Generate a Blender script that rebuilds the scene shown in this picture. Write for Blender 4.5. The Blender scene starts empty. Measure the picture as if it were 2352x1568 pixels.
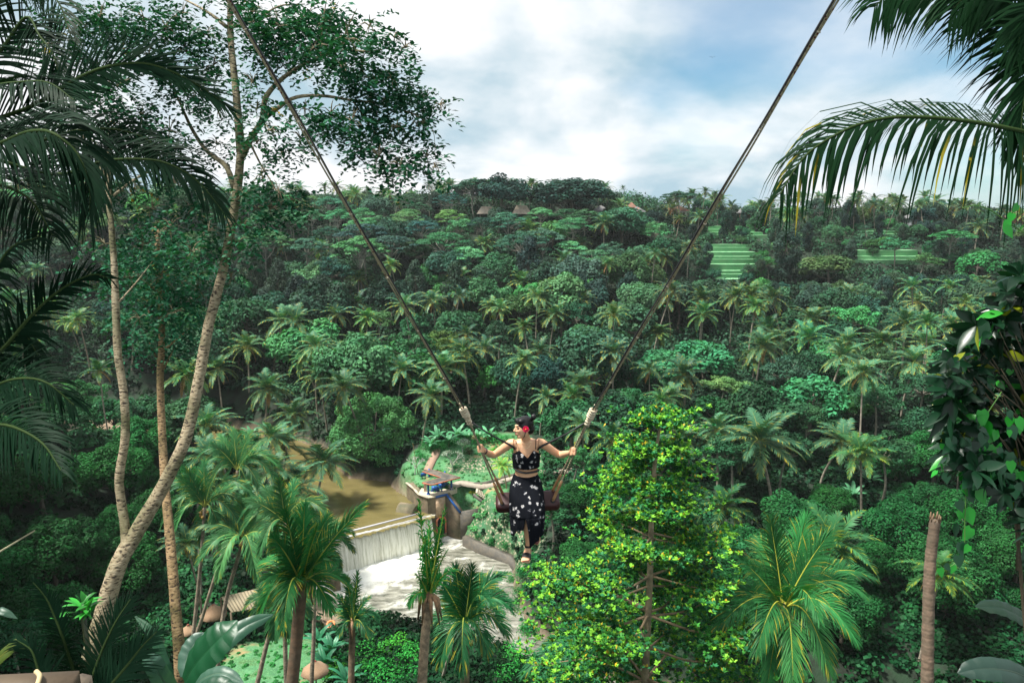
import bpy, math, random
import numpy as np
from mathutils import Vector, Matrix
R = math.radians
SC = bpy.context.scene
COL = SC.collection
rng = np.random.RandomState(7)
random.seed(7)

# ------------------------------------------------------------------ camera
CAMZ = 40.0
PITCH = R(10.9)
cam_d = bpy.data.cameras.new('camera')
cam = bpy.data.objects.new('camera', cam_d)
COL.objects.link(cam)
cam.location = (0, 0, CAMZ)
cam.rotation_euler = (R(90) - PITCH, 0, 0)
cam_d.lens = 24; cam_d.sensor_width = 36
cam_d.clip_start = 0.1; cam_d.clip_end = 12000
SC.camera = cam
CF = Vector((0, math.cos(PITCH), -math.sin(PITCH)))
CU = Vector((0, math.sin(PITCH), math.cos(PITCH)))
CR = Vector((1, 0, 0))
def ray(u, v):
    return CF + CR * ((u - 1176) / 1568.0) + CU * ((784 - v) / 1568.0)
def Q(u, v, D):
    return Vector((0, 0, CAMZ)) + ray(u, v) * D
def G(u, v, z):
    d = ray(u, v); return Vector((0, 0, CAMZ)) + d * ((z - CAMZ) / d.z)

# ------------------------------------------------------------------ world, sun, exposure
SUN_EL, SUN_AZ = R(64), R(264)      # azimuth measured like the sky's sun_rotation
W = bpy.data.worlds.new("World"); SC.world = W; W.use_nodes = True
nt = W.node_tree; nt.nodes.clear()
def N(nt, t, **k):
    n = nt.nodes.new(t)
    for a, b in k.items():
        if a == 'inp':
            for i, val in b.items(): n.inputs[i].default_value = val
        else: setattr(n, a, b)
    return n
def L(nt, a, b): nt.links.new(a, b)
sky = N(nt, 'ShaderNodeTexSky', sky_type='NISHITA', sun_disc=False, sun_elevation=SUN_EL, sun_rotation=SUN_AZ,
        altitude=100, air_density=1.0, dust_density=0.6, ozone_density=2.0)
tc = N(nt, 'ShaderNodeTexCoord')
sep = N(nt, 'ShaderNodeSeparateXYZ'); L(nt, tc.outputs['Generated'], sep.inputs[0])
mz = N(nt, 'ShaderNodeMath', operation='ADD', inp={1: 0.42}); L(nt, sep.outputs[2], mz.inputs[0])
mzz = N(nt, 'ShaderNodeMath', operation='MAXIMUM', inp={1: 0.05}); L(nt, mz.outputs[0], mzz.inputs[0])
dx = N(nt, 'ShaderNodeMath', operation='DIVIDE'); L(nt, sep.outputs[0], dx.inputs[0]); L(nt, mzz.outputs[0], dx.inputs[1])
dy = N(nt, 'ShaderNodeMath', operation='DIVIDE'); L(nt, sep.outputs[1], dy.inputs[0]); L(nt, mzz.outputs[0], dy.inputs[1])
cb = N(nt, 'ShaderNodeCombineXYZ'); L(nt, dx.outputs[0], cb.inputs[0]); L(nt, dy.outputs[0], cb.inputs[1])
n1 = N(nt, 'ShaderNodeTexNoise', noise_dimensions='3D', inp={'Scale': 1.9, 'Detail': 7.0, 'Roughness': 0.50, 'Distortion': 0.15}); L(nt, cb.outputs[0], n1.inputs['Vector'])
blue = Q(2230, 90, 1) - Vector((0, 0, CAMZ)); blue.normalize()
dt = N(nt, 'ShaderNodeVectorMath', operation='DOT_PRODUCT'); dt.inputs[1].default_value = blue
nrm = N(nt, 'ShaderNodeVectorMath', operation='NORMALIZE'); L(nt, tc.outputs['Generated'], nrm.inputs[0]); L(nt, nrm.outputs[0], dt.inputs[0])
mr = N(nt, 'ShaderNodeMapRange', inp={1: 0.82, 2: 0.99, 3: 0.40, 4: -0.16}); mr.interpolation_type = 'SMOOTHSTEP'; L(nt, dt.outputs['Value'], mr.inputs[0])
# low sky is whiter
mh = N(nt, 'ShaderNodeMapRange', inp={1: 0.0, 2: 0.16, 3: 0.30, 4: 0.0}); L(nt, sep.outputs[2], mh.inputs[0])
ad = N(nt, 'ShaderNodeMath', operation='ADD'); L(nt, n1.outputs[0], ad.inputs[0]); L(nt, mr.outputs[0], ad.inputs[1])
ad2 = N(nt, 'ShaderNodeMath', operation='ADD'); L(nt, ad.outputs[0], ad2.inputs[0]); L(nt, mh.outputs[0], ad2.inputs[1])
mask = N(nt, 'ShaderNodeMapRange', inp={1: 0.24, 2: 0.64, 3: 0.26, 4: 1.0}); mask.interpolation_type = 'SMOOTHSTEP'; L(nt, ad2.outputs[0], mask.inputs[0])
n2 = N(nt, 'ShaderNodeTexNoise', inp={'Scale': 2.2, 'Detail': 7.0, 'Roughness': 0.52, 'Distortion': 0.2}); 
mp = N(nt, 'ShaderNodeMapping'); mp.inputs['Location'].default_value = (3.1, 1.7, 5); L(nt, cb.outputs[0], mp.inputs[0]); L(nt, mp.outputs[0], n2.inputs['Vector'])
cr = N(nt, 'ShaderNodeValToRGB')
cr.color_ramp.elements[0].position = 0.36; cr.color_ramp.elements[0].color = (4.6, 6.3, 7.3, 1)
cr.color_ramp.elements[1].position = 0.56; cr.color_ramp.elements[1].color = (10.0, 10.2, 10.4, 1)
L(nt, n2.outputs[0], cr.inputs[0])
tintn = N(nt, 'ShaderNodeMixRGB', blend_type='MULTIPLY', inp={0: 1.0, 2: (0.55, 1.12, 1.26, 1)}); L(nt, sky.outputs[0], tintn.inputs[1])
mx = N(nt, 'ShaderNodeMixRGB'); L(nt, mask.outputs[0], mx.inputs[0]); L(nt, tintn.outputs[0], mx.inputs[1]); L(nt, cr.outputs[0], mx.inputs[2])
bg = N(nt, 'ShaderNodeBackground', inp={1: 0.052}); L(nt, mx.outputs[0], bg.inputs[0])
wo = N(nt, 'ShaderNodeOutputWorld'); L(nt, bg.outputs[0], wo.inputs[0])

sd = bpy.data.lights.new('sun', 'SUN'); sd.energy = 4.6; sd.angle = R(10); sd.color = (1.0, 0.96, 0.88)
sun = bpy.data.objects.new('sun', sd); COL.objects.link(sun)
sdir = Vector((math.sin(SUN_AZ) * math.cos(SUN_EL), math.cos(SUN_AZ) * math.cos(SUN_EL), math.sin(SUN_EL)))
sun.rotation_euler = sdir.to_track_quat('Z', 'Y').to_euler()
SC.view_settings.view_transform = 'Standard'; SC.view_settings.look = 'None'
SC.view_settings.exposure = 1.03; SC.view_settings.gamma = 1
SC.render.engine = 'CYCLES'
SC.cycles.max_bounces = 6; SC.cycles.transparent_max_bounces = 8; SC.cycles.volume_bounces = 0

# ------------------------------------------------------------------ helpers
def tag(o, label=None, cat=None, group=None, kind=None):
    if label: o['label'] = label
    if cat: o['category'] = cat
    if group: o['group'] = group
    if kind: o['kind'] = kind
    return o
def empty(name, loc=(0, 0, 0), rz=0.0):
    o = bpy.data.objects.new(name, None); COL.objects.link(o)
    o.location = loc; o.rotation_euler = (0, 0, rz); o.empty_display_size = 0.3
    return o
class MB:
    """mesh builder on numpy arrays; quads only (a triangle repeats its last vertex in a separate list)"""
    def __init__(s): s.V = []; s.F = []; s.T = []; s.n = 0; s.P = []
    def add(s, V, F, tint=(1, 1, 1)):
        V = np.asarray(V, float).reshape(-1, 3); F = np.asarray(F, int)
        s.V.append(V); s.F.append(F.reshape(-1, 4) + s.n)
        T = np.asarray(tint, float)
        if T.ndim == 1: T = np.tile(T, (len(V), 1))
        s.T.append(T); s.n += len(V)
    def poly(s, V, faces, tint=(1, 1, 1)):
        V = np.asarray(V, float).reshape(-1, 3)
        s.V.append(V); T = np.asarray(tint, float)
        if T.ndim == 1: T = np.tile(T, (len(V), 1))
        s.T.append(T)
        for f in faces: s.P.append([i + s.n for i in f])
        s.n += len(V)
    def join(s, o, M=None):
        V = np.concatenate(o.V) if o.V else np.zeros((0, 3))
        if M is not None:
            A = np.array(M); V = V @ A[:3, :3].T + A[:3, 3]
        s.V.append(V); s.T.append(np.concatenate(o.T))
        for F in o.F: s.F.append(F + s.n)
        for p in o.P: s.P.append([i + s.n for i in p])
        s.n += len(V)
    def mesh(s, name, m, smooth=False):
        me = bpy.data.meshes.new(name)
        V = np.concatenate(s.V); T = np.concatenate(s.T)
        F = np.concatenate(s.F) if s.F else np.zeros((0, 4), int)
        if s.P:
            fl = F.tolist() + s.P
            me.from_pydata(V.tolist(), [], fl)
        else:
            me.vertices.add(len(V)); me.vertices.foreach_set('co', V.astype(np.float32).ravel())
            me.loops.add(len(F) * 4); me.loops.foreach_set('vertex_index', F.astype(np.int32).ravel())
            me.polygons.add(len(F)); me.polygons.foreach_set('loop_start', np.arange(0, len(F) * 4, 4, dtype=np.int32))
            me.update(calc_edges=True)
        ca = me.color_attributes.new('tint', 'FLOAT_COLOR', 'POINT')
        ca.data.foreach_set('color', np.concatenate([T, np.ones((len(T), 1))], 1).astype(np.float32).ravel())
        me.materials.append(m)
        if smooth: me.polygons.foreach_set('use_smooth', np.ones(len(me.polygons), bool))
        me.validate()
        return me
    def build(s, name, m, parent=None, smooth=False, loc=None):
        o = bpy.data.objects.new(name, s.mesh(name, m, smooth)); COL.objects.link(o)
        if loc is not None: o.location = loc
        if parent is not None: o.parent = parent
        return o
def origin_local(mb, p):
    p = np.array(p)
    mb.V = [v - p for v in mb.V]
def box(mb, c, s, M=None, tint=(1, 1, 1)):
    c = np.array(c); s = np.array(s) / 2.0
    V = np.array([[x, y, z] for z in (-1, 1) for x, y in ((-1, -1), (1, -1), (1, 1), (-1, 1))]) * s + c
    if M is not None:
        A = np.array(M); V = V @ A[:3, :3].T + (A[:3, 3] if A.shape[0] == 4 else 0)
    mb.add(V, [(0, 3, 2, 1), (4, 5, 6, 7), (0, 1, 5, 4), (1, 2, 6, 5), (2, 3, 7, 6), (3, 0, 4, 7)], tint)
def tube(mb, pts, rad, n=8, tint=(1, 1, 1), cap=True, flat=None, wob=0, seed=0):
    """tapered tube along pts; flat=(a,b,xdir) scales the section; radii may be (a,b) pairs"""
    P = np.array([list(p) for p in pts], float); m = len(P)
    rad = np.asarray(rad, float)
    if rad.ndim == 0: rad = np.full((m, 2), float(rad))
    elif rad.ndim == 1: rad = np.stack([rad, rad], 1)
    T = np.gradient(P, axis=0); T /= np.linalg.norm(T, axis=1)[:, None] + 1e-12
    X = np.zeros((m, 3))
    x = np.array(flat) if flat is not None else np.array([1.0, 0.13, 0.07])
    for i in range(m):
        if flat is None and i: x = X[i - 1]
        elif flat is not None: x = np.array(flat)
        xx = x - T[i] * np.dot(x, T[i])
        if np.linalg.norm(xx) < 1e-3: xx = np.cross(T[i], [0, 1, 0.3])
        X[i] = xx / np.linalg.norm(xx)
    Y = np.cross(T, X)
    a = np.arange(n) * 2 * math.pi / n
    rs = np.random.RandomState(seed)
    k = 1 + (rs.rand(m, n) - .5) * wob
    V = P[:, None, :] + (X[:, None, :] * (np.cos(a)[None, :, None]) * rad[:, 0][:, None, None] + Y[:, None, :] * (np.sin(a)[None, :, None]) * rad[:, 1][:, None, None]) * k[:, :, None]
    V = V.reshape(-1, 3)
    i = np.arange(m - 1)[:, None] * n; j = np.arange(n)[None, :]; j2 = (j + 1) % n
    F = np.stack([i + j, i + j2, i + n + j2, i + n + j], -1).reshape(-1, 4)
    if cap:
        c0 = len(V); V = np.concatenate([V, P[:1], P[-1:]])
        b = (m - 1) * n; fc = []
        for q in range(0, n, 2):
            fc.append((c0, (q + 2) % n, (q + 1) % n, q)); fc.append((c0 + 1, b + q, b + (q + 1) % n, b + (q + 2) % n))
        F = np.concatenate([F, np.array(fc)])
    tt = tint
    if np.ndim(tint) == 2: tt = np.repeat(np.array(tint), n, axis=0); 
    if np.ndim(tint) == 2 and cap: tt = np.concatenate([tt, tt[:1], tt[-1:]])
    mb.add(V, F, tt)
def spline(pts, k=6):
    P = np.array([list(p) for p in pts], float)
    if len(P) < 3: 
        t = np.linspace(0, 1, k + 1)[:, None]; return P[0] * (1 - t) + P[-1] * t
    E = np.concatenate([[2 * P[0] - P[1]], P, [2 * P[-1] - P[-2]]]); out = []
    for i in range(1, len(E) - 2):
        p0, p1, p2, p3 = E[i - 1:i + 3]; d0, d1, d2 = [max(1e-6, float(np.linalg.norm(q))) for q in (p1 - p0, p2 - p1, p3 - p2)]
        m1 = ((p1 - p0) / d0 * d1 + (p2 - p1) / d1 * d0) / (d0 + d1) * d1; m2 = ((p2 - p1) / d1 * d2 + (p3 - p2) / d2 * d1) / (d1 + d2) * d1
        for t in np.arange(k) / k:
            out.append(p1 * (2 * t ** 3 - 3 * t * t + 1) + m1 * (t ** 3 - 2 * t * t + t) + p2 * (3 * t * t - 2 * t ** 3) + m2 * (t ** 3 - t * t))
    out.append(E[-2]); return np.array(out)
def unit(a): return a / (np.linalg.norm(a, axis=-1, keepdims=True) + 1e-9)
def leaves(mb, P, Nn, L0, W0, tint, rs, tang=None, var=.3, tv=.25, fold=.18):
    """kite leaves at P with normals Nn"""
    n = len(P); Nn = unit(Nn)
    if tang is None: tang = rs.normal(size=(n, 3))
    T = unit(tang - Nn * np.sum(tang * Nn, 1)[:, None]); B = np.cross(Nn, T)
    ln = L0 * (1 + (rs.rand(n) - .5) * 2 * var); w = W0 * (1 + (rs.rand(n) - .5) * 2 * var)
    V = np.stack([P - T * ln[:, None] * .5, P + B * w[:, None] * .5 + Nn * (w * fold)[:, None] + T * ln[:, None] * .05, P + T * ln[:, None] * .5, P - B * w[:, None] * .5 + Nn * (w * fold)[:, None] + T * ln[:, None] * .05], 1)
    F = np.arange(4 * n).reshape(-1, 4)
    t = np.asarray(tint, float)
    if t.ndim == 1: t = np.tile(t, (n, 1))
    t = t * (1 + (rs.rand(n, 1) - .5) * 2 * tv)
    mb.add(V.reshape(-1, 3), F, np.repeat(t, 4, 0))
def sph(rs, n): return unit(rs.normal(size=(n, 3)))

# ------------------------------------------------------------------ materials
def mat(name, col=(.5, .5, .5), rough=.6, noise=None, bump=None, attr=False, objcol=False, metal=0, spec=.5, trans=0, coat=0, ramp=None):
    m = bpy.data.materials.new(name); m.use_nodes = True; nt = m.node_tree; b = nt.nodes['Principled BSDF']
    b.inputs['Roughness'].default_value = rough; b.inputs['Metallic'].default_value = metal
    b.inputs['Specular IOR Level'].default_value = spec; b.inputs['Coat Weight'].default_value = coat
    src = None
    rgb = N(nt, 'ShaderNodeRGB'); rgb.outputs[0].default_value = (*col, 1); src = rgb.outputs[0]
    geo = N(nt, 'ShaderNodeTexCoord')
    def mul(a, bb, f=1.0):
        q = N(nt, 'ShaderNodeMixRGB', blend_type='MULTIPLY', inp={0: f}); L(nt, a, q.inputs[1]); L(nt, bb, q.inputs[2]); return q.outputs[0]
    if attr:
        a = N(nt, 'ShaderNodeAttribute', attribute_name='tint'); src = mul(src, a.outputs['Color'])
    if objcol:
        oi = N(nt, 'ShaderNodeObjectInfo'); src = mul(src, oi.outputs['Color'])
    if noise:    # (scale, amount, colour2)
        for (sc, am, c2) in noise:
            nn = N(nt, 'ShaderNodeTexNoise', inp={'Scale': sc, 'Detail': 5.0, 'Roughness': .6}); L(nt, geo.outputs['Object'], nn.inputs['Vector'])
            rr = N(nt, 'ShaderNodeMapRange', inp={1: .42, 2: .62, 3: 0, 4: am}); L(nt, nn.outputs[0], rr.inputs[0])
            q = N(nt, 'ShaderNodeMixRGB', inp={2: (*c2, 1)}); L(nt, rr.outputs[0], q.inputs[0]); L(nt, src, q.inputs[1]); src = q.outputs[0]
    L(nt, src, b.inputs['Base Color'])
    if bump:
        nn = N(nt, 'ShaderNodeTexNoise', inp={'Scale': bump[0], 'Detail': 6.0}); L(nt, geo.outputs['Object'], nn.inputs['Vector'])
        bb = N(nt, 'ShaderNodeBump', inp={'Strength': bump[1], 'Distance': bump[2]}); L(nt, nn.outputs[0], bb.inputs['Height']); L(nt, bb.outputs[0], b.inputs['Normal'])
    if trans:
        tr = N(nt, 'ShaderNodeBsdfTranslucent'); ms = N(nt, 'ShaderNodeMixShader', inp={0: trans})
        hs = N(nt, 'ShaderNodeMixRGB', blend_type='MULTIPLY', inp={0: 1.0, 2: (1.3, 1.6, .6, 1)}); L(nt, src, hs.inputs[1]); L(nt, hs.outputs[0], tr.inputs[0])
        L(nt, b.outputs[0], ms.inputs[1]); L(nt, tr.outputs[0], ms.inputs[2]); L(nt, ms.outputs[0], nt.nodes['Material Output'].inputs['Surface'])
    m['src'] = 0
    return m
M_LEAF = mat('foliage', (1, 1, 1), .5, attr=True, objcol=True, trans=.14, spec=.06)
M_PALM = mat('palm_leaflets', (1, 1, 1), .45, attr=True, objcol=True, trans=.2, spec=.14)
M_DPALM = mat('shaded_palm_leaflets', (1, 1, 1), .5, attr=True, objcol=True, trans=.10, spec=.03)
M_GLOSS = mat('glossy_leaves', (1, 1, 1), .32, attr=True, objcol=True, trans=.15, spec=.35)
M_SATIN = mat('satin_leaves', (1, 1, 1), .5, attr=True, objcol=True, trans=.07, spec=.12)
M_BARK = mat('bark', (1, 1, 1), .85, attr=True, objcol=True, noise=[(3.0, .5, (.05, .045, .03))], bump=(14, .6, .05))
M_PTRUNK = mat('palm_trunk', (1, 1, 1), .9, attr=True, objcol=True, noise=[(2.5, .5, (.12, .10, .07)), (11, .55, (.07, .055, .035))], bump=(9, .5, .04))
def mat_pale_bark():
    m = bpy.data.materials.new('mottled_pale_bark'); m.use_nodes = True; nt = m.node_tree; b = nt.nodes['Principled BSDF']; b.inputs['Roughness'].default_value = .85
    g = N(nt, 'ShaderNodeTexCoord'); mp = N(nt, 'ShaderNodeMapping'); mp.inputs['Scale'].default_value = (1, 1, 2.6); L(nt, g.outputs['Object'], mp.inputs[0])
    n1 = N(nt, 'ShaderNodeTexNoise', inp={'Scale': 11.0, 'Detail': 5.0, 'Roughness': .6}); L(nt, mp.outputs[0], n1.inputs['Vector'])
    n2 = N(nt, 'ShaderNodeTexNoise', inp={'Scale': 1.3, 'Detail': 6.0}); L(nt, g.outputs['Object'], n2.inputs['Vector'])
    r1 = N(nt, 'ShaderNodeValToRGB'); e = r1.color_ramp.elements; e[0].position = .395; e[0].color = (.03, .022, .015, 1); e[1].position = .455; e[1].color = (.25, .205, .13, 1)
    e2 = r1.color_ramp.elements.new(.62); e2.color = (.35, .31, .22, 1)
    L(nt, n1.outputs[0], r1.inputs[0])
    r2 = N(nt, 'ShaderNodeValToRGB'); e = r2.color_ramp.elements; e[0].position = .38; e[0].color = (.32, .36, .22, 1); e[1].position = .58; e[1].color = (1.05, 1, .95, 1)
    L(nt, n2.outputs[0], r2.inputs[0])
    q = N(nt, 'ShaderNodeMixRGB', blend_type='MULTIPLY', inp={0: 1.0}); L(nt, r1.outputs[0], q.inputs[1]); L(nt, r2.outputs[0], q.inputs[2])
    oi = N(nt, 'ShaderNodeObjectInfo'); q2 = N(nt, 'ShaderNodeMixRGB', blend_type='MULTIPLY', inp={0: 1.0}); L(nt, q.outputs[0], q2.inputs[1]); L(nt, oi.outputs['Color'], q2.inputs[2])
    L(nt, q2.outputs[0], b.inputs['Base Color'])
    bb = N(nt, 'ShaderNodeBump', inp={'Strength': .8, 'Distance': .04}); L(nt, n1.outputs[0], bb.inputs['Height']); L(nt, bb.outputs[0], b.inputs['Normal'])
    return m
M_PALE = mat_pale_bark()

# ------------------------------------------------------------------ terrain
UP = np.array([(-10.1, 77.4), (-10.6, 78.4), (-11.3, 79.4), (-12.0, 80.9), (-13.3, 83.1), (-15.3, 85.2), (-17.0, 88.3), (-22.4, 89.3), (-25.2, 93.2), (-29.5, 101), (-38, 108), (-64, 118), (-150, 126), (-150, 108), (-66, 104), (-40, 98), (-33, 88), (-27, 77), (-23.5, 70.5), (-20.5, 70.8)])
LOW = np.array([(-20.5, 70.8), (-10.1, 77.4), (-10.2, 78.4), (-8.1, 79.6), (-6.1, 78.7), (-5.7, 76.9), (-3.6, 75.0), (-0.1, 72.6), (0.4, 67.2), (1.7, 60.2), (8, 53), (22, 47), (60, 41), (160, 34), (160, 24), (60, 31), (18, 38), (4, 48), (0.6, 56.2), (-9.3, 60.5), (-15, 61.6), (-19.3, 63.2), (-21.5, 67)])
def pdist(poly, x, y):
    """signed distance to polygon, negative inside"""
    x = np.asarray(x, float); y = np.asarray(y, float)
    d = np.full(x.shape, 1e9); ins = np.zeros(x.shape, bool); n = len(poly)
    for i in range(n):
        ax, ay = poly[i]; bx, by = poly[(i + 1) % n]
        ex, ey = bx - ax, by - ay
        t = np.clip(((x - ax) * ex + (y - ay) * ey) / (ex * ex + ey * ey), 0, 1)
        d = np.minimum(d, np.hypot(x - ax - t * ex, y - ay - t * ey))
        c = (ay > y) != (by > y)
        with np.errstate(divide='ignore', invalid='ignore'):
            xi = ex * (y - ay) / (ey if ey else 1e-9) + ax
        ins ^= c & (x < xi)
    return np.where(ins, -d, d)
CLX = [-150, -61, -36, -28, -19, -15, -10, -4, 4, 12, 25, 60, 160]; CLY = [117, 111, 102, 90, 80, 74, 68, 62, 54, 48, 42, 36, 29]
def vnoise(x, y, s, seed=0):
    x = np.asarray(x, float) / s + seed * 13.7; y = np.asarray(y, float) / s + seed * 7.3
    xi = np.floor(x); yi = np.floor(y); fx = x - xi; fy = y - yi; fx = fx * fx * (3 - 2 * fx); fy = fy * fy * (3 - 2 * fy)
    def h(a, b): v = np.sin(a * 127.1 + b * 311.7) * 43758.5453; return v - np.floor(v)
    return (h(xi, yi) * (1 - fx) + h(xi + 1, yi) * fx) * (1 - fy) + (h(xi, yi + 1) * (1 - fx) + h(xi + 1, yi + 1) * fx) * fy - .5
def TZ(x, y, rough=True):
    x = np.asarray(x, float); y = np.asarray(y, float)
    du = pdist(UP, x, y); dl = pdist(LOW, x, y); d = np.minimum(du, dl)
    far = y > np.interp(x, CLX, CLY)
    lvl = np.where(du < dl, 3.5, 0.0)
    # blend of the two levels near the weir, outside the water
    w = np.clip((dl - du) / 6 + .5, 0, 1); lvl_s = 3.5 * w
    zf = np.interp(y, [50, 60, 70, 78, 83, 86, 90, 100, 115, 140, 165, 190, 215, 260, 500], [4, 4.6, 5.2, 5.6, 6.0, 6.9, 7.9, 8.4, 9.4, 14, 20, 32, 38, 40.5, 41])
    zf = zf + 5 * np.clip((y - 200) / 25, 0, 1) * np.clip((55 - x) / 15, 0, 1) * np.clip((x + 200) / 60, 0, 1)
    zf = zf + 0.05 * np.clip(x - 40, 0, 60) * np.clip((130 - y) / 60, 0, 1)
    yn = y + 0.25 * np.clip(x - 10, 0, 30)
    zn = np.interp(yn, [-12, -2, 1.5, 5, 9, 14, 20, 30, 40, 46, 50, 56, 120], [38.3, 38.2, 37.5, 33, 28.5, 24, 19, 11.5, 6, 3.8, 3, 2.6, 4.8])
    zn = zn + .5 * np.clip(-x - 36, 0, 70) * np.clip(y / 40, 0, 1) 
    zn = np.minimum(zn, 40)
    z = np.where(far, zf, zn)
    if rough: z = z + vnoise(x, y, 9, 1) * 1.2 * np.clip((d - 8) / 20, 0, 1) + vnoise(x, y, 3, 2) * .25 * np.clip(d / 6, 0, 1)
    cap = lvl_s + .5 + np.maximum(d, 0) * np.where(far, 1.1 + .5 * np.clip((x + 9) / 1.5, 0, 1) * np.clip((3.5 - x) / 2.5, 0, 1) * np.clip((y - 65) / 3, 0, 1) * np.clip((90 - y) / 4, 0, 1) + 5 * np.clip((-6.6 - x) / 1.2, 0, 1) * np.clip((y - 75) / 2, 0, 1) * np.clip((87 - y) / 3, 0, 1) * np.clip((x + 30) / 4, 0, 1), .45)
    z = np.minimum(z, cap)
    z = np.where(d <= 0, np.maximum(lvl - 1.3, lvl + d * .9 - .1), z)
    return z
def tz(x, y): return float(TZ(np.array([x]), np.array([y]))[0])
def HT(u, v, h, y0=45, y1=330):
    """point on the pixel's ray that hangs h metres over the ground"""
    d = ray(u, v); t = np.linspace(y0, y1, 1200) / d.y
    X = d.x * t; Y = d.y * t; Z = CAMZ + d.z * t
    c = Z - TZ(X, Y) - h
    k = np.where((c[:-1] > 0) & (c[1:] <= 0))[0]
    i = k[0] if len(k) else int(np.argmin(np.abs(c)))
    return Vector((X[i], Y[i], Z[i]))

def axis(a, b, fine_a, fine_b, fs, grow=1.12):
    c = list(np.arange(fine_a, fine_b + fs, fs)); s = fs
    while c[-1] < b: s *= grow; c.append(c[-1] + s)
    s = fs
    while c[0] > a: s *= grow; c.insert(0, c[0] - s)
    return np.array(c)
xs = axis(-3500, 3500, -34, 14, .5); ys = axis(-14, 6000, 40, 100, .5, 1.05)
XX, YY = np.meshgrid(xs, ys); ZZ = TZ(XX, YY)
ZZ = np.where(YY > 500, 41 - np.clip((YY - 500) / 100, 0, 1) * 6, ZZ)
mb = MB(); nx, ny = len(xs), len(ys)
i = np.arange(ny - 1)[:, None] * nx; j = np.arange(nx - 1)[None, :]
F = np.stack([i + j, i + j + 1, i + nx + j + 1, i + nx + j], -1).reshape(-1, 4)
# ground cover: r = lawn, g = bare earth / stone, b = rice
lawn = np.zeros(XX.shape); rub = np.zeros(XX.shape)
GARD = np.array([(-13, 77.8), (-14.8, 84), (-14, 88.5), (-8, 93), (-4, 95), (2, 95), (4, 88), (4, 80), (3, 76), (-4, 76.5), (-6.5, 78.3)])
NLAWN = np.array([(-24, 54), (-18, 55), (-15.5, 53), (-14, 47), (-14, 42), (-22, 42), (-26, 47)])
lawn = np.clip(.5 - pdist(GARD, XX, YY) / .8, 0, 1); lawn = np.maximum(lawn, np.clip(.5 - pdist(NLAWN, XX, YY) / 1.5, 0, 1))
GB = np.array([(-9, 84), (-4, 84.5), (3, 85.5), (8, 86.5), (8, 89.5), (2, 88.5), (-3, 87.6), (-8, 87)])
GB2 = np.array([(-5.6, 77.6), (-3.5, 79), (2.5, 76), (3.5, 70), (1, 66), (0, 72.4), (-3.6, 74.9)])
rub = np.clip(.5 - pdist(GB, XX, YY) / .8, 0, 1); rub = np.maximum(rub, np.clip(.5 - pdist(GB2, XX, YY) / .8, 0, 1))
SHORE = np.array([(-20.5, 65), (-19, 62.5), (-15, 61), (-14, 57), (-17, 56.5), (-21, 60)])
sand = np.clip(.5 - pdist(SHORE, XX, YY) / .8, 0, 1)
dd = np.minimum(pdist(UP, XX, YY), pdist(LOW, XX, YY)); sand = np.maximum(sand, np.clip(.7 - dd / .5, 0, 1) * (dd < 2))
mb.add(np.stack([XX, YY, ZZ], -1).reshape(-1, 3), F, np.stack([lawn, rub, sand], -1).reshape(-1, 3))
m = bpy.data.materials.new('ground_cover'); m.use_nodes = True; nt = m.node_tree; b = nt.nodes['Principled BSDF']; b.inputs['Roughness'].default_value = .95
g = N(nt, 'ShaderNodeTexCoord'); at = N(nt, 'ShaderNodeAttribute', attribute_name='tint'); sp = N(nt, 'ShaderNodeSeparateColor'); L(nt, at.outputs['Color'], sp.inputs[0])
def noi(sc, a, bb_, det=5):
    n_ = N(nt, 'ShaderNodeTexNoise', inp={'Scale': sc, 'Detail': det, 'Roughness': .6}); L(nt, g.outputs['Object'], n_.inputs['Vector'])
    r_ = N(nt, 'ShaderNodeMapRange', inp={1: a, 2: bb_}); L(nt, n_.outputs[0], r_.inputs[0]); return r_.outputs[0], n_.outputs[0]
def mixc(f, a, c2):
    q = N(nt, 'ShaderNodeMixRGB'); L(nt, f, q.inputs[0])
    if isinstance(a, tuple): q.inputs[1].default_value = (*a, 1)
    else: L(nt, a, q.inputs[1])
    if isinstance(c2, tuple): q.inputs[2].default_value = (*c2, 1)
    else: L(nt, c2, q.inputs[2])
    return q.outputs[0]
base = mixc(noi(.6, .4, .6)[0], (.008, .013, .007), (.012, .035, .015))
grass = mixc(noi(.35, .42, .6)[0], (.04, .15, .055), (.09, .26, .11)); grass = mixc(noi(2.5, .42, .7, 8)[0], grass, (.04, .14, .06))
grass = mixc(noi(.9, .5, .62, 8)[0], grass, (.05, .13, .04)); grass = mixc(noi(9, .5, .7)[0], grass, (.12, .30, .12)); grass = mixc(noi(.22, .58, .66, 8)[0], grass, (.30, .21, .10))
vo = N(nt, 'ShaderNodeTexVoronoi', inp={'Scale': 3.1}); L(nt, g.outputs['Object'], vo.inputs['Vector'])
vr = N(nt, 'ShaderNodeMapRange', inp={1: .25, 2: .5, 3: 1, 4: 0}); L(nt, vo.outputs['Distance'], vr.inputs[0])
stone = mixc(vr.outputs[0], (.05, .12, .05), (.34, .30, .21)); stone = mixc(noi(.5, .5, .62)[0], stone, (.04, .16, .07))
earth = mixc(noi(1.4, .4, .65)[0], (.16, .11, .07), (.26, .20, .14))
c = mixc(sp.outputs[0], base, grass); c = mixc(sp.outputs[1], c, stone); c = mixc(sp.outputs[2], c, earth)
L(nt, c, b.inputs['Base Color'])
bp = N(nt, 'ShaderNodeBump', inp={'Strength': .6, 'Distance': .15}); L(nt, noi(3, 0, 1)[1], bp.inputs['Height']); L(nt, bp.outputs[0], b.inputs['Normal'])
tag(mb.build('ground', m, smooth=True), kind='structure')
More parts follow.
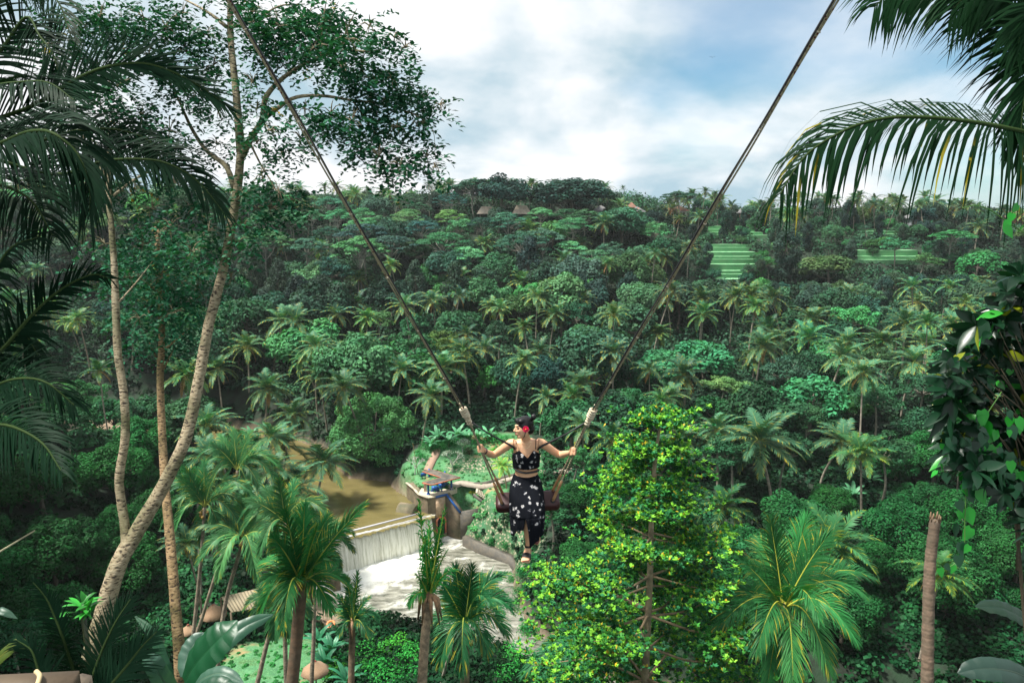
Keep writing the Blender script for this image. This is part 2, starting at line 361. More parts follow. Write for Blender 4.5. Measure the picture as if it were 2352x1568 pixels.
# ------------------------------------------------------------------ water and weir
def water(name, poly, z, foamf, step=.45, amp=.03):
    x0, y0 = poly.min(0) - 1.2; x1, y1 = poly.max(0) + 1.2; x0 = max(x0, -62); x1 = min(x1, 62)
    gx = np.arange(x0, x1, step); gy = np.arange(y0, y1, step); X, Y = np.meshgrid(gx, gy)
    d = pdist(poly, X, Y); f = foamf(X, Y)
    Z = z + (vnoise(X, Y, 1.1, 3) + .5 * vnoise(X, Y, .5, 4)) * amp * (1 + 5 * f)
    n = len(gx); i = np.arange(len(gy) - 1)[:, None] * n; j = np.arange(n - 1)[None, :]
    F = np.stack([i + j, i + j + 1, i + n + j + 1, i + n + j], -1).reshape(-1, 4)
    keep = (d.reshape(-1)[F] < 1.0).all(1)
    b = MB(); b.add(np.stack([X, Y, Z], -1).reshape(-1, 3), F[keep], np.stack([f, f * 0, f * 0], -1).reshape(-1, 3)); return b
W0 = np.array([-20.5, 70.8]); W1 = np.array([-10.1, 77.4]); WD = (W1 - W0) / np.linalg.norm(W1 - W0); WN = np.array([WD[1], -WD[0]])
WLEN = float(np.linalg.norm(W1 - W0))
def foam_low(X, Y):
    a = (X - W0[0]) * WD[0] + (Y - W0[1]) * WD[1]; o = (X - W0[0]) * WN[0] + (Y - W0[1]) * WN[1]
    o = o + vnoise(X, Y, 2.5, 8) * 2.2 + vnoise(X, Y, .8, 9) * 1.2
    ext = np.interp(a, [-2, 2, 6, 10, 12.5, 15], [5.5, 7.2, 7.4, 6.2, 4.4, 2.2])
    f = np.clip((ext - o) / 3.2, 0, 1)
    st = np.clip(vnoise(X * .6 - Y * .5, X * .2 + Y, .9, 11) + vnoise(X, Y, .35, 12) * .6 - .01, 0, 1) * 1.4 * np.clip(1 - (o - ext) / 20, 0, 1)
    return np.clip(np.maximum(f, st), 0, 1)
def mat_water(name, c1, c2, foam=True):
    m = bpy.data.materials.new(name); m.use_nodes = True; nt = m.node_tree; b = nt.nodes['Principled BSDF']
    g = N(nt, 'ShaderNodeTexCoord'); mp0 = N(nt, 'ShaderNodeMapping'); mp0.inputs['Rotation'].default_value = (0, 0, .9); mp0.inputs['Scale'].default_value = (.5, 1.7, 1); L(nt, g.outputs['Object'], mp0.inputs[0]); n1 = N(nt, 'ShaderNodeTexNoise', inp={'Scale': 1.1 if foam else .3, 'Detail': 7.0, 'Roughness': .65}); L(nt, mp0.outputs[0], n1.inputs['Vector'])
    q = N(nt, 'ShaderNodeMixRGB', inp={1: (*c1, 1), 2: (*c2, 1)}); mr0 = N(nt, 'ShaderNodeMapRange', inp={1: .36, 2: .62}); L(nt, n1.outputs[0], mr0.inputs[0]); L(nt, mr0.outputs[0], q.inputs[0]); src = q.outputs[0]
    at = N(nt, 'ShaderNodeAttribute', attribute_name='tint'); s = N(nt, 'ShaderNodeSeparateColor'); L(nt, at.outputs['Color'], s.inputs[0])
    n3 = N(nt, 'ShaderNodeTexNoise', inp={'Scale': 2.4, 'Detail': 11.0, 'Roughness': .75}); L(nt, g.outputs['Object'], n3.inputs['Vector'])
    a1 = N(nt, 'ShaderNodeMath', operation='ADD'); L(nt, s.outputs[0], a1.inputs[0]); L(nt, n3.outputs[0], a1.inputs[1])
    r1 = N(nt, 'ShaderNodeMapRange', inp={1: .60, 2: 1.5}); L(nt, a1.outputs[0], r1.inputs[0])
    q2 = N(nt, 'ShaderNodeMixRGB', inp={2: (.82, .82, .76, 1)}); L(nt, r1.outputs[0], q2.inputs[0]); L(nt, src, q2.inputs[1]); L(nt, q2.outputs[0], b.inputs['Base Color'])
    r2 = N(nt, 'ShaderNodeMapRange', inp={1: 0, 2: 1, 3: .07, 4: .9}); L(nt, r1.outputs[0], r2.inputs[0]); L(nt, r2.outputs[0], b.inputs['Roughness'])
    mp = N(nt, 'ShaderNodeMapping'); mp.inputs['Rotation'].default_value = (0, 0, .55); mp.inputs['Scale'].default_value = (1.0, 2.2, 1); L(nt, g.outputs['Object'], mp.inputs[0])
    n4 = N(nt, 'ShaderNodeTexNoise', inp={'Scale': 1.6, 'Detail': 5.0}); L(nt, mp.outputs[0], n4.inputs['Vector'])
    bb = N(nt, 'ShaderNodeBump', inp={'Strength': .5, 'Distance': .12 if foam else .03}); L(nt, n4.outputs[0], bb.inputs['Height']); L(nt, bb.outputs[0], b.inputs['Normal'])
    return m
M_WUP = mat_water('muddy_water', (.11, .092, .036), (.15, .125, .05), False); M_WLO = mat_water('churned_water', (.06, .062, .045), (.27, .265, .22))
def foam_up(X, Y):
    o = -((X - W0[0]) * WN[0] + (Y - W0[1]) * WN[1])
    return np.clip(1 - np.abs(o - .1 - vnoise(X, Y, 1.5, 5) * .3) / .35, 0, .8) * .7
tag(water('up', UP, 3.5, lambda X, Y: foam_up(X, Y), amp=.015).build('upper_river_water', M_WUP, smooth=True), kind='structure')
tag(water('low', LOW, 0.0, foam_low, amp=.05).build('lower_river_water', M_WLO, smooth=True), kind='structure')

M_CONC = mat('stained_concrete', (.24, .185, .12), .9, noise=[(.9, .85, (.085, .07, .05)), (5, .5, (.16, .12, .08)), (.4, .5, (.07, .09, .045))], bump=(6, .7, .06))
M_CAP = mat('worn_cement', (.50, .44, .33), .85, noise=[(2, .6, (.30, .26, .20))], bump=(10, .4, .02))
M_DARKC = mat('dark_wet_concrete', (.07, .065, .055), .7, noise=[(2, .6, (.13, .11, .08))], bump=(8, .6, .04))
M_BLUE = mat('blue_paint', (.008, .10, .36), .45, noise=[(6, .4, (.01, .05, .17))])
M_ROOFC = mat('mossy_concrete_roof', (.055, .053, .046), .9, noise=[(1.2, .7, (.16, .14, .11))], bump=(8, .5, .03))
M_BRICK = mat('red_tile_edge', (.55, .17, .09), .8, noise=[(4, .7, (.22, .08, .05))], bump=(12, .5, .02))
# curtain of falling water
weir = empty('weir', (float(W0[0]), float(W0[1]), 0)); tag(weir, 'long low concrete weir with white water pouring over it into the river', 'weir')
def wl(a, o, z): return (WD[0] * a + WN[0] * o, WD[1] * a + WN[1] * o, z)
b = MB(); na, nh = 150, 16
A = np.linspace(-.2, WLEN + .2, na); hs = np.linspace(0, 1, nh)
V = []
for k, h in enumerate(hs):
    for a in A:
        drop = 3.6 * h ** 1.25; o = .05 + .95 * h ** .6 + .10 * math.sin(a * 2.3) * h + .12 * (float(vnoise(a, 0, .35, 6))) * (.3 + h)
        V.append(wl(a, o, 3.50 - drop))
i = np.arange(nh - 1)[:, None] * na; j = np.arange(na - 1)[None, :]
F = np.stack([i + j, i + j + 1, i + na + j + 1, i + na + j], -1).reshape(-1, 4); b.add(V, F)
m = bpy.data.materials.new('falling_water'); m.use_nodes = True; nt = m.node_tree; bs = nt.nodes['Principled BSDF']; bs.inputs['Roughness'].default_value = .5
g = N(nt, 'ShaderNodeTexCoord'); mp = N(nt, 'ShaderNodeMapping'); mp.inputs['Rotation'].default_value = (0, 0, -math.atan2(WD[1], WD[0])); L(nt, g.outputs['Object'], mp.inputs[0])
mp2 = N(nt, 'ShaderNodeMapping'); mp2.inputs['Scale'].default_value = (3.0, .4, .16); L(nt, mp.outputs[0], mp2.inputs[0])
nn = N(nt, 'ShaderNodeTexNoise', inp={'Scale': 1.6, 'Detail': 10.0, 'Roughness': .78, 'Distortion': .15}); L(nt, mp2.outputs[0], nn.inputs['Vector'])
cr_ = N(nt, 'ShaderNodeValToRGB'); e = cr_.color_ramp.elements; e[0].position = .30; e[0].color = (.26, .25, .17, 1); e[1].position = .56; e[1].color = (.84, .84, .75, 1); e3 = e.new(.42); e3.color = (.55, .55, .44, 1)
L(nt, nn.outputs[0], cr_.inputs[0]); L(nt, cr_.outputs[0], bs.inputs['Base Color'])
bb = N(nt, 'ShaderNodeBump', inp={'Strength': .8, 'Distance': .12}); L(nt, nn.outputs[0], bb.inputs['Height']); L(nt, bb.outputs[0], bs.inputs['Normal'])
b.build('falling_water', m, weir, smooth=True)
b = MB()
def wbox(b, a0, a1, o0, o1, z0, z1):
    V = [wl(a, o, z) for z in (z0, z1) for a, o in ((a0, o0), (a1, o0), (a1, o1), (a0, o1))]
    b.add(V, [(0, 3, 2, 1), (4, 5, 6, 7), (0, 1, 5, 4), (1, 2, 6, 5), (2, 3, 7, 6), (3, 0, 4, 7)])
wbox(b, -.3, WLEN + .3, -1.4, .0, -1.5, 3.42); b.build('dam_wall', M_DARKC, weir)
b = MB(); wbox(b, -.3, WLEN - .6, -1.35, -1.12, 3.42, 3.60); wbox(b, -.25, WLEN - .3, -.16, .04, 3.42, 3.545); b.build('crest_kerb', mat('foam_washed_kerb', (.42, .42, .45), .6, noise=[(3, .5, (.35, .34, .36))]), weir)
b = MB(); wbox(b, -1.1, -.3, -1.6, 4.5, -1.5, 3.9); b.build('abutment', M_CONC, weir)

def prism(mb, P, z0, tint=(1, 1, 1)):
    """P = [(x,y,ztop)] outline, walls down to z0"""
    n = len(P); V = [(p[0], p[1], p[2]) for p in P] + [(p[0], p[1], z0) for p in P]
    ar = sum(P[i][0] * P[(i + 1) % n][1] - P[(i + 1) % n][0] * P[i][1] for i in range(n))
    f = [tuple(range(n))] if ar > 0 else [tuple(range(n))[::-1]]
    for i in range(n):
        q = (i, n + i, n + (i + 1) % n, (i + 1) % n); f.append(q if ar > 0 else q[::-1])
    mb.poly(V, f, tint)
def wallstrip(mb, P, th, z0, side=1):
    """wall of thickness th along P=[(x,y,ztop)]"""
    A = np.array(P, float); T = np.gradient(A[:, :2], axis=0); T = unit(T); Nn = np.stack([-T[:, 1], T[:, 0]], 1) * th * side
    n = len(A); V = []
    for k in range(n): V += [(A[k, 0], A[k, 1], A[k, 2]), (A[k, 0] + Nn[k, 0], A[k, 1] + Nn[k, 1], A[k, 2]), (A[k, 0] + Nn[k, 0], A[k, 1] + Nn[k, 1], z0), (A[k, 0], A[k, 1], z0)]
    F = []
    for k in range(n - 1):
        a = 4 * k; b_ = a + 4
        for q in range(4): F.append((a + q, a + (q + 1) % 4, b_ + (q + 1) % 4, b_ + q))
    F += [(0, 3, 2, 1), (4 * n - 4, 4 * n - 3, 4 * n - 2, 4 * n - 1)]
    mb.add(V, F)
ZD = 5.6
def gp(u, v, z): p = G(u, v, z); return (p.x, p.y, z)
pA = gp(933.6, 1108.8, ZD); pB = gp(952, 1124, ZD); pC = gp(961, 1135, ZD); pD = gp(982, 1143, ZD); pE = gp(1000, 1141, ZD); pF = gp(1025, 1134.6, ZD)
pG = gp(1057, 1176.6, 3.6)
bk1 = (pF[0] + .3, pF[1] + 1.6, ZD); bk2 = (pA[0] + 2.2, pA[1] + .6, ZD)
rw = empty('retaining_wall', (pD[0], pD[1], 0)); tag(rw, 'tall stained concrete retaining wall curving out beside the weir under the blue pump shelter', 'retaining wall')
def rel(P, o): return [(p[0] - o[0], p[1] - o[1], p[2]) for p in P]
ow = (pD[0], pD[1])
b = MB(); prism(b, rel([pA, pB, pC, pD, pE, pF, bk1, bk2], ow), -1.5); b.build('tower_wall', M_CONC, rw)
b = MB(); wallstrip(b, rel([(pF[0] + .04, pF[1] - .04, ZD - .02), pG], ow), .7, -1.5, -1 if False else 1); b.build('sloping_wall', M_CONC, rw)
gw = gp(1101.6, 1169, 3.8); b = MB(); wallstrip(b, rel([(pG[0], pG[1], 3.58), gw], ow), .4, 0, 1); b.build('wing_wall', M_DARKC, rw)
b = MB(); k = []
for q in (pF, pG):
    k.append((q[0], q[1], q[2] + .05))
wallstrip(b, rel(k, ow), -.18, ZD - 3.4 - .0, 1)
# thin painted strip along the top edges
b = MB()
def strip(b, P, w, h, dz=.0):
    for p, q in zip(P[:-1], P[1:]):
        p = Vector(p); q = Vector(q); d = (q - p); ln = d.length; M = Matrix.Translation((p + q) / 2 + Vector((0, 0, dz))) @ d.to_track_quat('X', 'Z').to_matrix().to_4x4()
        box(b, (0, 0, 0), (ln, w, h), M)
strip(b, rel([pE, pF], ow), .22, .16, -.02); strip(b, rel([pF, pG], ow), .24, .16, .02); b.build('painted_edge', M_BLUE, rw)
b = MB(); strip(b, rel([pA, pB, pC, pD, pE], ow), .3, .14, .05); b.build('cement_coping', M_CAP, rw)
# brick panel between the walls with an arched sluice opening
b = MB(); q1 = Vector(pE); q2 = Vector((pE[0] + (pF[0] - pE[0]) * .85, pE[1] + (pF[1] - pE[1]) * .85, ZD)); d = (q2 - q1); nrmw = Vector((d.y, -d.x, 0)).normalized()
mid = (q1 + q2) / 2 + nrmw * .03
M = Matrix.Translation(mid - Vector((ow[0], ow[1], 0))) @ d.to_track_quat('X', 'Z').to_matrix().to_4x4()
box(b, (0, 0, -1.45), (d.length, .1, 2.4), M); b.build('brick_panel', mat('pale_block_masonry', (.50, .36, .24), .9, noise=[(3, .7, (.3, .2, .12))], bump=(5, .8, .06)), rw)
b = MB(); a = np.linspace(0, math.pi, 14); P = [M @ Vector((math.cos(t) * .62, -.12, -3.3 + math.sin(t) * .62)) for t in a]; P = [M @ Vector((.62, -.12, -4.9))] + P + [M @ Vector((-.62, -.12, -4.9))]
tube(b, P, .11, 6); b.build('sluice_arch', M_BRICK, rw)
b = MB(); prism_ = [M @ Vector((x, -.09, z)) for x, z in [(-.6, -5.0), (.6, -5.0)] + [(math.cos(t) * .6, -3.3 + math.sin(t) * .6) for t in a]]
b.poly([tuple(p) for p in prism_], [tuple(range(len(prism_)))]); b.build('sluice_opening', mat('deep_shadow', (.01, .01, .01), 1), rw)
# low river wall downstream
lw = [gp(1062, 1232, 1.25), gp(1100, 1250, 1.2), gp(1140, 1266, 1.1), gp(1168, 1278, .95), gp(1180, 1300, .8)]
b = MB(); wallstrip(b, [(p[0] - lw[0][0], p[1] - lw[0][1], p[2]) for p in lw], .7, -1.5, 1)
o = b.build('river_wall', M_DARKC, loc=(lw[0][0], lw[0][1], 0)); tag(o, 'low dark concrete wall along the right bank downstream of the weir', 'river wall')
# round concrete pier nose upstream
p0 = G(918, 1160, 3.9); p1 = G(955, 1166, 3.9); b = MB(); tube(b, [(0, 0, -.8), (p1.x - p0.x, p1.y - p0.y, -.8)], 1.15, 16); 
bb0 = MB(); box(bb0, (0.6, 0, -2.2), (4, 3.0, .8)); b.join(bb0)
o = b.build('concrete_pier', M_CONC, loc=tuple(p0), smooth=False); tag(o, 'rounded concrete pier lying in the brown water just above the weir', 'pier')

# pump shelter: angular flat roof on blue posts
sh = empty('pump_shelter', (pD[0], pD[1], ZD)); tag(sh, 'open pump shelter with a V-shaped flat roof on blue posts beside the weir', 'shelter')
def sl(p): return (p[0] - pD[0], p[1] - pD[1], p[2] - ZD)
ZR = ZD + 1.8
rp = [gp(971, 1081.5, ZR), gp(993, 1077.5, ZR), gp(1056.5, 1095, ZR), gp(990.5, 1112, ZR), gp(970.5, 1107, ZR), gp(1014, 1095.5, ZR)]
b = MB(); P = [sl(p) for p in rp]; prism(b, [(x, y, z) for x, y, z in P], 1.8 - .18); b.build('roof', M_ROOFC, sh)
b = MB()
Pl = P + [P[0]]
for p, q in zip(Pl[:-1], Pl[1:]):
    p = Vector(p); q = Vector(q); d = q - p
    M = Matrix.Translation((p + q) / 2 + Vector((0, 0, -.08))) @ d.to_track_quat('X', 'Z').to_matrix().to_4x4(); box(b, (0, 0, 0), (d.length + .1, .12, .15), M)
b.build('tiled_roof_edge', M_BRICK, sh)
def post(u, v, zt=1.60, s=.22):
    p = gp(u, v, ZD); x, y, _ = sl(p); b = MB(); box(b, (x, y, zt / 2), (s, s, zt)); box(b, (x, y, .12), (s + .18, s + .18, .24)); b.build('post', M_BLUE, sh)
post(984, 1137); post(1037, 1125.5); post(986, 1103.5); post(1022, 1109)
b = MB(); P = [sl(gp(u, v, ZD + .02)) for u, v in [(961, 1134), (982, 1142), (1000, 1140), (1024, 1133), (1050, 1124), (1046, 1114), (1020, 1108), (972, 1117)]]
prism(b, [(x, y, .14) for x, y, _ in P], -.4); b.build('floor_slab', M_CAP, sh)
# pumps and pipework
def pump(u, v, name, lab):
    p = gp(u, v, ZD + .1); o = empty(name, p); tag(o, lab, 'water pump', 'blue pumps under the shelter'); o.scale = (.8, .8, .8)
    b = MB(); tube(b, [(-.55, 0, .55), (.1, 0, .55)], [.34, .34], 14); tube(b, [(.1, 0, .55), (.16, 0, .55), (.5, 0, .55)], [.45, .45, .2], 14); b.build('motor', M_BLUE, o)
    b = MB(); box(b, (-.25, 0, .12), (.9, .5, .24)); box(b, (.45, 0, .2), (.3, .3, .4)); b.build('base', mat('dark_blue_paint', (.01, .05, .16), .5), o)
    b = MB(); tube(b, [(.5, 0, .55), (.9, 0, .55), (1.0, 0, .2), (1.0, 0, -.05)], .11, 10); b.build('pipe', M_BLUE, o); return o
pump(1000, 1128, 'pump', 'nearer blue pump with pipe under the shelter roof'); o = pump(1016, 1120, 'pump', 'farther blue pump behind the first under the shelter roof'); o.rotation_euler.z = .7
b = MB(); box(b, (0, 0, 1.35), (1.1, .1, .75)); tube(b, [(-.35, 0, 0), (-.35, 0, 1)], .05, 6); tube(b, [(.35, 0, 0), (.35, 0, 1)], .05, 6)
p = gp(973, 1104, ZD + .05); o = b.build('notice_board', M_BLUE, loc=p); o.rotation_euler.z = .35; o.scale = (.65, .65, .65); tag(o, 'small blue board on two legs at the left end of the pump shelter', 'board')
b = MB(); box(b, (0, 0, .8), (.5, .35, 1.6)); b.poly([(-.3, -.2, 1.6), (.3, -.2, 1.6), (.3, .2, 1.6), (-.3, .2, 1.6), (0, 0, 1.85)], [(0, 1, 4), (1, 2, 4), (2, 3, 4), (3, 0, 4)])
p = gp(977, 1129, ZD + .05); o = b.build('utility_cabinet', mat('pinkish_plaster', (.55, .38, .28), .8, noise=[(5, .5, (.3, .2, .15))]), loc=p); o.scale = (.65, .65, .65); tag(o, 'narrow pale cabinet beside the left blue post of the pump shelter', 'cabinet')

# garden path and stairs
def ribbon(name, pts, w, mt, lab=None, dz=.05, th=.1):
    P = spline(pts, 8); b = MB(); T = unit(np.gradient(P, axis=0)); Nn = np.stack([-T[:, 1], T[:, 0]], 1) * w / 2; n = len(P)
    P[:, 2] = TZ(P[:, 0], P[:, 1]) + dz; V = []
    for k in range(n):
        a = P[k, :2] + Nn[k]; c = P[k, :2] - Nn[k]; za = max(tz(*a), tz(*c)) + dz
        V += [(a[0], a[1], za), (c[0], c[1], za), (c[0], c[1], za - th - .25), (a[0], a[1], za - th - .25)]
    F = []
    for k in range(n - 1):
        a = 4 * k; e_ = a + 4
        F += [(a, a + 1, e_ + 1, e_), (a + 1, a + 2, e_ + 2, e_ + 1), (a + 3, a, e_, e_ + 3)]
    b.add(V, F); o = b.build(name, mt); tag(o, kind='structure'); return o
M_PATH = mat('paved_path', (.34, .29, .24), .9, noise=[(3, .6, (.2, .19, .14))], bump=(10, .5, .02))
ribbon('garden_path', [HT(u, v, .05, 62, 120) for u, v in ((1030, 1124), (1060, 1121), (1085, 1122), (1120, 1115), (1170, 1100), (1240, 1085), (1320, 1080))], 1.0, M_PATH, dz=.12)
ribbon('brick_path', [HT(u, v, .05, 62, 120) for u, v in ((982, 1080), (988, 1066), (994, 1054), (1000, 1044), (1003, 1030))], 1.1, mat('brick_path', (.32, .2, .14), .9, noise=[(4, .6, (.2, .17, .13))]), dz=.1)
ribbon('stone_kerb', [HT(u, v, .05, 62, 120) for u, v in ((1075, 1117), (1105, 1111), (1150, 1099), (1200, 1086))], .3, M_DARKC, dz=.25)
stp = empty('garden_stairs', gp(1096, 1127, 5.7)); tag(stp, 'flight of worn stone garden stairs running down the grassy bank right of the weir', 'stairs')
s0 = Vector(gp(1096, 1127, 5.7)); s1 = Vector(gp(1156, 1172, 3.1)); ns = 18
d = s1 - s0; dh = Vector((d.x, d.y, 0)); yaw = math.atan2(dh.y, dh.x)
for k in range(ns):
    b = MB(); M = Matrix.Rotation(yaw, 4, 'Z'); t = k / (ns - 1); c = d * t
    box(b, (c.x, c.y, c.z), (.001, .001, .001)) if False else None
    V = MB(); box(V, (0, 0, 0), (.30, 1.2, .2)); b.join(V, Matrix.Translation(c) @ M); b.build('step', M_CAP, stp)
b = MB(); V = MB(); box(V, (0, 0, 0), (d.length, .25, .35), Matrix.Translation(d / 2 + Vector((0, 0, -.25))) @ d.to_track_quat('X', 'Z').to_matrix().to_4x4()); b.join(V, Matrix.Translation((-.45, -.55, 0))); b.build('side_wall', M_DARKC, stp)
ex = [s1, gp(1185, 1181, 3.6)]
b = MB(); prism(b, [(s1.x - .5, s1.y - .6, 3.1), (s1.x + 3.0, s1.y - 1.9, 3.05), (s1.x + 3.3, s1.y - 1.0, 3.05), (s1.x, s1.y + .6, 3.1)], 2.2); tag(b.build('landing', M_CAP), 'pale stone landing at the foot of the garden stairs', 'landing')

# ------------------------------------------------------------------ vegetation kit
def crown_from_clumps(mb, C, rs, per, L0, W0, base, flat=1.0, zmin=-.45, cv=.42, up=.6, fill=.3):
    """C = [(center, radius)], leaves over each clump's shell, tint varies clump by clump"""
    for c, r in C:
        n = int(per * (r ** 1.6)); d = sph(rs, int(n * 1.5)); d = d[d[:, 2] > zmin][:n]
        rad = r * (1 - fill * rs.rand(len(d)) ** 1.5)
        P = np.array(c) + d * rad[:, None] * np.array([1, 1, flat])
        Nn = d * [1, 1, 1 / max(flat, .3)] + [0, 0, up] + rs.normal(size=d.shape) * .45
        t = np.array(base) * (1 + (rs.rand() - .5) * 2 * cv) * (1 + (rs.rand(3) - .5) * [.3, .06, .15])
        leaves(mb, P, Nn, L0, W0, t, rs)
def limbs(mb, start, C, rs, r0, tint, k=9, bend=.25):
    idx = rs.permutation(len(C))[:k]
    for i in idx:
        c = np.array(C[i][0]); s = np.array(start); m_ = s * .5 + c * .5 + [0, 0, -bend * np.linalg.norm(c - s) * .3] + rs.normal(size=3) * .25
        P = spline([s, m_, c], 5); tube(mb, P, np.linspace(r0, r0 * .25, len(P)), 5, tint, cap=False)
BK = (.16, .14, .11)
TREE = {}
def mk(kind, parts): TREE.setdefault(kind, []).append(parts)
def new_me(mb, nm, m, smooth=False): return mb.mesh(nm, m, smooth)
def t_dome(seed, Rr=5., H=11., flat=.8, n=60, per=62, L0=.62, W0=.36, base=(.036, .092, .058), kind='dome', zlow=-.35, under=False):
    rs = np.random.RandomState(seed); cz = H - Rr * flat; C = []
    while len(C) < n:
        d = sph(rs, 1)[0]
        if d[2] < zlow: continue
        k = .62 + .3 * rs.rand(); lob = 1 + .22 * math.sin(3 * math.atan2(d[1], d[0]) + seed) * (1 - abs(d[2]))
        C.append((d * Rr * k * lob * [1, 1, flat] + [0, 0, cz], Rr * (.17 + .17 * rs.rand())))
    a = MB(); crown_from_clumps(a, C, rs, per, L0, W0, base)
    t = MB(); z1 = cz - Rr * flat * .2; P = spline([(0, 0, -1.5), (.15 * rs.randn(), .15 * rs.randn(), z1 * .5), (.3 * rs.randn(), .3 * rs.randn(), z1)], 5)
    tube(t, P, np.linspace(.30, .17, len(P)), 7, BK, cap=False); limbs(t, P[-1], C, rs, .13, BK); limbs(t, P[len(P) // 2 + 1], C, rs, .10, BK, 4)
    mk(kind, [('trunk', new_me(t, 'trunk', M_BARK, True)), ('crown', new_me(a, 'crown', M_LEAF))])
def t_umbrella(seed, Rr=5.5, H=14., base=(.055, .15, .095), kind='umbrella'):
    rs = np.random.RandomState(seed); C = []; 
    for k in range(46):
        a_ = rs.rand() * 6.283; r = Rr * math.sqrt(rs.rand()); z = H - 1.0 - 2.6 * (r / Rr) ** 1.7 - rs.choice([0, 0, 1.2, 2.6]) * rs.rand()
        C.append((np.array([math.cos(a_) * r, math.sin(a_) * r, z]), .75 + .75 * rs.rand()))
    a = MB(); crown_from_clumps(a, C, rs, 70, .5, .26, base, flat=.34, zmin=-.2, cv=.2, up=1.2)
    t = MB(); P = spline([(0, 0, -1.5), (.3 * rs.randn(), .3 * rs.randn(), H * .35), (.3 * rs.randn(), .3 * rs.randn(), H * .62)], 5); pb = (.30, .29, .25)
    tube(t, P, np.linspace(.24, .15, len(P)), 7, pb, cap=False); limbs(t, P[-1], C, rs, .12, pb, 14, .1); limbs(t, P[-4], C, rs, .09, pb, 5, .1)
    mk(kind, [('trunk', new_me(t, 'trunk', M_BARK, True)), ('crown', new_me(a, 'crown', M_LEAF))])
def t_column(seed, Rr=3.4, H=15., base=(.032, .064, .048), kind='column'):
    rs = np.random.RandomState(seed); C = []
    for k in range(80):
        f = rs.rand() ** .8; z = 1.5 + f * (H - 2.2); rr = Rr * (.75 + .35 * math.sin(f * 7 + seed)) * (1 - f ** 3 * .75); a_ = rs.rand() * 6.283
        C.append((np.array([math.cos(a_) * rr * .8, math.sin(a_) * rr * .8, z]), .65 + .8 * rs.rand()))
    a = MB(); crown_from_clumps(a, C, rs, 60, .5, .32, base, flat=1.15, zmin=-.8, cv=.3, up=.35)
    t = MB(); P = spline([(0, 0, -1.5), (.3, 0, H * .4), (.2, .2, H * .8)], 5); tube(t, P, np.linspace(.25, .1, len(P)), 6, BK, cap=False); limbs(t, P[-3], C, rs, .1, BK, 6)
    mk(kind, [('trunk', new_me(t, 'trunk', M_BARK, True)), ('crown', new_me(a, 'crown', M_LEAF))])
def t_airy(seed, Rr=4.5, H=12., base=(.046, .125, .076), kind='airy'):
    rs = np.random.RandomState(seed); C = []
    for k in range(60):
        d = sph(rs, 1)[0]; d[2] = abs(d[2]) * 1.0 - .25
        C.append((d * Rr * (.35 + .6 * rs.rand()) * [1, 1, .95] + [0, 0, H - Rr * .95], .45 + .6 * rs.rand()))
    a = MB(); crown_from_clumps(a, C, rs, 75, .42, .24, base, flat=.6, zmin=-.5, cv=.3, up=.6)
    t = MB(); pb = (.26, .24, .19); P = spline([(0, 0, -1.5), (.3 * rs.randn(), .3, H * .3), (.2, .3 * rs.randn(), H * .55)], 5); tube(t, P, np.linspace(.2, .13, len(P)), 6, pb, cap=False); limbs(t, P[-1], C, rs, .1, pb, 18, .15)
    mk(kind, [('trunk', new_me(t, 'trunk', M_BARK, True)), ('crown', new_me(a, 'crown', M_LEAF))])
for s in range(4): t_dome(10 + s)
for s in range(3): t_dome(20 + s, Rr=4.2, H=8.0, flat=.7, n=46, base=(.036, .120, .056), kind='bush_tree', zlow=-.6)
for s in range(3): t_dome(24 + s, Rr=4.0, H=7.5, flat=.75, n=70, per=190, L0=.32, W0=.18, base=(.026, .110, .042), kind='near_bush', zlow=-.6)
for s in range(3): t_umbrella(30 + s)
for s in range(3): t_column(40 + s)
for s in range(3): t_airy(50 + s)

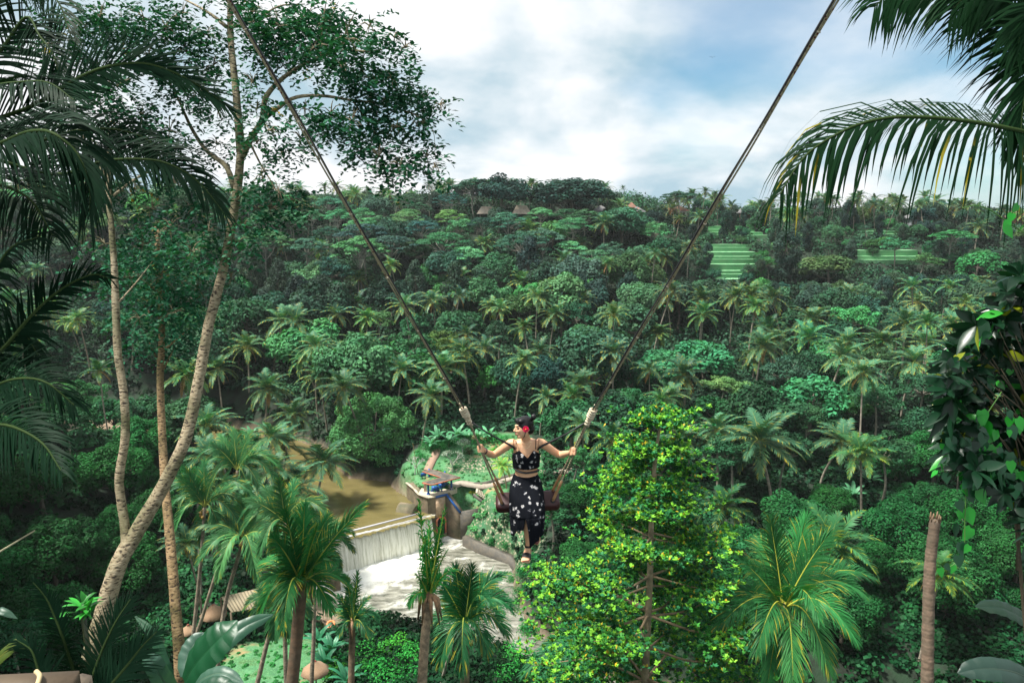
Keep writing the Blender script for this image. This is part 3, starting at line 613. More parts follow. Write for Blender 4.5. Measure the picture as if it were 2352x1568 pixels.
def frond(mb, P, up=(0, 0, 1), nl=30, LL=.9, w=.05, droop=.5, seg=2, tint=(.05, .16, .08), rtint=(.22, .26, .07), rr=.03, rs=rng, ang0=62, ang1=22, start=.12, tipyel=0., gap=0., lift=.25, prof=None, tv=.18, fold=True, vary=.12, bent=0.):
    """pinnate palm leaf along the 3-D polyline P; leaflets are bent strips, drooping under gravity"""
    P = np.asarray(P, float); n0 = len(P); seglen = np.linalg.norm(np.diff(P, axis=0), axis=1); S = np.concatenate([[0], np.cumsum(seglen)]); S /= S[-1]
    tube(mb, P, np.linspace(rr, rr * .25, n0), 5, rtint, cap=False)
    s = np.linspace(start, 1.0, nl); s = np.repeat(s, 2) + (rs.rand(nl * 2) - .5) * .6 / nl; side = np.tile([1., -1.], nl)
    if gap > 0: k = rs.rand(len(s)) > gap; s = s[k]; side = side[k]
    s = np.clip(s, 0, 1); m_ = len(s)
    B = np.stack([np.interp(s, S, P[:, k]) for k in range(3)], 1)
    T = np.stack([np.interp(s, S, g_) for g_ in np.gradient(P, S, axis=0).T], 1); T = unit(T)
    U = np.tile(np.array(up, float), (m_, 1)); X = unit(np.cross(T, U)); U = np.cross(X, T)
    an = np.radians(ang0 + (ang1 - ang0) * s ** 1.3 + rs.randn(m_) * 5)
    pr = np.interp(s, [0, .1, .35, .7, .9, 1], [.45, .7, 1., .85, .55, .35]) if prof is None else np.interp(s, *prof)
    ln = LL * pr * (1 + rs.randn(m_) * vary)
    D = unit(T * np.cos(an)[:, None] + X * (side * np.sin(an))[:, None] + U * lift)
    ww = np.cross(D, U + .25 * X * side[:, None]); ww = unit(ww)
    st = []; p = B.copy(); d = D.copy(); g_ = np.array([0, 0, -1.0])
    for k in range(seg + 1):
        f = k / seg; wk = w * (1 - f ** 2.2) * (.55 + .9 * min(f * 2.5, 1) * .5) * np.minimum(1, pr + .2)
        st.append((p - ww * wk[:, None] / 2, p + ww * wk[:, None] / 2))
        if k < seg:
            p = p + d * (ln / seg)[:, None]; d = unit(d + g_ * droop / seg * (1 + rs.rand(m_) * .5)[:, None] + rs.normal(size=d.shape) * .03)
            if bent > 0 and k == 0:
                bb_ = rs.rand(m_) < bent; d[bb_] = unit(d[bb_] * .2 + g_ * 1.2)
    V = np.stack([q for ab in st for q in ab], 1)   # m, 2(seg+1), 3
    nv = 2 * (seg + 1); base = np.arange(m_)[:, None] * nv
    F = np.concatenate([np.stack([base + 2 * k, base + 2 * k + 1, base + 2 * k + 3, base + 2 * k + 2], -1) for k in range(seg)], 1).reshape(-1, 4)
    t = np.tile(np.array(tint), (m_, nv, 1)).astype(float) * (1 + (rs.rand(m_, 1, 1) - .5) * 2 * tv)
    if tipyel > 0:
        yl = (rs.rand(m_) < tipyel); yc = np.array([.42, .34, .03])
        for k in range(nv):
            f = (k // 2) / seg
            if f >= .5: t[yl, k] = t[yl, k] * (1 - f) + yc * f
    mb.add(V.reshape(-1, 3), F, t.reshape(-1, 3))
def arc(az, el, Ln, bend, n=10, o=(0, 0, 0), side=0.):
    """rachis polyline starting at azimuth/elevation and bending down"""
    P = [np.array(o, float)]; 
    for k in range(n):
        f = (k + .5) / n; e = el - bend * f ** 1.2; a = az + side * f
        P.append(P[-1] + Ln / n * np.array([math.cos(a) * math.cos(e), math.sin(a) * math.cos(e), math.sin(e)]))
    return np.array(P)
def palm_trunk(mb, pts, r0, r1, tint=(.30, .26, .21), n=8, rings=True):
    P = spline(pts, 10); m_ = len(P); r = np.linspace(r0, r1, m_); r[0] *= 1.35
    tt = np.tile(np.array(tint), (m_, 1)) * (.8 + .4 * (np.arange(m_) % 2))[:, None]
    tube(mb, P, r, n, tt, cap=True)
def coconuts(mb, o, rs, n=9, r=.13, tint=(.30, .24, .04)):
    for k in range(n):
        a = rs.rand() * 6.283; tube(mb, [o, np.array(o) + [math.cos(a) * .28, math.sin(a) * .28, -.2]], .02, 4, tint, cap=False); c = np.array(o) + [math.cos(a) * .28, math.sin(a) * .28, -.25 - rs.rand() * .35]
        tube(mb, [c + [0, 0, r], c + [0, 0, r * .5], c, c - [0, 0, r * .6], c - [0, 0, r]], [r * .3, r * .85, r, r * .8, r * .25], 6, tint)
def t_palm(seed, kind='palm', nf=22, Ln=4.3, nl=28, w=.19, LL=1.1, seg=2, base=(.07, .19, .12), dead=2, H=10., curve=1.0, droop=.75, yel=.10):
    rs = np.random.RandomState(seed); cx, cy = curve * rs.randn(), curve * rs.randn()
    t = MB(); palm_trunk(t, [(0, 0, -1.0), (cx * .25, cy * .25, H * .35), (cx * .7, cy * .7, H * .75), (cx, cy, H)], .17, .11, (.34, .30, .24), 7)
    a = MB()
    for k in range(nf):
        az = k * 2.39996 + rs.rand() * .4; f = k / nf; el = R(82) - R(105) * f + rs.randn() * .12
        tb = np.array(base) * (1 + .35 * (rs.rand() - .5)) * (1 + np.array([.9, .28, .0]) * max(0, f - .55) * 1.6)
        frond(a, arc(az, el, Ln * (.85 + .25 * rs.rand()) * (.75 if k < 3 else 1), R(50) + R(28) * rs.rand(), 8, side=rs.randn() * .15), nl=nl, LL=LL, w=w, droop=droop, seg=seg, tint=tb, rs=rs, rr=.05, tipyel=yel * (1 + 2 * f), rtint=(.24, .27, .08), tv=.2)
    parts = [('trunk', new_me(t, 'trunk', M_PTRUNK, True)), ('crown', new_me(a, 'crown', M_PALM), (cx, cy, H))]
    c = MB(); coconuts(c, (0, 0, 0), rs, 8, .16, (.38, .24, .04)); parts.append(('coconut_cluster', new_me(c, 'coconut_cluster', M_PTRUNK, True), (cx, cy, H)))
    if dead:
        dd_ = MB()
        for k in range(dead): frond(dd_, arc(rs.rand() * 6.28, R(-35), Ln * .7, R(50), 6), nl=int(nl * .6), LL=LL * .6, w=w * .8, droop=1.5, tint=(.30, .17, .06), rtint=(.3, .18, .07), rs=rs, rr=.05)
        parts.append(('dead_fronds', new_me(dd_, 'dead_fronds', M_PALM), (cx, cy, H)))
    mk(kind, parts)
for s in range(10): t_palm(60 + s, dead=s % 3, nf=[16, 20, 24, 18, 26][s % 5], Ln=[4.0, 4.6, 4.2, 3.7][s % 4], droop=[.7, 1.1, .9][s % 3], curve=1.5, base=[(.05, .15, .085), (.065, .17, .08), (.045, .13, .085)][s % 3])
for s in range(4): t_palm(80 + s, 'palm_mid', nf=22, Ln=4.4, nl=46, w=.11, LL=1.1, seg=3, dead=1 + s % 2, base=(.055, .16, .085), curve=1.4)
for s in range(2): t_palm(84 + s, 'palm_bright', nf=16, Ln=4.2, nl=46, w=.11, LL=1.1, seg=3, dead=0, base=(.07, .22, .09), yel=.3)

def plant(kind, loc, s=1.0, h=None, rz=None, col=(1, 1, 1), name='tree', label=None, cat=None, group=None, rs=rng, var=None, parts=None, sz=None):
    """a thing (Empty at its foot) whose parts share their meshes with the other copies of the kind"""
    tp = TREE[kind][rs.randint(len(TREE[kind])) if var is None else var]
    o = empty(name, loc, rs.rand() * 6.283 if rz is None else rz); o.rotation_euler.x = rs.randn() * (.06 if len(tp[1]) == 3 else .04); o.rotation_euler.y = rs.randn() * (.06 if len(tp[1]) == 3 else .04); tag(o, label, cat, group)
    for p in tp:
        c = bpy.data.objects.new(p[0], p[1]); COL.objects.link(c); c.parent = o
        if len(p) == 3:     # palms: the crown sits on a trunk of its own height
            f = h / 10.0 if h else s; c.location = (p[2][0] * s, p[2][1] * s, h or p[2][2] * s); c.scale = (s, s, s)
        elif h: c.scale = (s, s, h / 10.0)
        else: c.scale = (s, s, sz or s)
        c.color = (*col, 1) if p[0] in ('crown', 'fronds') else (1, 1, 1, 1)
    return o
# ------------------------------------------------------------------ forest
def pix(p):
    q = Vector(p) - Vector((0, 0, CAMZ)); D = q.dot(CF); return 1176 + 1568 * q.x / D, 784 - 1568 * q.dot(CU) / D, D
OCC = []
def free(x, y, r):
    for a, b_, c in OCC:
        if (a - x) ** 2 + (b_ - y) ** 2 < ((r + c) * .5) ** 2: return False
    return True
def side_word(u): return ['far left', 'left', 'left centre', 'centre', 'right centre', 'right', 'far right'][int(min(6, max(0, u // 336)))]
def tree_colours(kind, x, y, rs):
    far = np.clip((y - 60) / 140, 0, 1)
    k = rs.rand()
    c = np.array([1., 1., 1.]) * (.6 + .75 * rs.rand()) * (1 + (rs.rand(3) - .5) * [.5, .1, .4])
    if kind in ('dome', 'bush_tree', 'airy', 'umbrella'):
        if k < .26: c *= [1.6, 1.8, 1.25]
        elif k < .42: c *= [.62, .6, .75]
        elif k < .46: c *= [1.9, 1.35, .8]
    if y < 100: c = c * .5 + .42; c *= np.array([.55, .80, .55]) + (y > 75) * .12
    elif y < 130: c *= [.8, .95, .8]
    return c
MPALM = [(600, 1185, 150, 9), (640, 1120, 150, 8), (480, 1055, 120, 11), (575, 1010, 110, 10), (450, 1245, 120, 8), (1240, 905, 80, 6), (620, 742, 105, 9), (682, 735, 100, 9), (565, 795, 90, 8), (505, 850, 100, 11), (600, 900, 110, 9), (640, 965, 120, 9), (535, 975, 130, 12), (720, 795, 95, 12), (745, 860, 90, 9), (830, 872, 118, 10), (790, 790, 95, 9),
 (860, 802, 95, 8), (905, 855, 90, 8), (965, 895, 100, 8), (1012, 835, 110, 9), (1056, 768, 75, 8), (1180, 825, 90, 10), (1170, 650, 80, 7), (1215, 530, 80, 7), (1270, 598, 75, 9), (1262, 722, 75, 9), (1352, 690, 70, 9), (1420, 722, 75, 8), (1000, 690, 80, 8), (1140, 705, 75, 7),
 (1070, 640, 80, 7), (1545, 692, 75, 8), (1870, 735, 110, 8), (1740, 800, 105, 9), (1785, 790, 110, 9), (1905, 822, 115, 9), (1992, 862, 110, 12), (2032, 792, 105, 8), (2082, 830, 110, 9), (2128, 795, 100, 8), (1975, 790, 95, 8), (2155, 745, 90, 8), (1320, 872, 95, 7), (1345, 985, 100, 7),
 (1560, 905, 100, 6), (1790, 1030, 190, 8.5), (1655, 1000, 120, 7), (1890, 1010, 130, 6), (1600, 1010, 110, 6), (2300, 960, 150, 8), (2330, 1060, 160, 8), (440, 1130, 120, 11), (585, 1080, 130, 10), (690, 1010, 130, 9), (715, 1080, 150, 7), (1730, 690, 75, 7), (1345, 560, 60, 7), (1120, 800, 80, 7), (760, 720, 85, 8), (540, 720, 90, 8), (1130, 560, 70, 7), (735, 570, 70, 7), (820, 640, 70, 7), (660, 560, 70, 7)]
rs = np.random.RandomState(3)
for (u, v, wpx, h) in MPALM:
    p = HT(u, v, h, 42); s = wpx / 1568 * pix(p)[2] / 7.6; s = min(max(s, .55), 1.25)
    g_ = Vector((p.x, p.y, tz(p.x, p.y)))
    br = .75 + .65 * rs.rand(); c = np.array([1, 1, 1]) * br
    plant('palm_mid' if wpx > 92 else 'palm', g_, s, h=h, col=tuple(c), name='coconut_palm', cat='palm tree', rs=rs,
          label='coconut palm standing clear of the forest, %s, %s' % (side_word(u), 'upper slope' if v < 700 else 'middle slope' if v < 900 else 'valley floor'),
          group='coconut palms rising over the valley forest')
    OCC.append((p.x, p.y, 4.5))
# the round dense tree by the river and the named single trees of the far slope
def rt():
    p = Vector((-19.9, 92.6, 4.2)); rs2 = np.random.RandomState(5); C = []
    while len(C) < 190:
        d = sph(rs2, 1)[0]
        if d[2] < -.55: continue
        C.append((d * 6.1 * (.66 + .32 * rs2.rand()) * [1, 1, .92] + [0, 0, 4.7], .45 + .7 * rs2.rand()))
    a = MB(); crown_from_clumps(a, C, rs2, 130, .34, .2, (.066, .20, .066), cv=.34, up=.6, zmin=-.6)
    t = MB(); tube(t, [(0, 0, -2), (.2, 0, 1), (.3, .1, 4)], [.4, .34, .2], 8, BK); limbs(t, (.2, 0, 1.4), C, rs2, .18, BK, 14)
    o = empty('dense_round_tree', p); tag(o, 'large round dense green tree overhanging the brown river upstream of the weir', 'tree')
    t.build('trunk', M_BARK, o, True); a.build('crown', M_LEAF, o); OCC.append((p.x, p.y, 11))
rt()
SINGLE = [('bush_tree', 700, 775, 10, 1.5, (1.5, 1.75, 1.35), 'wide bright green spreading tree above the left palm grove'), ('dome', 1310, 436, 15, 2.3, (.6, .65, .8), 'very large dark spreading tree on the ridge skyline'),
 ('dome', 1150, 430, 14, 1.7, (.5, .6, .8), 'dark leafy tree on the skyline left of the large ridge tree'), ('dome', 1425, 500, 12, 1.55, (1.0, 1.35, 1.2), 'tall pale green tree standing in front of the ridge houses'),
 ('umbrella', 1090, 430, 13, 1.1, (.9, .9, 1), 'flat topped pale tree on the skyline over the thatched huts'), ('umbrella', 1560, 455, 10, 1.1, (.7, .75, .85), 'flat layered tree on the ridge right of the houses'),
 ('bush_tree', 1860, 905, 8, 1.2, (1.0, 1.5, 1.3), 'rounded bright green tree below the right palm grove'), ('airy', 1665, 880, 7, .9, (2.2, 1.7, .9), 'small yellowish open tree behind the yellow green tree'),
 ('column', 1805, 555, 13, 1.1, (.9, .95, 1), 'tall vine-draped dark tree at the edge of the rice field'), ('dome', 1905, 605, 9, 1.15, (1.9, 1.35, .8), 'round olive coloured tree right of the vine-draped tree'),
 ('umbrella', 2190, 545, 10, .95, (.9, 1.5, .9), 'layered bright topped tree by the right rice field'), ('airy', 2060, 560, 9, 1.0, (1.0, 1.5, 1.2), 'pale green feathery tree between the right rice fields'),
 ('airy', 2125, 595, 8, 1.0, (1.6, 1.5, .9), 'yellowish green spreading tree beside the right rice field'), ('bush_tree', 2245, 600, 8, 1.2, (.9, 1.5, 1.0), 'rounded mid green tree at the right edge of the rice fields'),
 ('bush_tree', 1620, 815, 8, 1.35, (1.1, 1.6, 1.5), 'leafy teal green tree behind the right swing rope'), ('bush_tree', 1530, 835, 7, 1.2, (1.0, 1.35, 1.2), 'bushy green tree just left of the teal tree behind the rope')]
for (k, u, v, h, s, c, lab) in SINGLE:
    p = HT(u, v, h * .75, 60, 300); z = tz(p.x, p.y); plant(k, (p.x, p.y, z), s, col=c, name='broadleaf_tree', label=lab, cat='tree', sz=h / (8. if k == 'bush_tree' else 14 if k in ('umbrella',) else 15 if k == 'column' else 11.5)); OCC.append((p.x, p.y, 8 * s))
# random fill of the slopes
SKU = [-200, 300, 560, 700, 900, 1000, 1060, 1140, 1400, 1440, 1490, 1530, 1640, 1700, 1760, 1850, 2000, 2150, 2300, 2600]
SKV = [400, 420, 425, 425, 440, 425, 415, 410, 425, 488, 485, 450, 440, 475, 455, 445, 455, 450, 490, 490]
RICE = [[(49, 170), (50, 186), (63, 188), (66, 180), (62, 169)], [(52, 192), (54, 202), (68, 203), (72, 192)], [(88, 177), (90, 182), (108, 184), (112, 177)], [(96, 191), (98, 199), (112, 200), (116, 193)]]
RICE = [np.array(r, float) for r in RICE]
cnt = {}
tries = 0
rs = np.random.RandomState(11)
def zone_kind(x, y, u, r):
    if y > 198: return ['dome', 'dome', 'palm', 'column', 'umbrella', 'palm'][r.randint(6)]
    if y > 160: return (['umbrella', 'umbrella', 'dome', 'umbrella', 'airy', 'palm'] if -75 < x < 20 else ['dome', 'column', 'airy', 'bush_tree', 'palm'])[r.randint(5)]
    if y > 138: return ['column', 'dome', 'dome', 'column', 'palm', 'bush_tree', 'airy'][r.randint(7)]
    if y > 100: return ['palm', 'palm', 'palm', 'dome', 'bush_tree', 'airy'][r.randint(6)]
    return ['palm', 'bush_tree', 'bush_tree', 'airy', 'dome', 'bush_tree'][r.randint(6)]
while tries < 14000:
    tries += 1
    y = 44 + 200 * rs.rand() ** .8; x = (rs.rand() * 2 - 1) * (y * .80 + 8); 
    if rs.rand() > (y + 30) / 250: continue
    r = 4.4 if y < 120 else 5.4
    if not free(x, y, r): continue
    if min(pdist(UP, [x], [y])[0], pdist(LOW, [x], [y])[0]) < 3.0: continue
    if pdist(GARD, [x], [y])[0] < 3.5 or pdist(NLAWN, [x], [y])[0] < 2: continue
    if -36 < x < -6 and 40 < y < 74: continue
    if any(pdist(q, [x], [y])[0] < (1.5) for q in RICE): continue
    if x > 40 and 164 < y < 206 and rs.rand() < .5: continue
    z = tz(x, y); u, v, D = pix((x, y, z))
    if v > 1700 or u < -150 or u > 2500: continue
    k = zone_kind(x, y, u, rs)
    if y < 84 and k in ('dome', 'bush_tree'): k = 'near_bush'
    hn = {'near_bush': 7.5, 'dome': 11.5, 'bush_tree': 8., 'umbrella': 14., 'column': 15., 'airy': 12., 'palm': 13.}[k]
    s = .68 + .5 * rs.rand()
    if y < 100: s *= .8
    if y > 195: s *= 1.25
    if x > 40 and 166 < y < 200: s *= .5
    if k == 'palm': h = 4.5 + 9 * rs.rand(); s = .62 + .42 * rs.rand(); top = h + 3 * s
    else: top = hn * s
    ut, vt, _ = pix((x, y, z + top))
    lim = float(np.interp(ut, SKU, SKV)) + rs.rand() * 22 - (14 if k == 'palm' else 0)
    if y < 195: lim = max(lim, 470)
    if any(a_ < ut < b_ and y < 212 for a_, b_ in ((1092, 1142), (1172, 1224), (1440, 1482), (2082, 2114))): lim = max(lim, 491)
    if 1540 < ut < 2010 and y < 170: lim = max(lim, 640)
    if 1930 < ut < 2500 and y < 174: lim = max(lim, 622)
    if 640 < ut < 1180 and 62 < y < 96: lim = max(lim, 1130)
    if 1080 < ut < 1300 and y < 100 and x < 8: lim = max(lim, 1060)
    if vt < lim:
        z2 = None
        f = 1.0
        while f > .42 and vt < lim: f -= .08; ut, vt, _ = pix((x, y, z + top * f))
        if vt < lim: continue
        if k == 'palm': h = h * f - .5; 
        else: s *= f
        if k == 'palm' and h < 2.2: continue
    if cnt.get(k, 0) >= 225: continue
    cnt[k] = cnt.get(k, 0) + 1; OCC.append((x, y, r))
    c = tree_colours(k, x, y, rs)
    zl = 'on the ridge skyline' if y > 198 else 'high on the slope' if y > 165 else 'half way up' if y > 130 else 'low on the slope' if y > 95 else 'near the river bank'
    kn = {'near_bush': 'small leaved bushy tree', 'dome': 'round crowned tree', 'bush_tree': 'bushy tree', 'umbrella': 'flat topped tree', 'column': 'vine-draped tree', 'airy': 'feathery tree', 'palm': 'coconut palm'}[k]
    tone = 'dark' if c.mean() < .85 else 'pale' if c.mean() > 1.25 else 'mid green'
    lab = '%s %s %s, %s' % (tone, kn, zl, side_word(u))
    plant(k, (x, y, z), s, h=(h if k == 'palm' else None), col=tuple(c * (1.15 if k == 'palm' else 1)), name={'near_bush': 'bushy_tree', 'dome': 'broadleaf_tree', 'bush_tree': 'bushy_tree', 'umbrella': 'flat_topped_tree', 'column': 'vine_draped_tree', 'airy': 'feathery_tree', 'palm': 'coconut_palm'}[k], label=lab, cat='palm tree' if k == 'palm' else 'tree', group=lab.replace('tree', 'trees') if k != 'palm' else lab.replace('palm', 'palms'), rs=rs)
print('forest', cnt)

# rice terraces as real steps
M_RICE = mat('young_rice', (.26, .52, .29), .8, attr=True, noise=[(.08, .6, (.20, .44, .20)), (.9, .8, (.06, .22, .09)), (4, .5, (.07, .25, .10))])
b = MB(); 
for q in RICE:
    y0, y1 = q[:, 1].min(), q[:, 1].max(); n = int((y1 - y0) / 2.1)
    for k in range(n):
        ya = y0 + (y1 - y0) * (k + .35 * math.sin(k * 2.1 + y0)) / n; yb = y0 + (y1 - y0) * (k + 1 + .35 * math.sin((k + 1) * 2.1 + y0)) / n + .3
        xs_ = np.linspace(q[:, 0].min(), q[:, 0].max(), 24); xs_ = xs_[pdist(q, xs_, xs_ * 0 + (ya + yb) / 2) < 1]
        if len(xs_) < 2: continue
        zz = max(tz(float(a), (ya + yb) / 2) for a in xs_[::4]) + .55
        w = vnoise(xs_, xs_ * 0 + ya, 9, 2) * 1.6
        ea = .7 * (ea if k else 0) + rs.randn() * .8; eb = .7 * (eb if k else 0) + rs.randn() * .8; xs_ = np.linspace(xs_[0] + ea + 1, xs_[-1] + eb - 1, len(xs_)); V = []; V2 = []
        for a, o_ in zip(xs_, w): V += [(a, ya + o_ + .35, zz), (a, yb + o_ + .3, zz)]; V2 += [(a, ya + o_ + .35, zz), (a, ya + o_ + .3, zz - 3)]
        F = [(2 * i_, 2 * i_ + 2, 2 * i_ + 3, 2 * i_ + 1) for i_ in range(len(xs_) - 1)]
        b.add(V, F, np.array([1, 1, 1]) * (.75 + .4 * rs.rand())); b.add(V2, [(q[3], q[2], q[1], q[0]) for q in F], np.array([.36, .42, .34]) * (.7 + .4 * rs.rand()))
tag(b.build('rice_terraces', M_RICE), kind='structure')

for k in range(64):
    q = RICE[rs.randint(len(RICE))]; i_ = rs.randint(len(q)); t = rs.rand(); x, y = q[i_] * (1 - t) + q[(i_ + 1) % len(q)] * t; x += rs.randn() * 1.2; y += rs.randn() * 1.2
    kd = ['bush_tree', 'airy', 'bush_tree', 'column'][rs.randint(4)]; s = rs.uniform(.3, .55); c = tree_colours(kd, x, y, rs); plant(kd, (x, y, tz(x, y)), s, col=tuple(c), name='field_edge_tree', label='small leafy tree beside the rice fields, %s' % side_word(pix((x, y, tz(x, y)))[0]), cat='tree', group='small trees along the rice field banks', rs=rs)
# undergrowth: one sheet of bushes over the whole valley
def undergrowth():
    rs = np.random.RandomState(21); pts = []
    for (n, y0, y1, xw, smin) in ((5600, 8, 100, 66, 1.0), (6000, 100, 230, 170, 2.3)):
        y = y0 + (y1 - y0) * rs.rand(n * 2); x = (rs.rand(n * 2) * 2 - 1) * np.minimum(xw, y * .8 + 8); 
        d = np.minimum(pdist(UP, x, y), pdist(LOW, x, y)); k = (d > .7) & (pdist(GARD, x, y) > .6) & (pdist(NLAWN, x, y) > .4) & (pdist(SHORE, x, y) > .3) & (np.minimum.reduce([pdist(q, x, y) for q in RICE]) > 1)
        x, y, d = x[k][:n], y[k][:n], d[k][:n]; pts.append(np.stack([x, y, TZ(x, y), np.minimum(smin * (.6 + .8 * rs.rand(len(x))), .35 + d * .35)], 1))
    for q_, n_, s_ in ((GARD, 420, .20), (NLAWN, 260, .18), (GB2, 90, .45)):
        x = rs.uniform(q_[:, 0].min(), q_[:, 0].max(), n_ * 2); y = rs.uniform(q_[:, 1].min(), q_[:, 1].max(), n_ * 2); k = pdist(q_, x, y) < -.1; x = x[k][:n_]; y = y[k][:n_]
        pts.append(np.stack([x, y, TZ(x, y) - .05, s_ * (.25 + .75 * rs.rand(len(x)) ** 2)], 1))
    P = np.concatenate(pts); a = MB()
    per = 52; n = len(P); d = sph(rs, n * per); d[:, 2] = np.abs(d[:, 2]); d = d.reshape(n, per, 3); r = P[:, 3][:, None, None] * (.6 + .5 * rs.rand(n, per, 1))
    X = P[:, None, :3] + d * r * [1, 1, .95]; Nn = d + [0, 0, .5] + rs.normal(size=d.shape) * .5
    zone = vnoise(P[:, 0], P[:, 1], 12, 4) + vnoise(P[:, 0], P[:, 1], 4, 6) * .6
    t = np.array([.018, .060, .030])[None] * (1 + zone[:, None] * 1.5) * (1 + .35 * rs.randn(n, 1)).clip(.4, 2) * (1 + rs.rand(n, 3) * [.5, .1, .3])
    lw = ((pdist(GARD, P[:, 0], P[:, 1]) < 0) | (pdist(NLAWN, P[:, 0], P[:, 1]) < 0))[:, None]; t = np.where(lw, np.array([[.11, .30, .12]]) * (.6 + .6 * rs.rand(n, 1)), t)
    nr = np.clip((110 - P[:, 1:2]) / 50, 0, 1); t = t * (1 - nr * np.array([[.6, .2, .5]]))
    sz = np.clip(P[:, 1] / 100, .3, 1)
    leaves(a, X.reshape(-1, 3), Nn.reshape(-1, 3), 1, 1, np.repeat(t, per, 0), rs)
    # rescale each leaf about its centre to suit its bush
    V = a.V[-1].reshape(-1, 4, 3); c = V.mean(1, keepdims=True); L_ = np.repeat(np.minimum(.16 + .42 * sz, .08 + P[:, 3] * .45), per)[:, None, None]; a.V[-1] = (c + (V - c) * L_ * [1, 1, 1]).reshape(-1, 3)
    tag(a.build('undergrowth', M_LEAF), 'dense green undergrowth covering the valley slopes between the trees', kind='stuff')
undergrowth()
# ------------------------------------------------------------------ yellow-green tiered tree
def tiered_tree():
    rs = np.random.RandomState(77); D = 25.0
    top = Q(1512, 935, D); bt = Q(1480, 1568, D); x0, y0 = bt.x, bt.y; zg = tz(x0, y0)
    o = empty('tiered_almond_tree', (x0, y0, zg)); tag(o, 'tiered tree with bright yellow green leaf clusters and orange young leaves right of the swing', 'tree')
    H = top.z - zg; lean = (top.x - x0 - .15, top.y - y0 - 1.2)
    t = MB(); P = spline([(0, 0, -.5), (0, 0, H * .45), (-.02, -.3, H * .75), (lean[0] * .4, lean[1] * .6, H * .93), (lean[0], lean[1], H)], 8)
    tube(t, P, np.linspace(.20, .03, len(P)), 9, (.36, .28, .18)); t.build('trunk', M_BARK, o, True)
    br = MB(); lf = MB(); RC = []
    def tr(z): return np.array([np.interp(z, P[:, 2], P[:, k]) for k in range(3)])
    z = H - .1; k = 0
    while z > H * .38:
        f = (H - z) / (H * .62)
        rad = np.interp(f, [0, .06, .14, .25, .36, .45, .6, .75, .9, 1], [.5, 1.0, 1.6, 2.5, 2.5, 3.9, 4.1, 4.7, 4.6, 3.6])
        nb = 6 if f < .2 else 9
        for b_ in range(nb):
            az = b_ * 6.283 / nb + k * .7 + rs.randn() * .2
            if f > .33 and math.sin(az) < -.80: continue
            L_ = rad * (.55 + .6 * rs.rand()); s = tr(z + rs.randn() * .09)
            d = np.array([math.cos(az), math.sin(az), 0]); rise = rs.uniform(-.02, .26)
            e = s + d * L_ + [0, 0, rise * L_ * .6 + .1]; m_ = s + d * L_ * .45 + [0, 0, rise * L_ * .05 - .02 * L_] + rs.randn(3) * .09 * L_
            B = spline([s, m_, e], 7); tube(br, B, np.linspace(.03 + .007 * rad, .008, len(B)), 5, (.30, .22, .13), cap=False)
            for q in np.linspace(.38, 1, int(6 + L_ * 4.4)):
                c = np.array([np.interp(q, np.linspace(0, 1, len(B)), B[:, kk]) for kk in range(3)])
                for w in range(11 if q > .5 else 2):
                    so = np.array([-d[1], d[0], 0]) * rs.randn() * .62 * (.35 + q) + d * rs.randn() * .15; zz = abs(rs.randn()) * .08 - .03 - .26 * (rs.rand() < .30) * rs.rand()
                    RC.append(np.concatenate([c + so + [0, 0, zz], [q]]))
        z -= (.70 if f < .15 else 1.25) + .30 * rs.rand(); k += 1
    RC = np.array(RC); n = len(RC); per = 7
    az = rs.rand(n, per) * 6.283; el = rs.uniform(.0, 1.1, (n, per)); d = np.stack([np.cos(az) * np.cos(el), np.sin(az) * np.cos(el), np.sin(el)], -1)
    ll = .130; Pp = RC[:, None, :3] + d * ll * .55; Nn = np.stack([-np.cos(az) * np.sin(el), -np.sin(az) * np.sin(el), np.cos(el)], -1) + rs.normal(size=d.shape) * .15
    c = np.array([.04, .20, .03])[None] * (.7 + .6 * rs.rand(n, 1)); yb = rs.rand(n) < .25 + .35 * (RC[:, 3] > .75); c[yb] = np.array([.16, .40, .035]) * (.8 + .5 * rs.rand(yb.sum(), 1)); dk = rs.rand(n) < .34; c[dk] = np.array([.02, .13, .045]) * (.7 + .7 * rs.rand(dk.sum(), 1))
    c = np.repeat(c[:, None], per, 1); og = (rs.rand(n, per) < .07) & (el > .6); c[og] = [.40, .30, .02]
    leaves(lf, Pp.reshape(-1, 3), Nn.reshape(-1, 3), ll * 1.2, ll * .62, c.reshape(-1, 3), rs, tang=d.reshape(-1, 3), tv=.2)
    br.build('branches', M_BARK, o, True); lf.build('crown', M_SATIN, o)
tiered_tree()

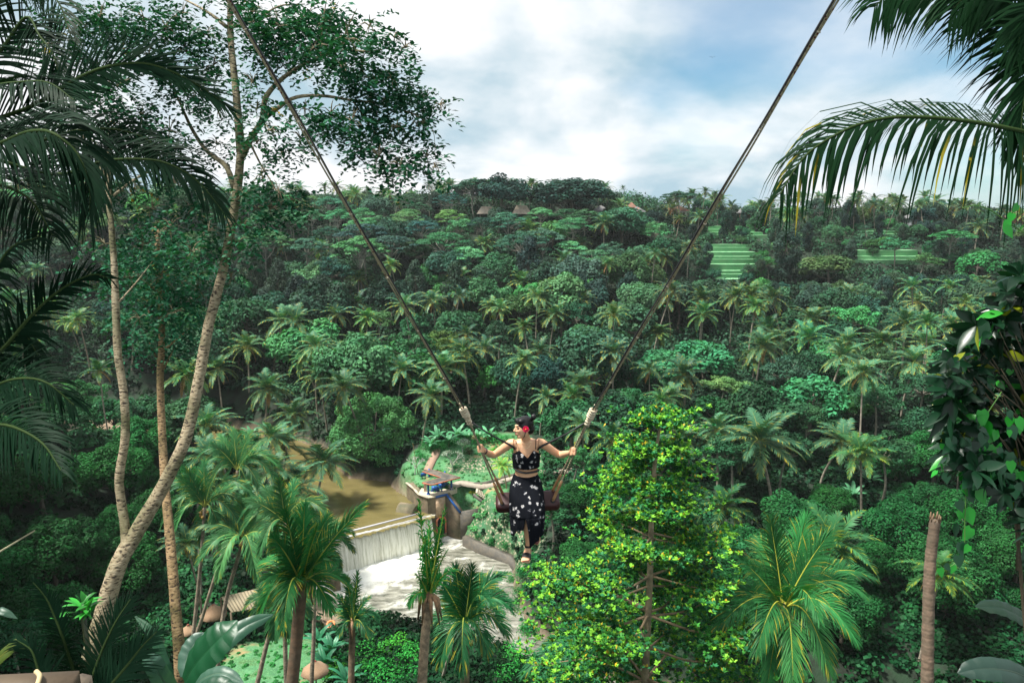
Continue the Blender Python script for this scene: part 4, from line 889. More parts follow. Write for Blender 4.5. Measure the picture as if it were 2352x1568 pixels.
# ------------------------------------------------------------------ the tall pale-barked tree on the left
def qp(l, D=None): return [Q(a[0], a[1], a[2] if len(a) > 2 else D) for a in l]
def sub(P, o): return [Vector(p) - Vector(o) for p in P]
def spray(mb, tw, c, r, n, rs, leaf=.10, base=(.02, .10, .045), droop=.5, tl=.55):
    """leafy twigs inside a ball c, r"""
    c = np.array(c); s = sph(rs, n) * r * (rs.rand(n, 1) ** .45) * [1, 1, .75]; st = c + s
    d = unit(s * [1, 1, .25] + rs.normal(size=(n, 3)) * r * .45 + [0, 0, -droop * r]); 
    m_ = 9; q = np.linspace(.1, 1, m_)[None, :, None]; g_ = np.array([0, 0, -1.0])
    P = st[:, None] + d[:, None] * q * tl + g_ * (q ** 2) * .10
    sd = np.tile([1., -1.], m_)[:m_][None, :, None]; X = unit(np.cross(d, g_))[:, None] * sd
    T = unit(X * .8 + d[:, None] * .6 + g_ * .25 + rs.normal(size=P.shape) * .2); Nn = np.array([0, 0, 1.]) + rs.normal(size=P.shape) * .45
    P = P + T * leaf * .5
    t = np.array(base)[None] * (.6 + .9 * rs.rand(n, 1)); y = rs.rand(n) < .004; t[y] = [.4, .25, .02]
    leaves(mb, P.reshape(-1, 3), Nn.reshape(-1, 3), leaf, leaf * .55, np.repeat(t, m_, 0), rs, tang=T.reshape(-1, 3))
def left_tree():
    rs = np.random.RandomState(31); base = Q(225, 1470, 12.2); zg = tz(base.x, base.y); org = (base.x, base.y, min(zg, base.z)); o = empty('tall_mottled_tree', org)
    tag(o, 'tall mottled pale-barked tree forking low down, its crown spreading over the top left sky', 'tree')
    t = MB()
    main = [(205, 1530, 12.2), (240, 1400, 12.4), (275, 1290, 12.6), (318, 1215, 12.9), (375, 1115, 13.2), (425, 1010, 13.5), (455, 880, 13.8), (480, 745, 14), (512, 620, 14.2), (535, 500, 14.3), (549, 400, 14.4), (553, 350, 14.4)]
    P = spline(qp(main), 5); r = np.interp(np.linspace(0, 1, len(P)), [0, .12, .22, .35, .5, .75, 1], [.175, .15, .148, .125, .112, .095, .082]); tube(t, [p - np.array(org) for p in P], r, 12, wob=.10, seed=1)
    up_ = [(553, 350, 14.4), (548, 280, 14.5), (540, 190, 14.6), (530, 90, 14.8), (528, 0, 15), (522, -110, 15.2)]
    P = spline(qp(up_), 5); tube(t, [p - np.array(org) for p in P], np.linspace(.092, .05, len(P)), 9, wob=.1)
    t.build('trunk', M_PALE, o, True)
    t = MB(); P = spline(qp([(292, 1262, 12.7), (285, 1190, 12.9), (274, 1110, 13.0), (288, 1000, 13.1), (286, 920, 13.2), (272, 820, 13.3), (266, 700, 13.5), (262, 600, 13.6), (256, 520, 13.7), (248, 420, 13.9), (255, 300, 14.1)]), 5)
    r = np.interp(np.linspace(0, 1, len(P)), [0, .05, .2, .6, 1], [.12, .086, .082, .07, .045]); tube(t, [p - np.array(org) for p in P], r, 9, wob=.12, seed=2); t.build('second_stem', M_PALE, o, True)
    t = MB()
    LB = [([(556, 360, 14.4), (578, 315, 14.3), (601, 278, 14.2), (610, 225, 14.1), (638, 190, 14), (682, 157, 13.9), (736, 132, 13.7), (780, 117, 13.5), (846, 119, 13.2)], .075),
          ([(601, 278, 14.2), (638, 249, 14), (671, 227, 13.8), (736, 220, 13.5), (810, 231, 13.2), (876, 238, 13), (950, 262, 12.8)], .05),
          ([(538, 430, 14.4), (520, 384, 14.5), (476, 348, 14.7), (439, 293, 15), (414, 238, 15.2), (380, 170, 15.4)], .065),
          ([(520, 62, 14.8), (494, 40, 15), (439, 7, 15.3), (380, -20, 15.5)], .045), ([(527, 62, 14.8), (560, 58, 14.6), (590, 45, 14.4), (640, 15, 14.2), (700, 10, 14)], .04),
          ([(586, 51, 14.4), (610, 70, 14.3), (640, 110, 14.2)], .02), ([(780, 117, 13.5), (800, 60, 13.4), (820, 20, 13.3)], .025), ([(736, 132, 13.6), (740, 60, 13.6), (750, 0, 13.6)], .03),
          ([(575, 330, 14.3), (600, 380, 14.2), (630, 430, 14.1), (650, 480, 14)], .025), ([(810, 231, 13.2), (850, 290, 13.1), (880, 340, 13)], .02), ([(950, 262, 12.8), (990, 290, 12.7), (1000, 360, 12.6)], .012), ([(846, 119, 13.2), (890, 110, 13.1), (920, 85, 13)], .012),
          ([(260, 450, 13.9), (330, 400, 14), (400, 380, 14.2)], .03), ([(268, 700, 13.5), (320, 640, 13.6), (350, 600, 13.7)], .02), ([(250, 420, 13.9), (200, 330, 14), (160, 260, 14.2)], .03)]
    for pts, r0 in LB:
        P = spline(qp(pts), 5); tb_ = MB(); tube(tb_, [p - np.array(org) for p in P], np.linspace(r0, r0 * .25, len(P)), 7, wob=.1); tb_.build('branch', M_PALE, o, True)
    BL = [(640, 60, 85), (700, 40, 80), (760, 50, 80), (800, 90, 60), (720, 110, 60), (660, 130, 50), (610, 110, 55), (580, 190, 45), (590, 250, 40), (830, 150, 60), (790, 170, 60), (860, 190, 60), (900, 180, 55), (930, 110, 32), (905, 85, 28), (880, 235, 60), (940, 210, 50), (980, 225, 40), (1010, 240, 28), (760, 260, 50), (810, 280, 55), (860, 300, 55), (910, 290, 45), (960, 290, 36), (870, 360, 50), (920, 380, 45), (980, 355, 35), (1000, 385, 22), (830, 340, 40), (700, 250, 36), (730, 290, 40), (690, 320, 40), (650, 350, 36), (620, 300, 36), (600, 400, 45), (640, 440, 45), (670, 460, 40), (620, 480, 38), (590, 330, 30), (560, 450, 30),
          (470, 80, 60), (430, 120, 60), (380, 60, 60), (330, 40, 60), (420, 30, 50), (490, 150, 45), (460, 210, 45), (500, 260, 40), (400, 190, 55), (340, 130, 60), (280, 60, 70), (230, 40, 70), (180, 60, 70), (200, 140, 60), (270, 200, 60), (330, 260, 60), (390, 300, 60), (440, 380, 45), (400, 420, 50), (340, 340, 60), (280, 300, 60), (230, 240, 60), (160, 200, 60), (120, 100, 70), (480, 450, 40), (500, 330, 40), (580, 30, 45), (540, -20, 60), (850, 60, 40), (330, 560, 70), (390, 520, 60), (440, 580, 55), (480, 530, 45), (300, 640, 55), (370, 640, 60), (450, 660, 50), (320, 730, 45), (400, 720, 45), (240, 560, 50), (210, 640, 45), (545, 560, 45), (560, 520, 35), (530, 640, 30), (590, 480, 35), (350, 480, 55), (270, 440, 55), (200, 420, 60), (440, 480, 50)]
    lf = MB()
    for (u, v, r) in BL:
        D = 13.9 + (u < 560) * .9 - (u > 760) * .8 + rs.randn() * .5; c = np.array(Q(u, v, D)) - np.array(org); rm = r / 1568 * D * .86
        k = 24 if (v > 470 and u < 560) else 33
        spray(lf, None, c, rm, int(k * (r / 50) ** 2 * (.75 + .5 * rs.rand())), rs, leaf=.125, tl=.42, base=(.018, .085, .045) if v < 470 else (.02, .10, .05))
        for q in range(9):
            e = c + sph(rs, 1)[0] * rm * .7; tube(t, [c, (c + e) / 2 + [0, 0, .05], e], [.012, .009, .004], 4, cap=False)
    t.build('twigs', M_PALE, o, True)['kind'] = 'stuff'; lf.build('crown', M_LEAF, o)
left_tree()
def thin_tree():
    rs = np.random.RandomState(32); pts = [(418, 1620, 15), (412, 1500, 15), (402, 1380, 15.3), (390, 1230, 15.8), (378, 1100, 16.4), (372, 980, 16.8), (368, 860, 17), (372, 760, 17.2), (364, 640, 17.4), (360, 520, 17.6)]
    P = spline(qp(pts), 5); g_ = P[0].copy(); zg = tz(g_[0], g_[1]); org = np.array([g_[0], g_[1], min(zg, g_[2] - .2)]); o = empty('slender_mottled_tree', org); tag(o, 'slender straight brown-ringed tree standing behind the low fork of the mottled tree', 'tree')
    P = np.concatenate([[org + [0, 0, -.3]], P]); t = MB(); tube(t, P - org, np.linspace(.135, .06, len(P)), 10, wob=.08, seed=4)
    lf = MB()
    for (u, v, r) in [(330, 700, 60), (400, 690, 60), (440, 750, 50), (340, 780, 50), (300, 620, 60), (420, 620, 60), (460, 680, 45), (360, 560, 60), (480, 620, 40), (400, 800, 35)]:
        c = np.array(Q(u, v, 17.3)) - org; rm = r / 1568 * 17.3; spray(lf, None, c, rm, int(40 * (r / 50) ** 2), rs, leaf=.13, base=(.018, .10, .05)); e = np.array([np.interp(c[2] - .6, (P - org)[:, 2], (P - org)[:, k]) for k in range(3)]); tube(t, [e, (c + e) / 2, c], [.035, .02, .01], 5, cap=False)
    t.build('trunk', M_PALE, o, True).color = (.95, .78, .6, 1); lf.build('crown', M_LEAF, o)
thin_tree()

# ------------------------------------------------------------------ palms of the foreground
def qarc(b, tip, arch, n=12, tw=0):
    b = np.array(b); t = np.array(tip); s = np.linspace(0, 1, n)[:, None]; h = np.array([0, 0, 1.])
    return b * (1 - s) + t * s + h * arch * np.linalg.norm(t - b) * (4 * s * (1 - s)) * (1 - .25 * (s - .5))
def hero_palm(name, label, base, D, trunk, tips, LL=.55, w=.05, nl=46, tint=(.04, .20, .07), r0=.16, r1=.12, seed=0, droop=.8, rt=(.30, .36, .06), nuts=0, ttint=(.30, .23, .15), bent=0, gap=0, dead=0, up=None, yel=.1, col=(1, 1, 1), extra=None):
    rs = np.random.RandomState(seed); B = np.array(Q(*base, D)); TP = [np.array(Q(a, b_, D + c)) for a, b_, c in trunk]
    g_ = TP[0]; zg = tz(g_[0], g_[1]); foot = np.array([g_[0], g_[1], min(zg, g_[2] - .3)]); o = empty(name, foot); tag(o, label, 'palm tree')
    t = MB(); palm_trunk(t, [foot * 0 - [0, 0, .3]] + [p - foot for p in TP] + [B - foot], r0, r1, ttint, 12); t.build('trunk', M_PTRUNK, o, True)
    for (u, v, dd, ar) in tips:
        f = MB(); tp = np.array(Q(u, v, D + dd)); P = qarc(B - foot, tp - foot, ar); ln = np.linalg.norm(tp - B)
        frond(f, P, up=(0, -.45, 1) if up is None else up, nl=int(nl * 1.55), LL=LL * 1.1, w=w * .85, droop=droop, seg=3, tint=np.array(tint) * np.array([.8, .9, .75]) * (.7 + .6 * rs.rand()) * (1 + rs.rand(3) * [.4, .1, .1]), rs=rs, rr=.035, ang0=50, ang1=14, tipyel=yel, rtint=rt, bent=bent, gap=gap, start=.14, tv=.25)
        q = f.build('frond', M_PALM, o); q.color = (*col, 1)
    if nuts: c = MB(); coconuts(c, B - foot, rs, nuts, .12, (.42, .26, .04)); c.build('coconut_cluster', M_PTRUNK, o, True)
    if dead:
        c = MB()
        for k in range(dead):
            a = rs.rand() * 6.28; e = [math.cos(a) * .35, math.sin(a) * .35, -.25 - .5 * rs.rand()]; tube(c, [B - foot + [0, 0, .2], B - foot + np.array(e) * [.7, .7, 0], B - foot + e], [.07, .06, .015], 5, (.33, .19, .10))
        c.build('dry_sheath', M_PTRUNK, o)
    return o
hero_palm('coconut_palm', 'large young coconut palm with upright green fronds left of the white water', (692, 1345), 19, [(668, 1600, 0), (680, 1480, 0)],
   [(655, 1175, -.3, .05), (700, 1160, .6, .02), (752, 1185, .8, .04), (838, 1160, .2, .06), (625, 1235, -.6, .12), (612, 1330, -.6, .25), (600, 1400, .3, .35), (770, 1290, -1.2, .15), (760, 1400, -.8, .35), (728, 1215, -1.5, .05), (600, 1290, 1.5, .15), (650, 1440, -1.6, .4), (800, 1340, 1, .25), (672, 1230, 1.5, .05)], LL=.62, w=.05, nl=50, tint=(.025, .17, .05), seed=1, yel=.12, dead=4, r0=.175, r1=.165, ttint=(.14, .085, .05))
hero_palm('coconut_palm', 'storm-torn palm with broken ragged fronds and brown dry sheaths in front of the foaming pool', (985, 1375), 19, [(968, 1600, 0), (975, 1480, 0)],
   [(962, 1150, 0, -.02), (1022, 1168, .2, .03), (975, 1235, -.3, .02), (1005, 1230, .2, .02), (955, 1320, -.4, .15), (1050, 1310, .5, .25), (985, 1200, .5, 0), (940, 1385, -.4, .4), (1030, 1260, -.8, .1)], LL=.42, w=.06, nl=30, tint=(.03, .24, .06), seed=2, bent=.55, gap=.25, dead=12, r0=.15, r1=.12, yel=.2, droop=1.3, ttint=(.33, .25, .16))
hero_palm('coconut_palm', 'small thin-stemmed palm with a short ragged tuft standing before the pool', (810, 1432), 27, [(806, 1640, 0), (808, 1500, 0)],
   [(798, 1325, 0, .02), (822, 1312, 0, .02), (776, 1368, 0, .15), (848, 1372, 0, .15), (765, 1410, .4, .35), (868, 1420, .3, .4), (812, 1360, -1, .1), (780, 1455, -.3, .5), (845, 1460, -.6, .4)], LL=.45, w=.055, nl=34, tint=(.03, .16, .07), seed=3, bent=.2, dead=4, r0=.15, r1=.11, ttint=(.22, .15, .09))
hero_palm('coconut_palm', 'bushy palm with arching fronds and an orange flower spike at the edge of the pool', (1068, 1440), 26, [(1066, 1650, 0), (1068, 1540, 0)],
   [(1008, 1330, 0, .1), (1045, 1300, .4, .03), (1085, 1298, -.2, .03), (1150, 1325, .5, .25), (1175, 1400, 0, .45), (1120, 1500, -.8, .5), (985, 1440, .3, .35), (1010, 1525, -.5, .5), (1060, 1545, -1.4, .6), (1165, 1455, -.8, .4), (1100, 1340, .9, .1), (1030, 1370, 1, .1), (1120, 1380, -1.5, .3)], LL=.8, w=.06, nl=44, tint=(.02, .13, .055), seed=4, nuts=5, r0=.2, r1=.16)
hero_palm('coconut_palm', 'large coconut palm with long yellow-ribbed fronds spreading at the bottom right', (1800, 1400), 24, [(1790, 1640, 0), (1796, 1500, 0)],
   [(1768, 1190, .3, .03), (1852, 1190, .5, .03), (1905, 1225, -.2, .08), (1695, 1280, -.5, .06), (1640, 1455, -1.2, .28), (1990, 1370, .4, .28), (1965, 1470, -.9, .38), (2012, 1330, 1.6, .2), (1735, 1500, -1.8, .35), (1905, 1545, -1.6, .4), (1822, 1590, -2.2, .3), (1655, 1370, 1.3, .2), (1810, 1250, 1.7, .04), (1930, 1290, 1.4, .15), (1745, 1240, 1.5, .08), (1760, 1590, -1.0, .3), (1880, 1420, -2.8, .3)], LL=.95, w=.06, nl=52, tint=(.035, .18, .06), seed=5, nuts=10, rt=(.42, .44, .06), r0=.22, r1=.17, dead=5, droop=.9, yel=.15, ttint=(.17, .11, .07))
hero_palm('coconut_palm', 'dark palm with drooping fronds half hidden under the yellow green tree', (1382, 1500), 30, [(1380, 1680, 0), (1381, 1600, 0)],
   [(1200, 1548, -.5, .25), (1245, 1490, 1, .2), (1505, 1500, .6, .2), (1560, 1520, -.4, .25), (1280, 1590, -1.5, .35), (1450, 1590, -1.5, .35), (1375, 1420, 1, .05), (1340, 1600, -2, .4), (1310, 1450, 1.5, .15), (1450, 1440, 1.5, .12)], LL=.95, w=.075, nl=46, tint=(.025, .12, .06), seed=6, rt=(.2, .25, .08))
o = hero_palm('coconut_palm', 'pale fronded palm at the bottom edge between the banana leaves and the largest young palm', (560, 1235), 46, [(500, 1560, 0), (515, 1400, 0)],
   [(440, 1215, 0, .2), (455, 1290, -1, .3), (520, 1150, 1, .05), (560, 1140, 0, .02), (640, 1180, 1, .15), (650, 1270, -.5, .3), (590, 1330, -1, .4), (500, 1330, -1.5, .4), (610, 1150, 1.5, .08), (480, 1170, 1.5, .12)], LL=1.0, w=.10, nl=40, tint=(.07, .23, .10), seed=7, rt=(.4, .42, .08), r0=.17, r1=.12, nuts=6, ttint=(.33, .27, .2))
for k, (bs_, tr_, tl_, D_, sc_, lab_) in enumerate([
    ((470, 1165), [(435, 1560, 0), (448, 1420, 0), (462, 1280, 0)], 1.0, 46, 1.0, 'tall thin coconut palm just right of the slender mottled trunk'),
    ((545, 1080), [(420, 1580, 0), (470, 1400, 0), (515, 1250, 0)], 1.0, 52, 1.0, 'coconut palm with a long trunk leaning up to the right in the left grove'),
    ((655, 1200), [(660, 1620, 0), (655, 1480, 0), (654, 1330, 0)], 1.0, 40, .8, 'straight grey coconut palm just left of the large young palm'),
    ((640, 1400), [(580, 1620, 0), (598, 1540, 0), (618, 1460, 0)], 1.0, 38, .55, 'short pale trunked palm leaning over the lawn at the bottom left'),
    ((725, 1250), [(716, 1560, 0), (720, 1480, 0), (722, 1380, 0)], 1.0, 44, .75, 'slim grey palm in front of the left end of the falling water')]):
    rq = np.random.RandomState(200 + k); R_ = 115 * sc_ * 46 / D_
    tips = [(bs_[0] + R_ * math.cos(a) * (1 - .25 * (math.sin(a) > .6)), bs_[1] - R_ * math.sin(a) * (.95 if math.sin(a) > 0 else .8), rq.uniform(-1.2, 1.2), .10 + .30 * (math.sin(a) < .3)) for a in np.arange(13) * 6.283 / 13 + rq.rand(13) * .3]
    hero_palm('coconut_palm', lab_, bs_, D_, tr_, tips, LL=.85, w=.09, nl=34, tint=(.045, .17, .07), seed=210 + k, rt=(.3, .34, .08), r0=.15, r1=.11, nuts=5 if k < 3 else 0, ttint=(.30, .25, .18))
# bare topped palm trunk
def stump():
    D = 17; P = [np.array(Q(u, v, D + d)) for u, v, d in [(2128, 1640, 0), (2130, 1540, 0), (2132, 1420, 0), (2136, 1300, 0), (2148, 1192, 0)]]; zg = tz(P[0][0], P[0][1]); org = np.array([P[0][0], P[0][1], min(zg, P[0][2] - .6)])
    m_ = spline([org - [0, 0, .3]] + P, 30); k = np.arange(len(m_)); r = (.155 - .035 * k / len(k)) * (1 + .04 * (k % 2) + .03 * np.sin(k * .7)); b = MB(); tube(b, m_ - org, r, 14, np.array([.19, .13, .09])[None] * (.75 + .3 * (k % 2) + .15 * np.sin(k * 1.7))[:, None] * (1 - .35 * (k > len(k) * .86))[:, None], wob=.07)
    [tube(b, [m_[-1] - org + [.10 * math.cos(a), .10 * math.sin(a), -.05], m_[-1] - org + [.11 * math.cos(a), .11 * math.sin(a), .04 + .07 * ((int(a * 3) % 3))]], [.04, .012], 5, (.22, .13, .07)) for a in np.arange(9) * .7]
    o = b.build('bare_palm_trunk', M_PTRUNK, loc=org); tag(o, 'leafless ringed palm trunk with a broken top at the lower right', 'tree trunk')
stump()

# fronds reaching in from both edges, shade painted into their dark tint: explicit mid-ribs
def edge_palm(name, label, crown, fr, tint, LL, w, nl, trunk=None, seed=0, **kw):
    rs = np.random.RandomState(seed); C = np.array(Q(*crown)); sg = np.sign(C[0]) if abs(C[0]) > 4.2 else 0; zg = tz(C[0], C[1]); foot = np.array([C[0] + sg * 1.6, C[1] - 1.5, tz(C[0] + sg * 1.6, C[1] - 1.5)]); o = empty(name, foot); tag(o, label, 'palm tree')
    t = MB(); palm_trunk(t, [(0, 0, -.4), (.02 * sg, 0, (C[2] - foot[2]) * .5), C - foot], .2, .15, (.2, .16, .12), 10); t.build('trunk', M_PTRUNK, o, True)
    if sg:
        for q in range(8):
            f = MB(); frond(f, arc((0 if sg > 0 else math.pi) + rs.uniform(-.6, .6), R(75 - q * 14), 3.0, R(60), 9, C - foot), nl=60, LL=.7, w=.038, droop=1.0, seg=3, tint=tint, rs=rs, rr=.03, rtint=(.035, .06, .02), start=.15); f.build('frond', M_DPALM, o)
    for spec in fr:
        pts, up, k = spec[:3]; a = dict(droop=.7, ang0=65, ang1=25, lift=.15); a.update(kw); a.update(spec[3] if len(spec) > 3 else {})
        P = spline([C] + qp(pts), 5) - foot if a.pop('root', True) else spline(qp(pts), 5) - foot
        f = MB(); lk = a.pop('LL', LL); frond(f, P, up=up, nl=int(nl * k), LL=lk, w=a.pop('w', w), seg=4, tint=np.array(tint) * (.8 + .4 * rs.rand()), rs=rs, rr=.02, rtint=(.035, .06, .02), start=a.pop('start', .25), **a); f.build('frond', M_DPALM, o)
    return o
CAMN = tuple(-CF)
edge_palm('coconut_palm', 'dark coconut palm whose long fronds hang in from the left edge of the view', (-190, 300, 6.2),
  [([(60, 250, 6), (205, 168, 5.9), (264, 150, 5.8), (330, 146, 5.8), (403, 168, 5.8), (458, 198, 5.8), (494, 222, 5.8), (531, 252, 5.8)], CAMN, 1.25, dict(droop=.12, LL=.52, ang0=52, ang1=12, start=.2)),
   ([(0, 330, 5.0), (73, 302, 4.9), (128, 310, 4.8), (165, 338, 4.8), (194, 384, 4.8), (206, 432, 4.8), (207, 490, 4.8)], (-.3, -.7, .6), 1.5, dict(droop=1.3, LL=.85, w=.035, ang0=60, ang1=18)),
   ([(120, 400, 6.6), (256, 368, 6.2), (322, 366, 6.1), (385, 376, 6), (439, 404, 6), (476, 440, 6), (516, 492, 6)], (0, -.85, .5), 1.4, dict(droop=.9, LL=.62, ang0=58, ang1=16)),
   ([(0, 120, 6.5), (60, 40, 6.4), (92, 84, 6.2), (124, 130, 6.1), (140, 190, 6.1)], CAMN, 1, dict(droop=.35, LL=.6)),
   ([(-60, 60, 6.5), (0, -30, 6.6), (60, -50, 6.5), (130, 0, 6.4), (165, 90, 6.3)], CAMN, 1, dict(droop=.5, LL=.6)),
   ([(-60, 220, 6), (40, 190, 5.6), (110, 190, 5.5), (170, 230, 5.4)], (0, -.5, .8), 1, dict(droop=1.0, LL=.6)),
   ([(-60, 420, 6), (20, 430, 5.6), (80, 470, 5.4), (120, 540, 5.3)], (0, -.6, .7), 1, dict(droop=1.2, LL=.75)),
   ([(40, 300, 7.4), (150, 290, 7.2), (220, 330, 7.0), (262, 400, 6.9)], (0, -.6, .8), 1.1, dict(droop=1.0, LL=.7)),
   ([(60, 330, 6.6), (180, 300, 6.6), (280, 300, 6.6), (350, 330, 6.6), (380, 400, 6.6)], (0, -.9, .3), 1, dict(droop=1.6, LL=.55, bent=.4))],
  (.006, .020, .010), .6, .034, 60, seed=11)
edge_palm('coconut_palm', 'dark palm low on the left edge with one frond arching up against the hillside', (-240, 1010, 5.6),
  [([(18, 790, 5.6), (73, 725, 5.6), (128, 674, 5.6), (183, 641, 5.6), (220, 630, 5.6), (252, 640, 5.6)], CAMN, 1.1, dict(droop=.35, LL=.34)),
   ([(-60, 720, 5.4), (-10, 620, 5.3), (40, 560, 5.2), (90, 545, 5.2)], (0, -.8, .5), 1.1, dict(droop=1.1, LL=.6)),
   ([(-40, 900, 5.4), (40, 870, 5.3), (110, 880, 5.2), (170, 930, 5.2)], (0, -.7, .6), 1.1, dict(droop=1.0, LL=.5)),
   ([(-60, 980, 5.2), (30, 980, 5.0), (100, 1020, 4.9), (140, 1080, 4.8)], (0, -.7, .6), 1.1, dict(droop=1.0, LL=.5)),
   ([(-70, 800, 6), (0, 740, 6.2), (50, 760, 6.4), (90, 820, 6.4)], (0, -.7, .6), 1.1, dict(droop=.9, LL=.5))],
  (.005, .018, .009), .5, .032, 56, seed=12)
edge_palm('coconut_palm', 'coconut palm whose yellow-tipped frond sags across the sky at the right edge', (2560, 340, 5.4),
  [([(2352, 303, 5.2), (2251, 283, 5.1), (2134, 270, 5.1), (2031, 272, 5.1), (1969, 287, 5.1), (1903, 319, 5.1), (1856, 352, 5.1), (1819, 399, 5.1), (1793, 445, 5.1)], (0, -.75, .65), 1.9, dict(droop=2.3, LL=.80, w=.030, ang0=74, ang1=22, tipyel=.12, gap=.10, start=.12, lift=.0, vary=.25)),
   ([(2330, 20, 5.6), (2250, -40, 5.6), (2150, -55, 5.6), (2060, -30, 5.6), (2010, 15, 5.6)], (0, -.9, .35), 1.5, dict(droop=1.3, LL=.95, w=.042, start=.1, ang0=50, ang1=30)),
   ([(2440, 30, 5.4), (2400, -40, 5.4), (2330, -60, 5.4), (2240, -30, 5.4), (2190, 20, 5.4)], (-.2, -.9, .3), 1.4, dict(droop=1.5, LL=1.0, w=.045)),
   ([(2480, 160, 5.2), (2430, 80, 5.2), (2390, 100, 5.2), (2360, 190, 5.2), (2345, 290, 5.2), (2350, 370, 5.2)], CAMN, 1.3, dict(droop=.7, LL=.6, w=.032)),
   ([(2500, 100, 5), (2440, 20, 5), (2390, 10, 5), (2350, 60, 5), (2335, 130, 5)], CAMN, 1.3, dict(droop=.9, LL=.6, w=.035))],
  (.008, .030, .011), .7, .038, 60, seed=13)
# dark low fronds at the bottom left
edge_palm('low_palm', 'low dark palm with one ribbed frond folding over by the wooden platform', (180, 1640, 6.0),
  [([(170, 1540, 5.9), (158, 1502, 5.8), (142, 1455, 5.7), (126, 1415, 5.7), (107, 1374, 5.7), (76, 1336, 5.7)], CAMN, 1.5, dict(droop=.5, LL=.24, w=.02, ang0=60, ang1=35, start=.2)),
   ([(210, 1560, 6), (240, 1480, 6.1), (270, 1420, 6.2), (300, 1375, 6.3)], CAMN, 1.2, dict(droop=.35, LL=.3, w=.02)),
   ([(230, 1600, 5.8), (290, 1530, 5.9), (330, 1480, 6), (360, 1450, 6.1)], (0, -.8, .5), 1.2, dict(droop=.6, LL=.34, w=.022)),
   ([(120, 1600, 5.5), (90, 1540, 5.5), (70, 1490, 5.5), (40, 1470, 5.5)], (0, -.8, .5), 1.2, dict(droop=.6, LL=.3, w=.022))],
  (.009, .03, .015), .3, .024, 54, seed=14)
# ------------------------------------------------------------------ the swing
S0 = Q(1213, 1150, 7.0)
def pj(u, v, D): return np.array(Q(u, v, D) - S0)
VX = np.array(CR); VY = np.array(CU); VZ = -np.array(CF)        # right, up, towards the viewer
M_ROPE = bpy.data.materials.new('flecked_rope'); M_ROPE.use_nodes = True; nt = M_ROPE.node_tree; b_ = nt.nodes['Principled BSDF']; b_.inputs['Roughness'].default_value = .85
g = N(nt, 'ShaderNodeTexCoord'); vo = N(nt, 'ShaderNodeTexVoronoi', inp={'Scale': 42.0}); L(nt, g.outputs['Object'], vo.inputs['Vector'])
vr = N(nt, 'ShaderNodeMapRange', inp={1: .22, 2: .30, 3: 1, 4: 0}); L(nt, vo.outputs['Distance'], vr.inputs[0])
q = N(nt, 'ShaderNodeMixRGB', inp={1: (.24, .21, .13, 1), 2: (.10, .02, .012, 1)}); L(nt, vr.outputs[0], q.inputs[0]); L(nt, q.outputs[0], b_.inputs['Base Color'])
wv = N(nt, 'ShaderNodeTexWave', inp={'Scale': 24.0, 'Distortion': 2.0}); wv.bands_direction = 'DIAGONAL'; L(nt, g.outputs['Object'], wv.inputs['Vector'])
bb = N(nt, 'ShaderNodeBump', inp={'Strength': .7, 'Distance': .006}); L(nt, wv.outputs[0], bb.inputs['Height']); L(nt, bb.outputs[0], b_.inputs['Normal'])
M_KNOT = mat('cream_rope', (.55, .50, .36), .8, noise=[(60, .5, (.28, .12, .07))], bump=(90, .6, .004))
M_BLACK = mat('black_strap', (.012, .012, .014), .6)
M_SLEEVE = mat('worn_wood_sleeve', (.36, .20, .09), .5, noise=[(20, .6, (.22, .11, .05))], bump=(40, .3, .003))
M_LEATH = mat('maroon_leather', (.035, .010, .011), .42, noise=[(3, .5, (.055, .018, .017))], bump=(80, .15, .002), spec=.35)
sw = empty('swing', S0); tag(sw, 'rope swing with a padded dark maroon seat hanging over the valley from two long ropes', 'swing')
nrm_ = unit(VY * .80 + VZ * .60); xr = unit(VX * 1.0 + VY * .045); fz = np.cross(xr, nrm_); fz = unit(fz); nrm_ = np.cross(fz, xr)
SM = Matrix(((xr[0], -fz[0], nrm_[0], 0), (xr[1], -fz[1], nrm_[1], 0), (xr[2], -fz[2], nrm_[2], 0), (0, 0, 0, 1)))
b = MB(); box(b, (0, 0, 0), (.655, .21, .13))
seat = b.build('seat', M_LEATH, sw); seat.matrix_local = Matrix.Translation(Vector(pj(1212, 1151, 6.99))) @ SM
bv = seat.modifiers.new('b', 'BEVEL'); bv.width = .048; bv.segments = 7
for p_ in seat.data.polygons: p_.use_smooth = True
KL = dict(k=(1067.5, 947, 6.42), kb=(1079, 972, 6.50), f=(1153, 1156, 6.90), r=(1156.5, 1137, 7.02), top=(524, -2, 4.30))
KR = dict(k=(1358.8, 950, 6.42), kb=(1348, 973, 6.50), f=(1270, 1149, 6.90), r=(1269, 1128, 7.02), top=(1924, -2, 3.95))
def helix(c0, c1, rad, turns, n=14):
    c0 = np.array(c0); c1 = np.array(c1); ax = unit(c1 - c0); a = unit(np.cross(ax, [0, 1, .2])); b2 = np.cross(ax, a); t = np.linspace(0, 1, int(turns * n))
    return [c0 + (c1 - c0) * q + a * math.cos(q * turns * 6.283) * rad + b2 * math.sin(q * turns * 6.283) * rad for q in t]
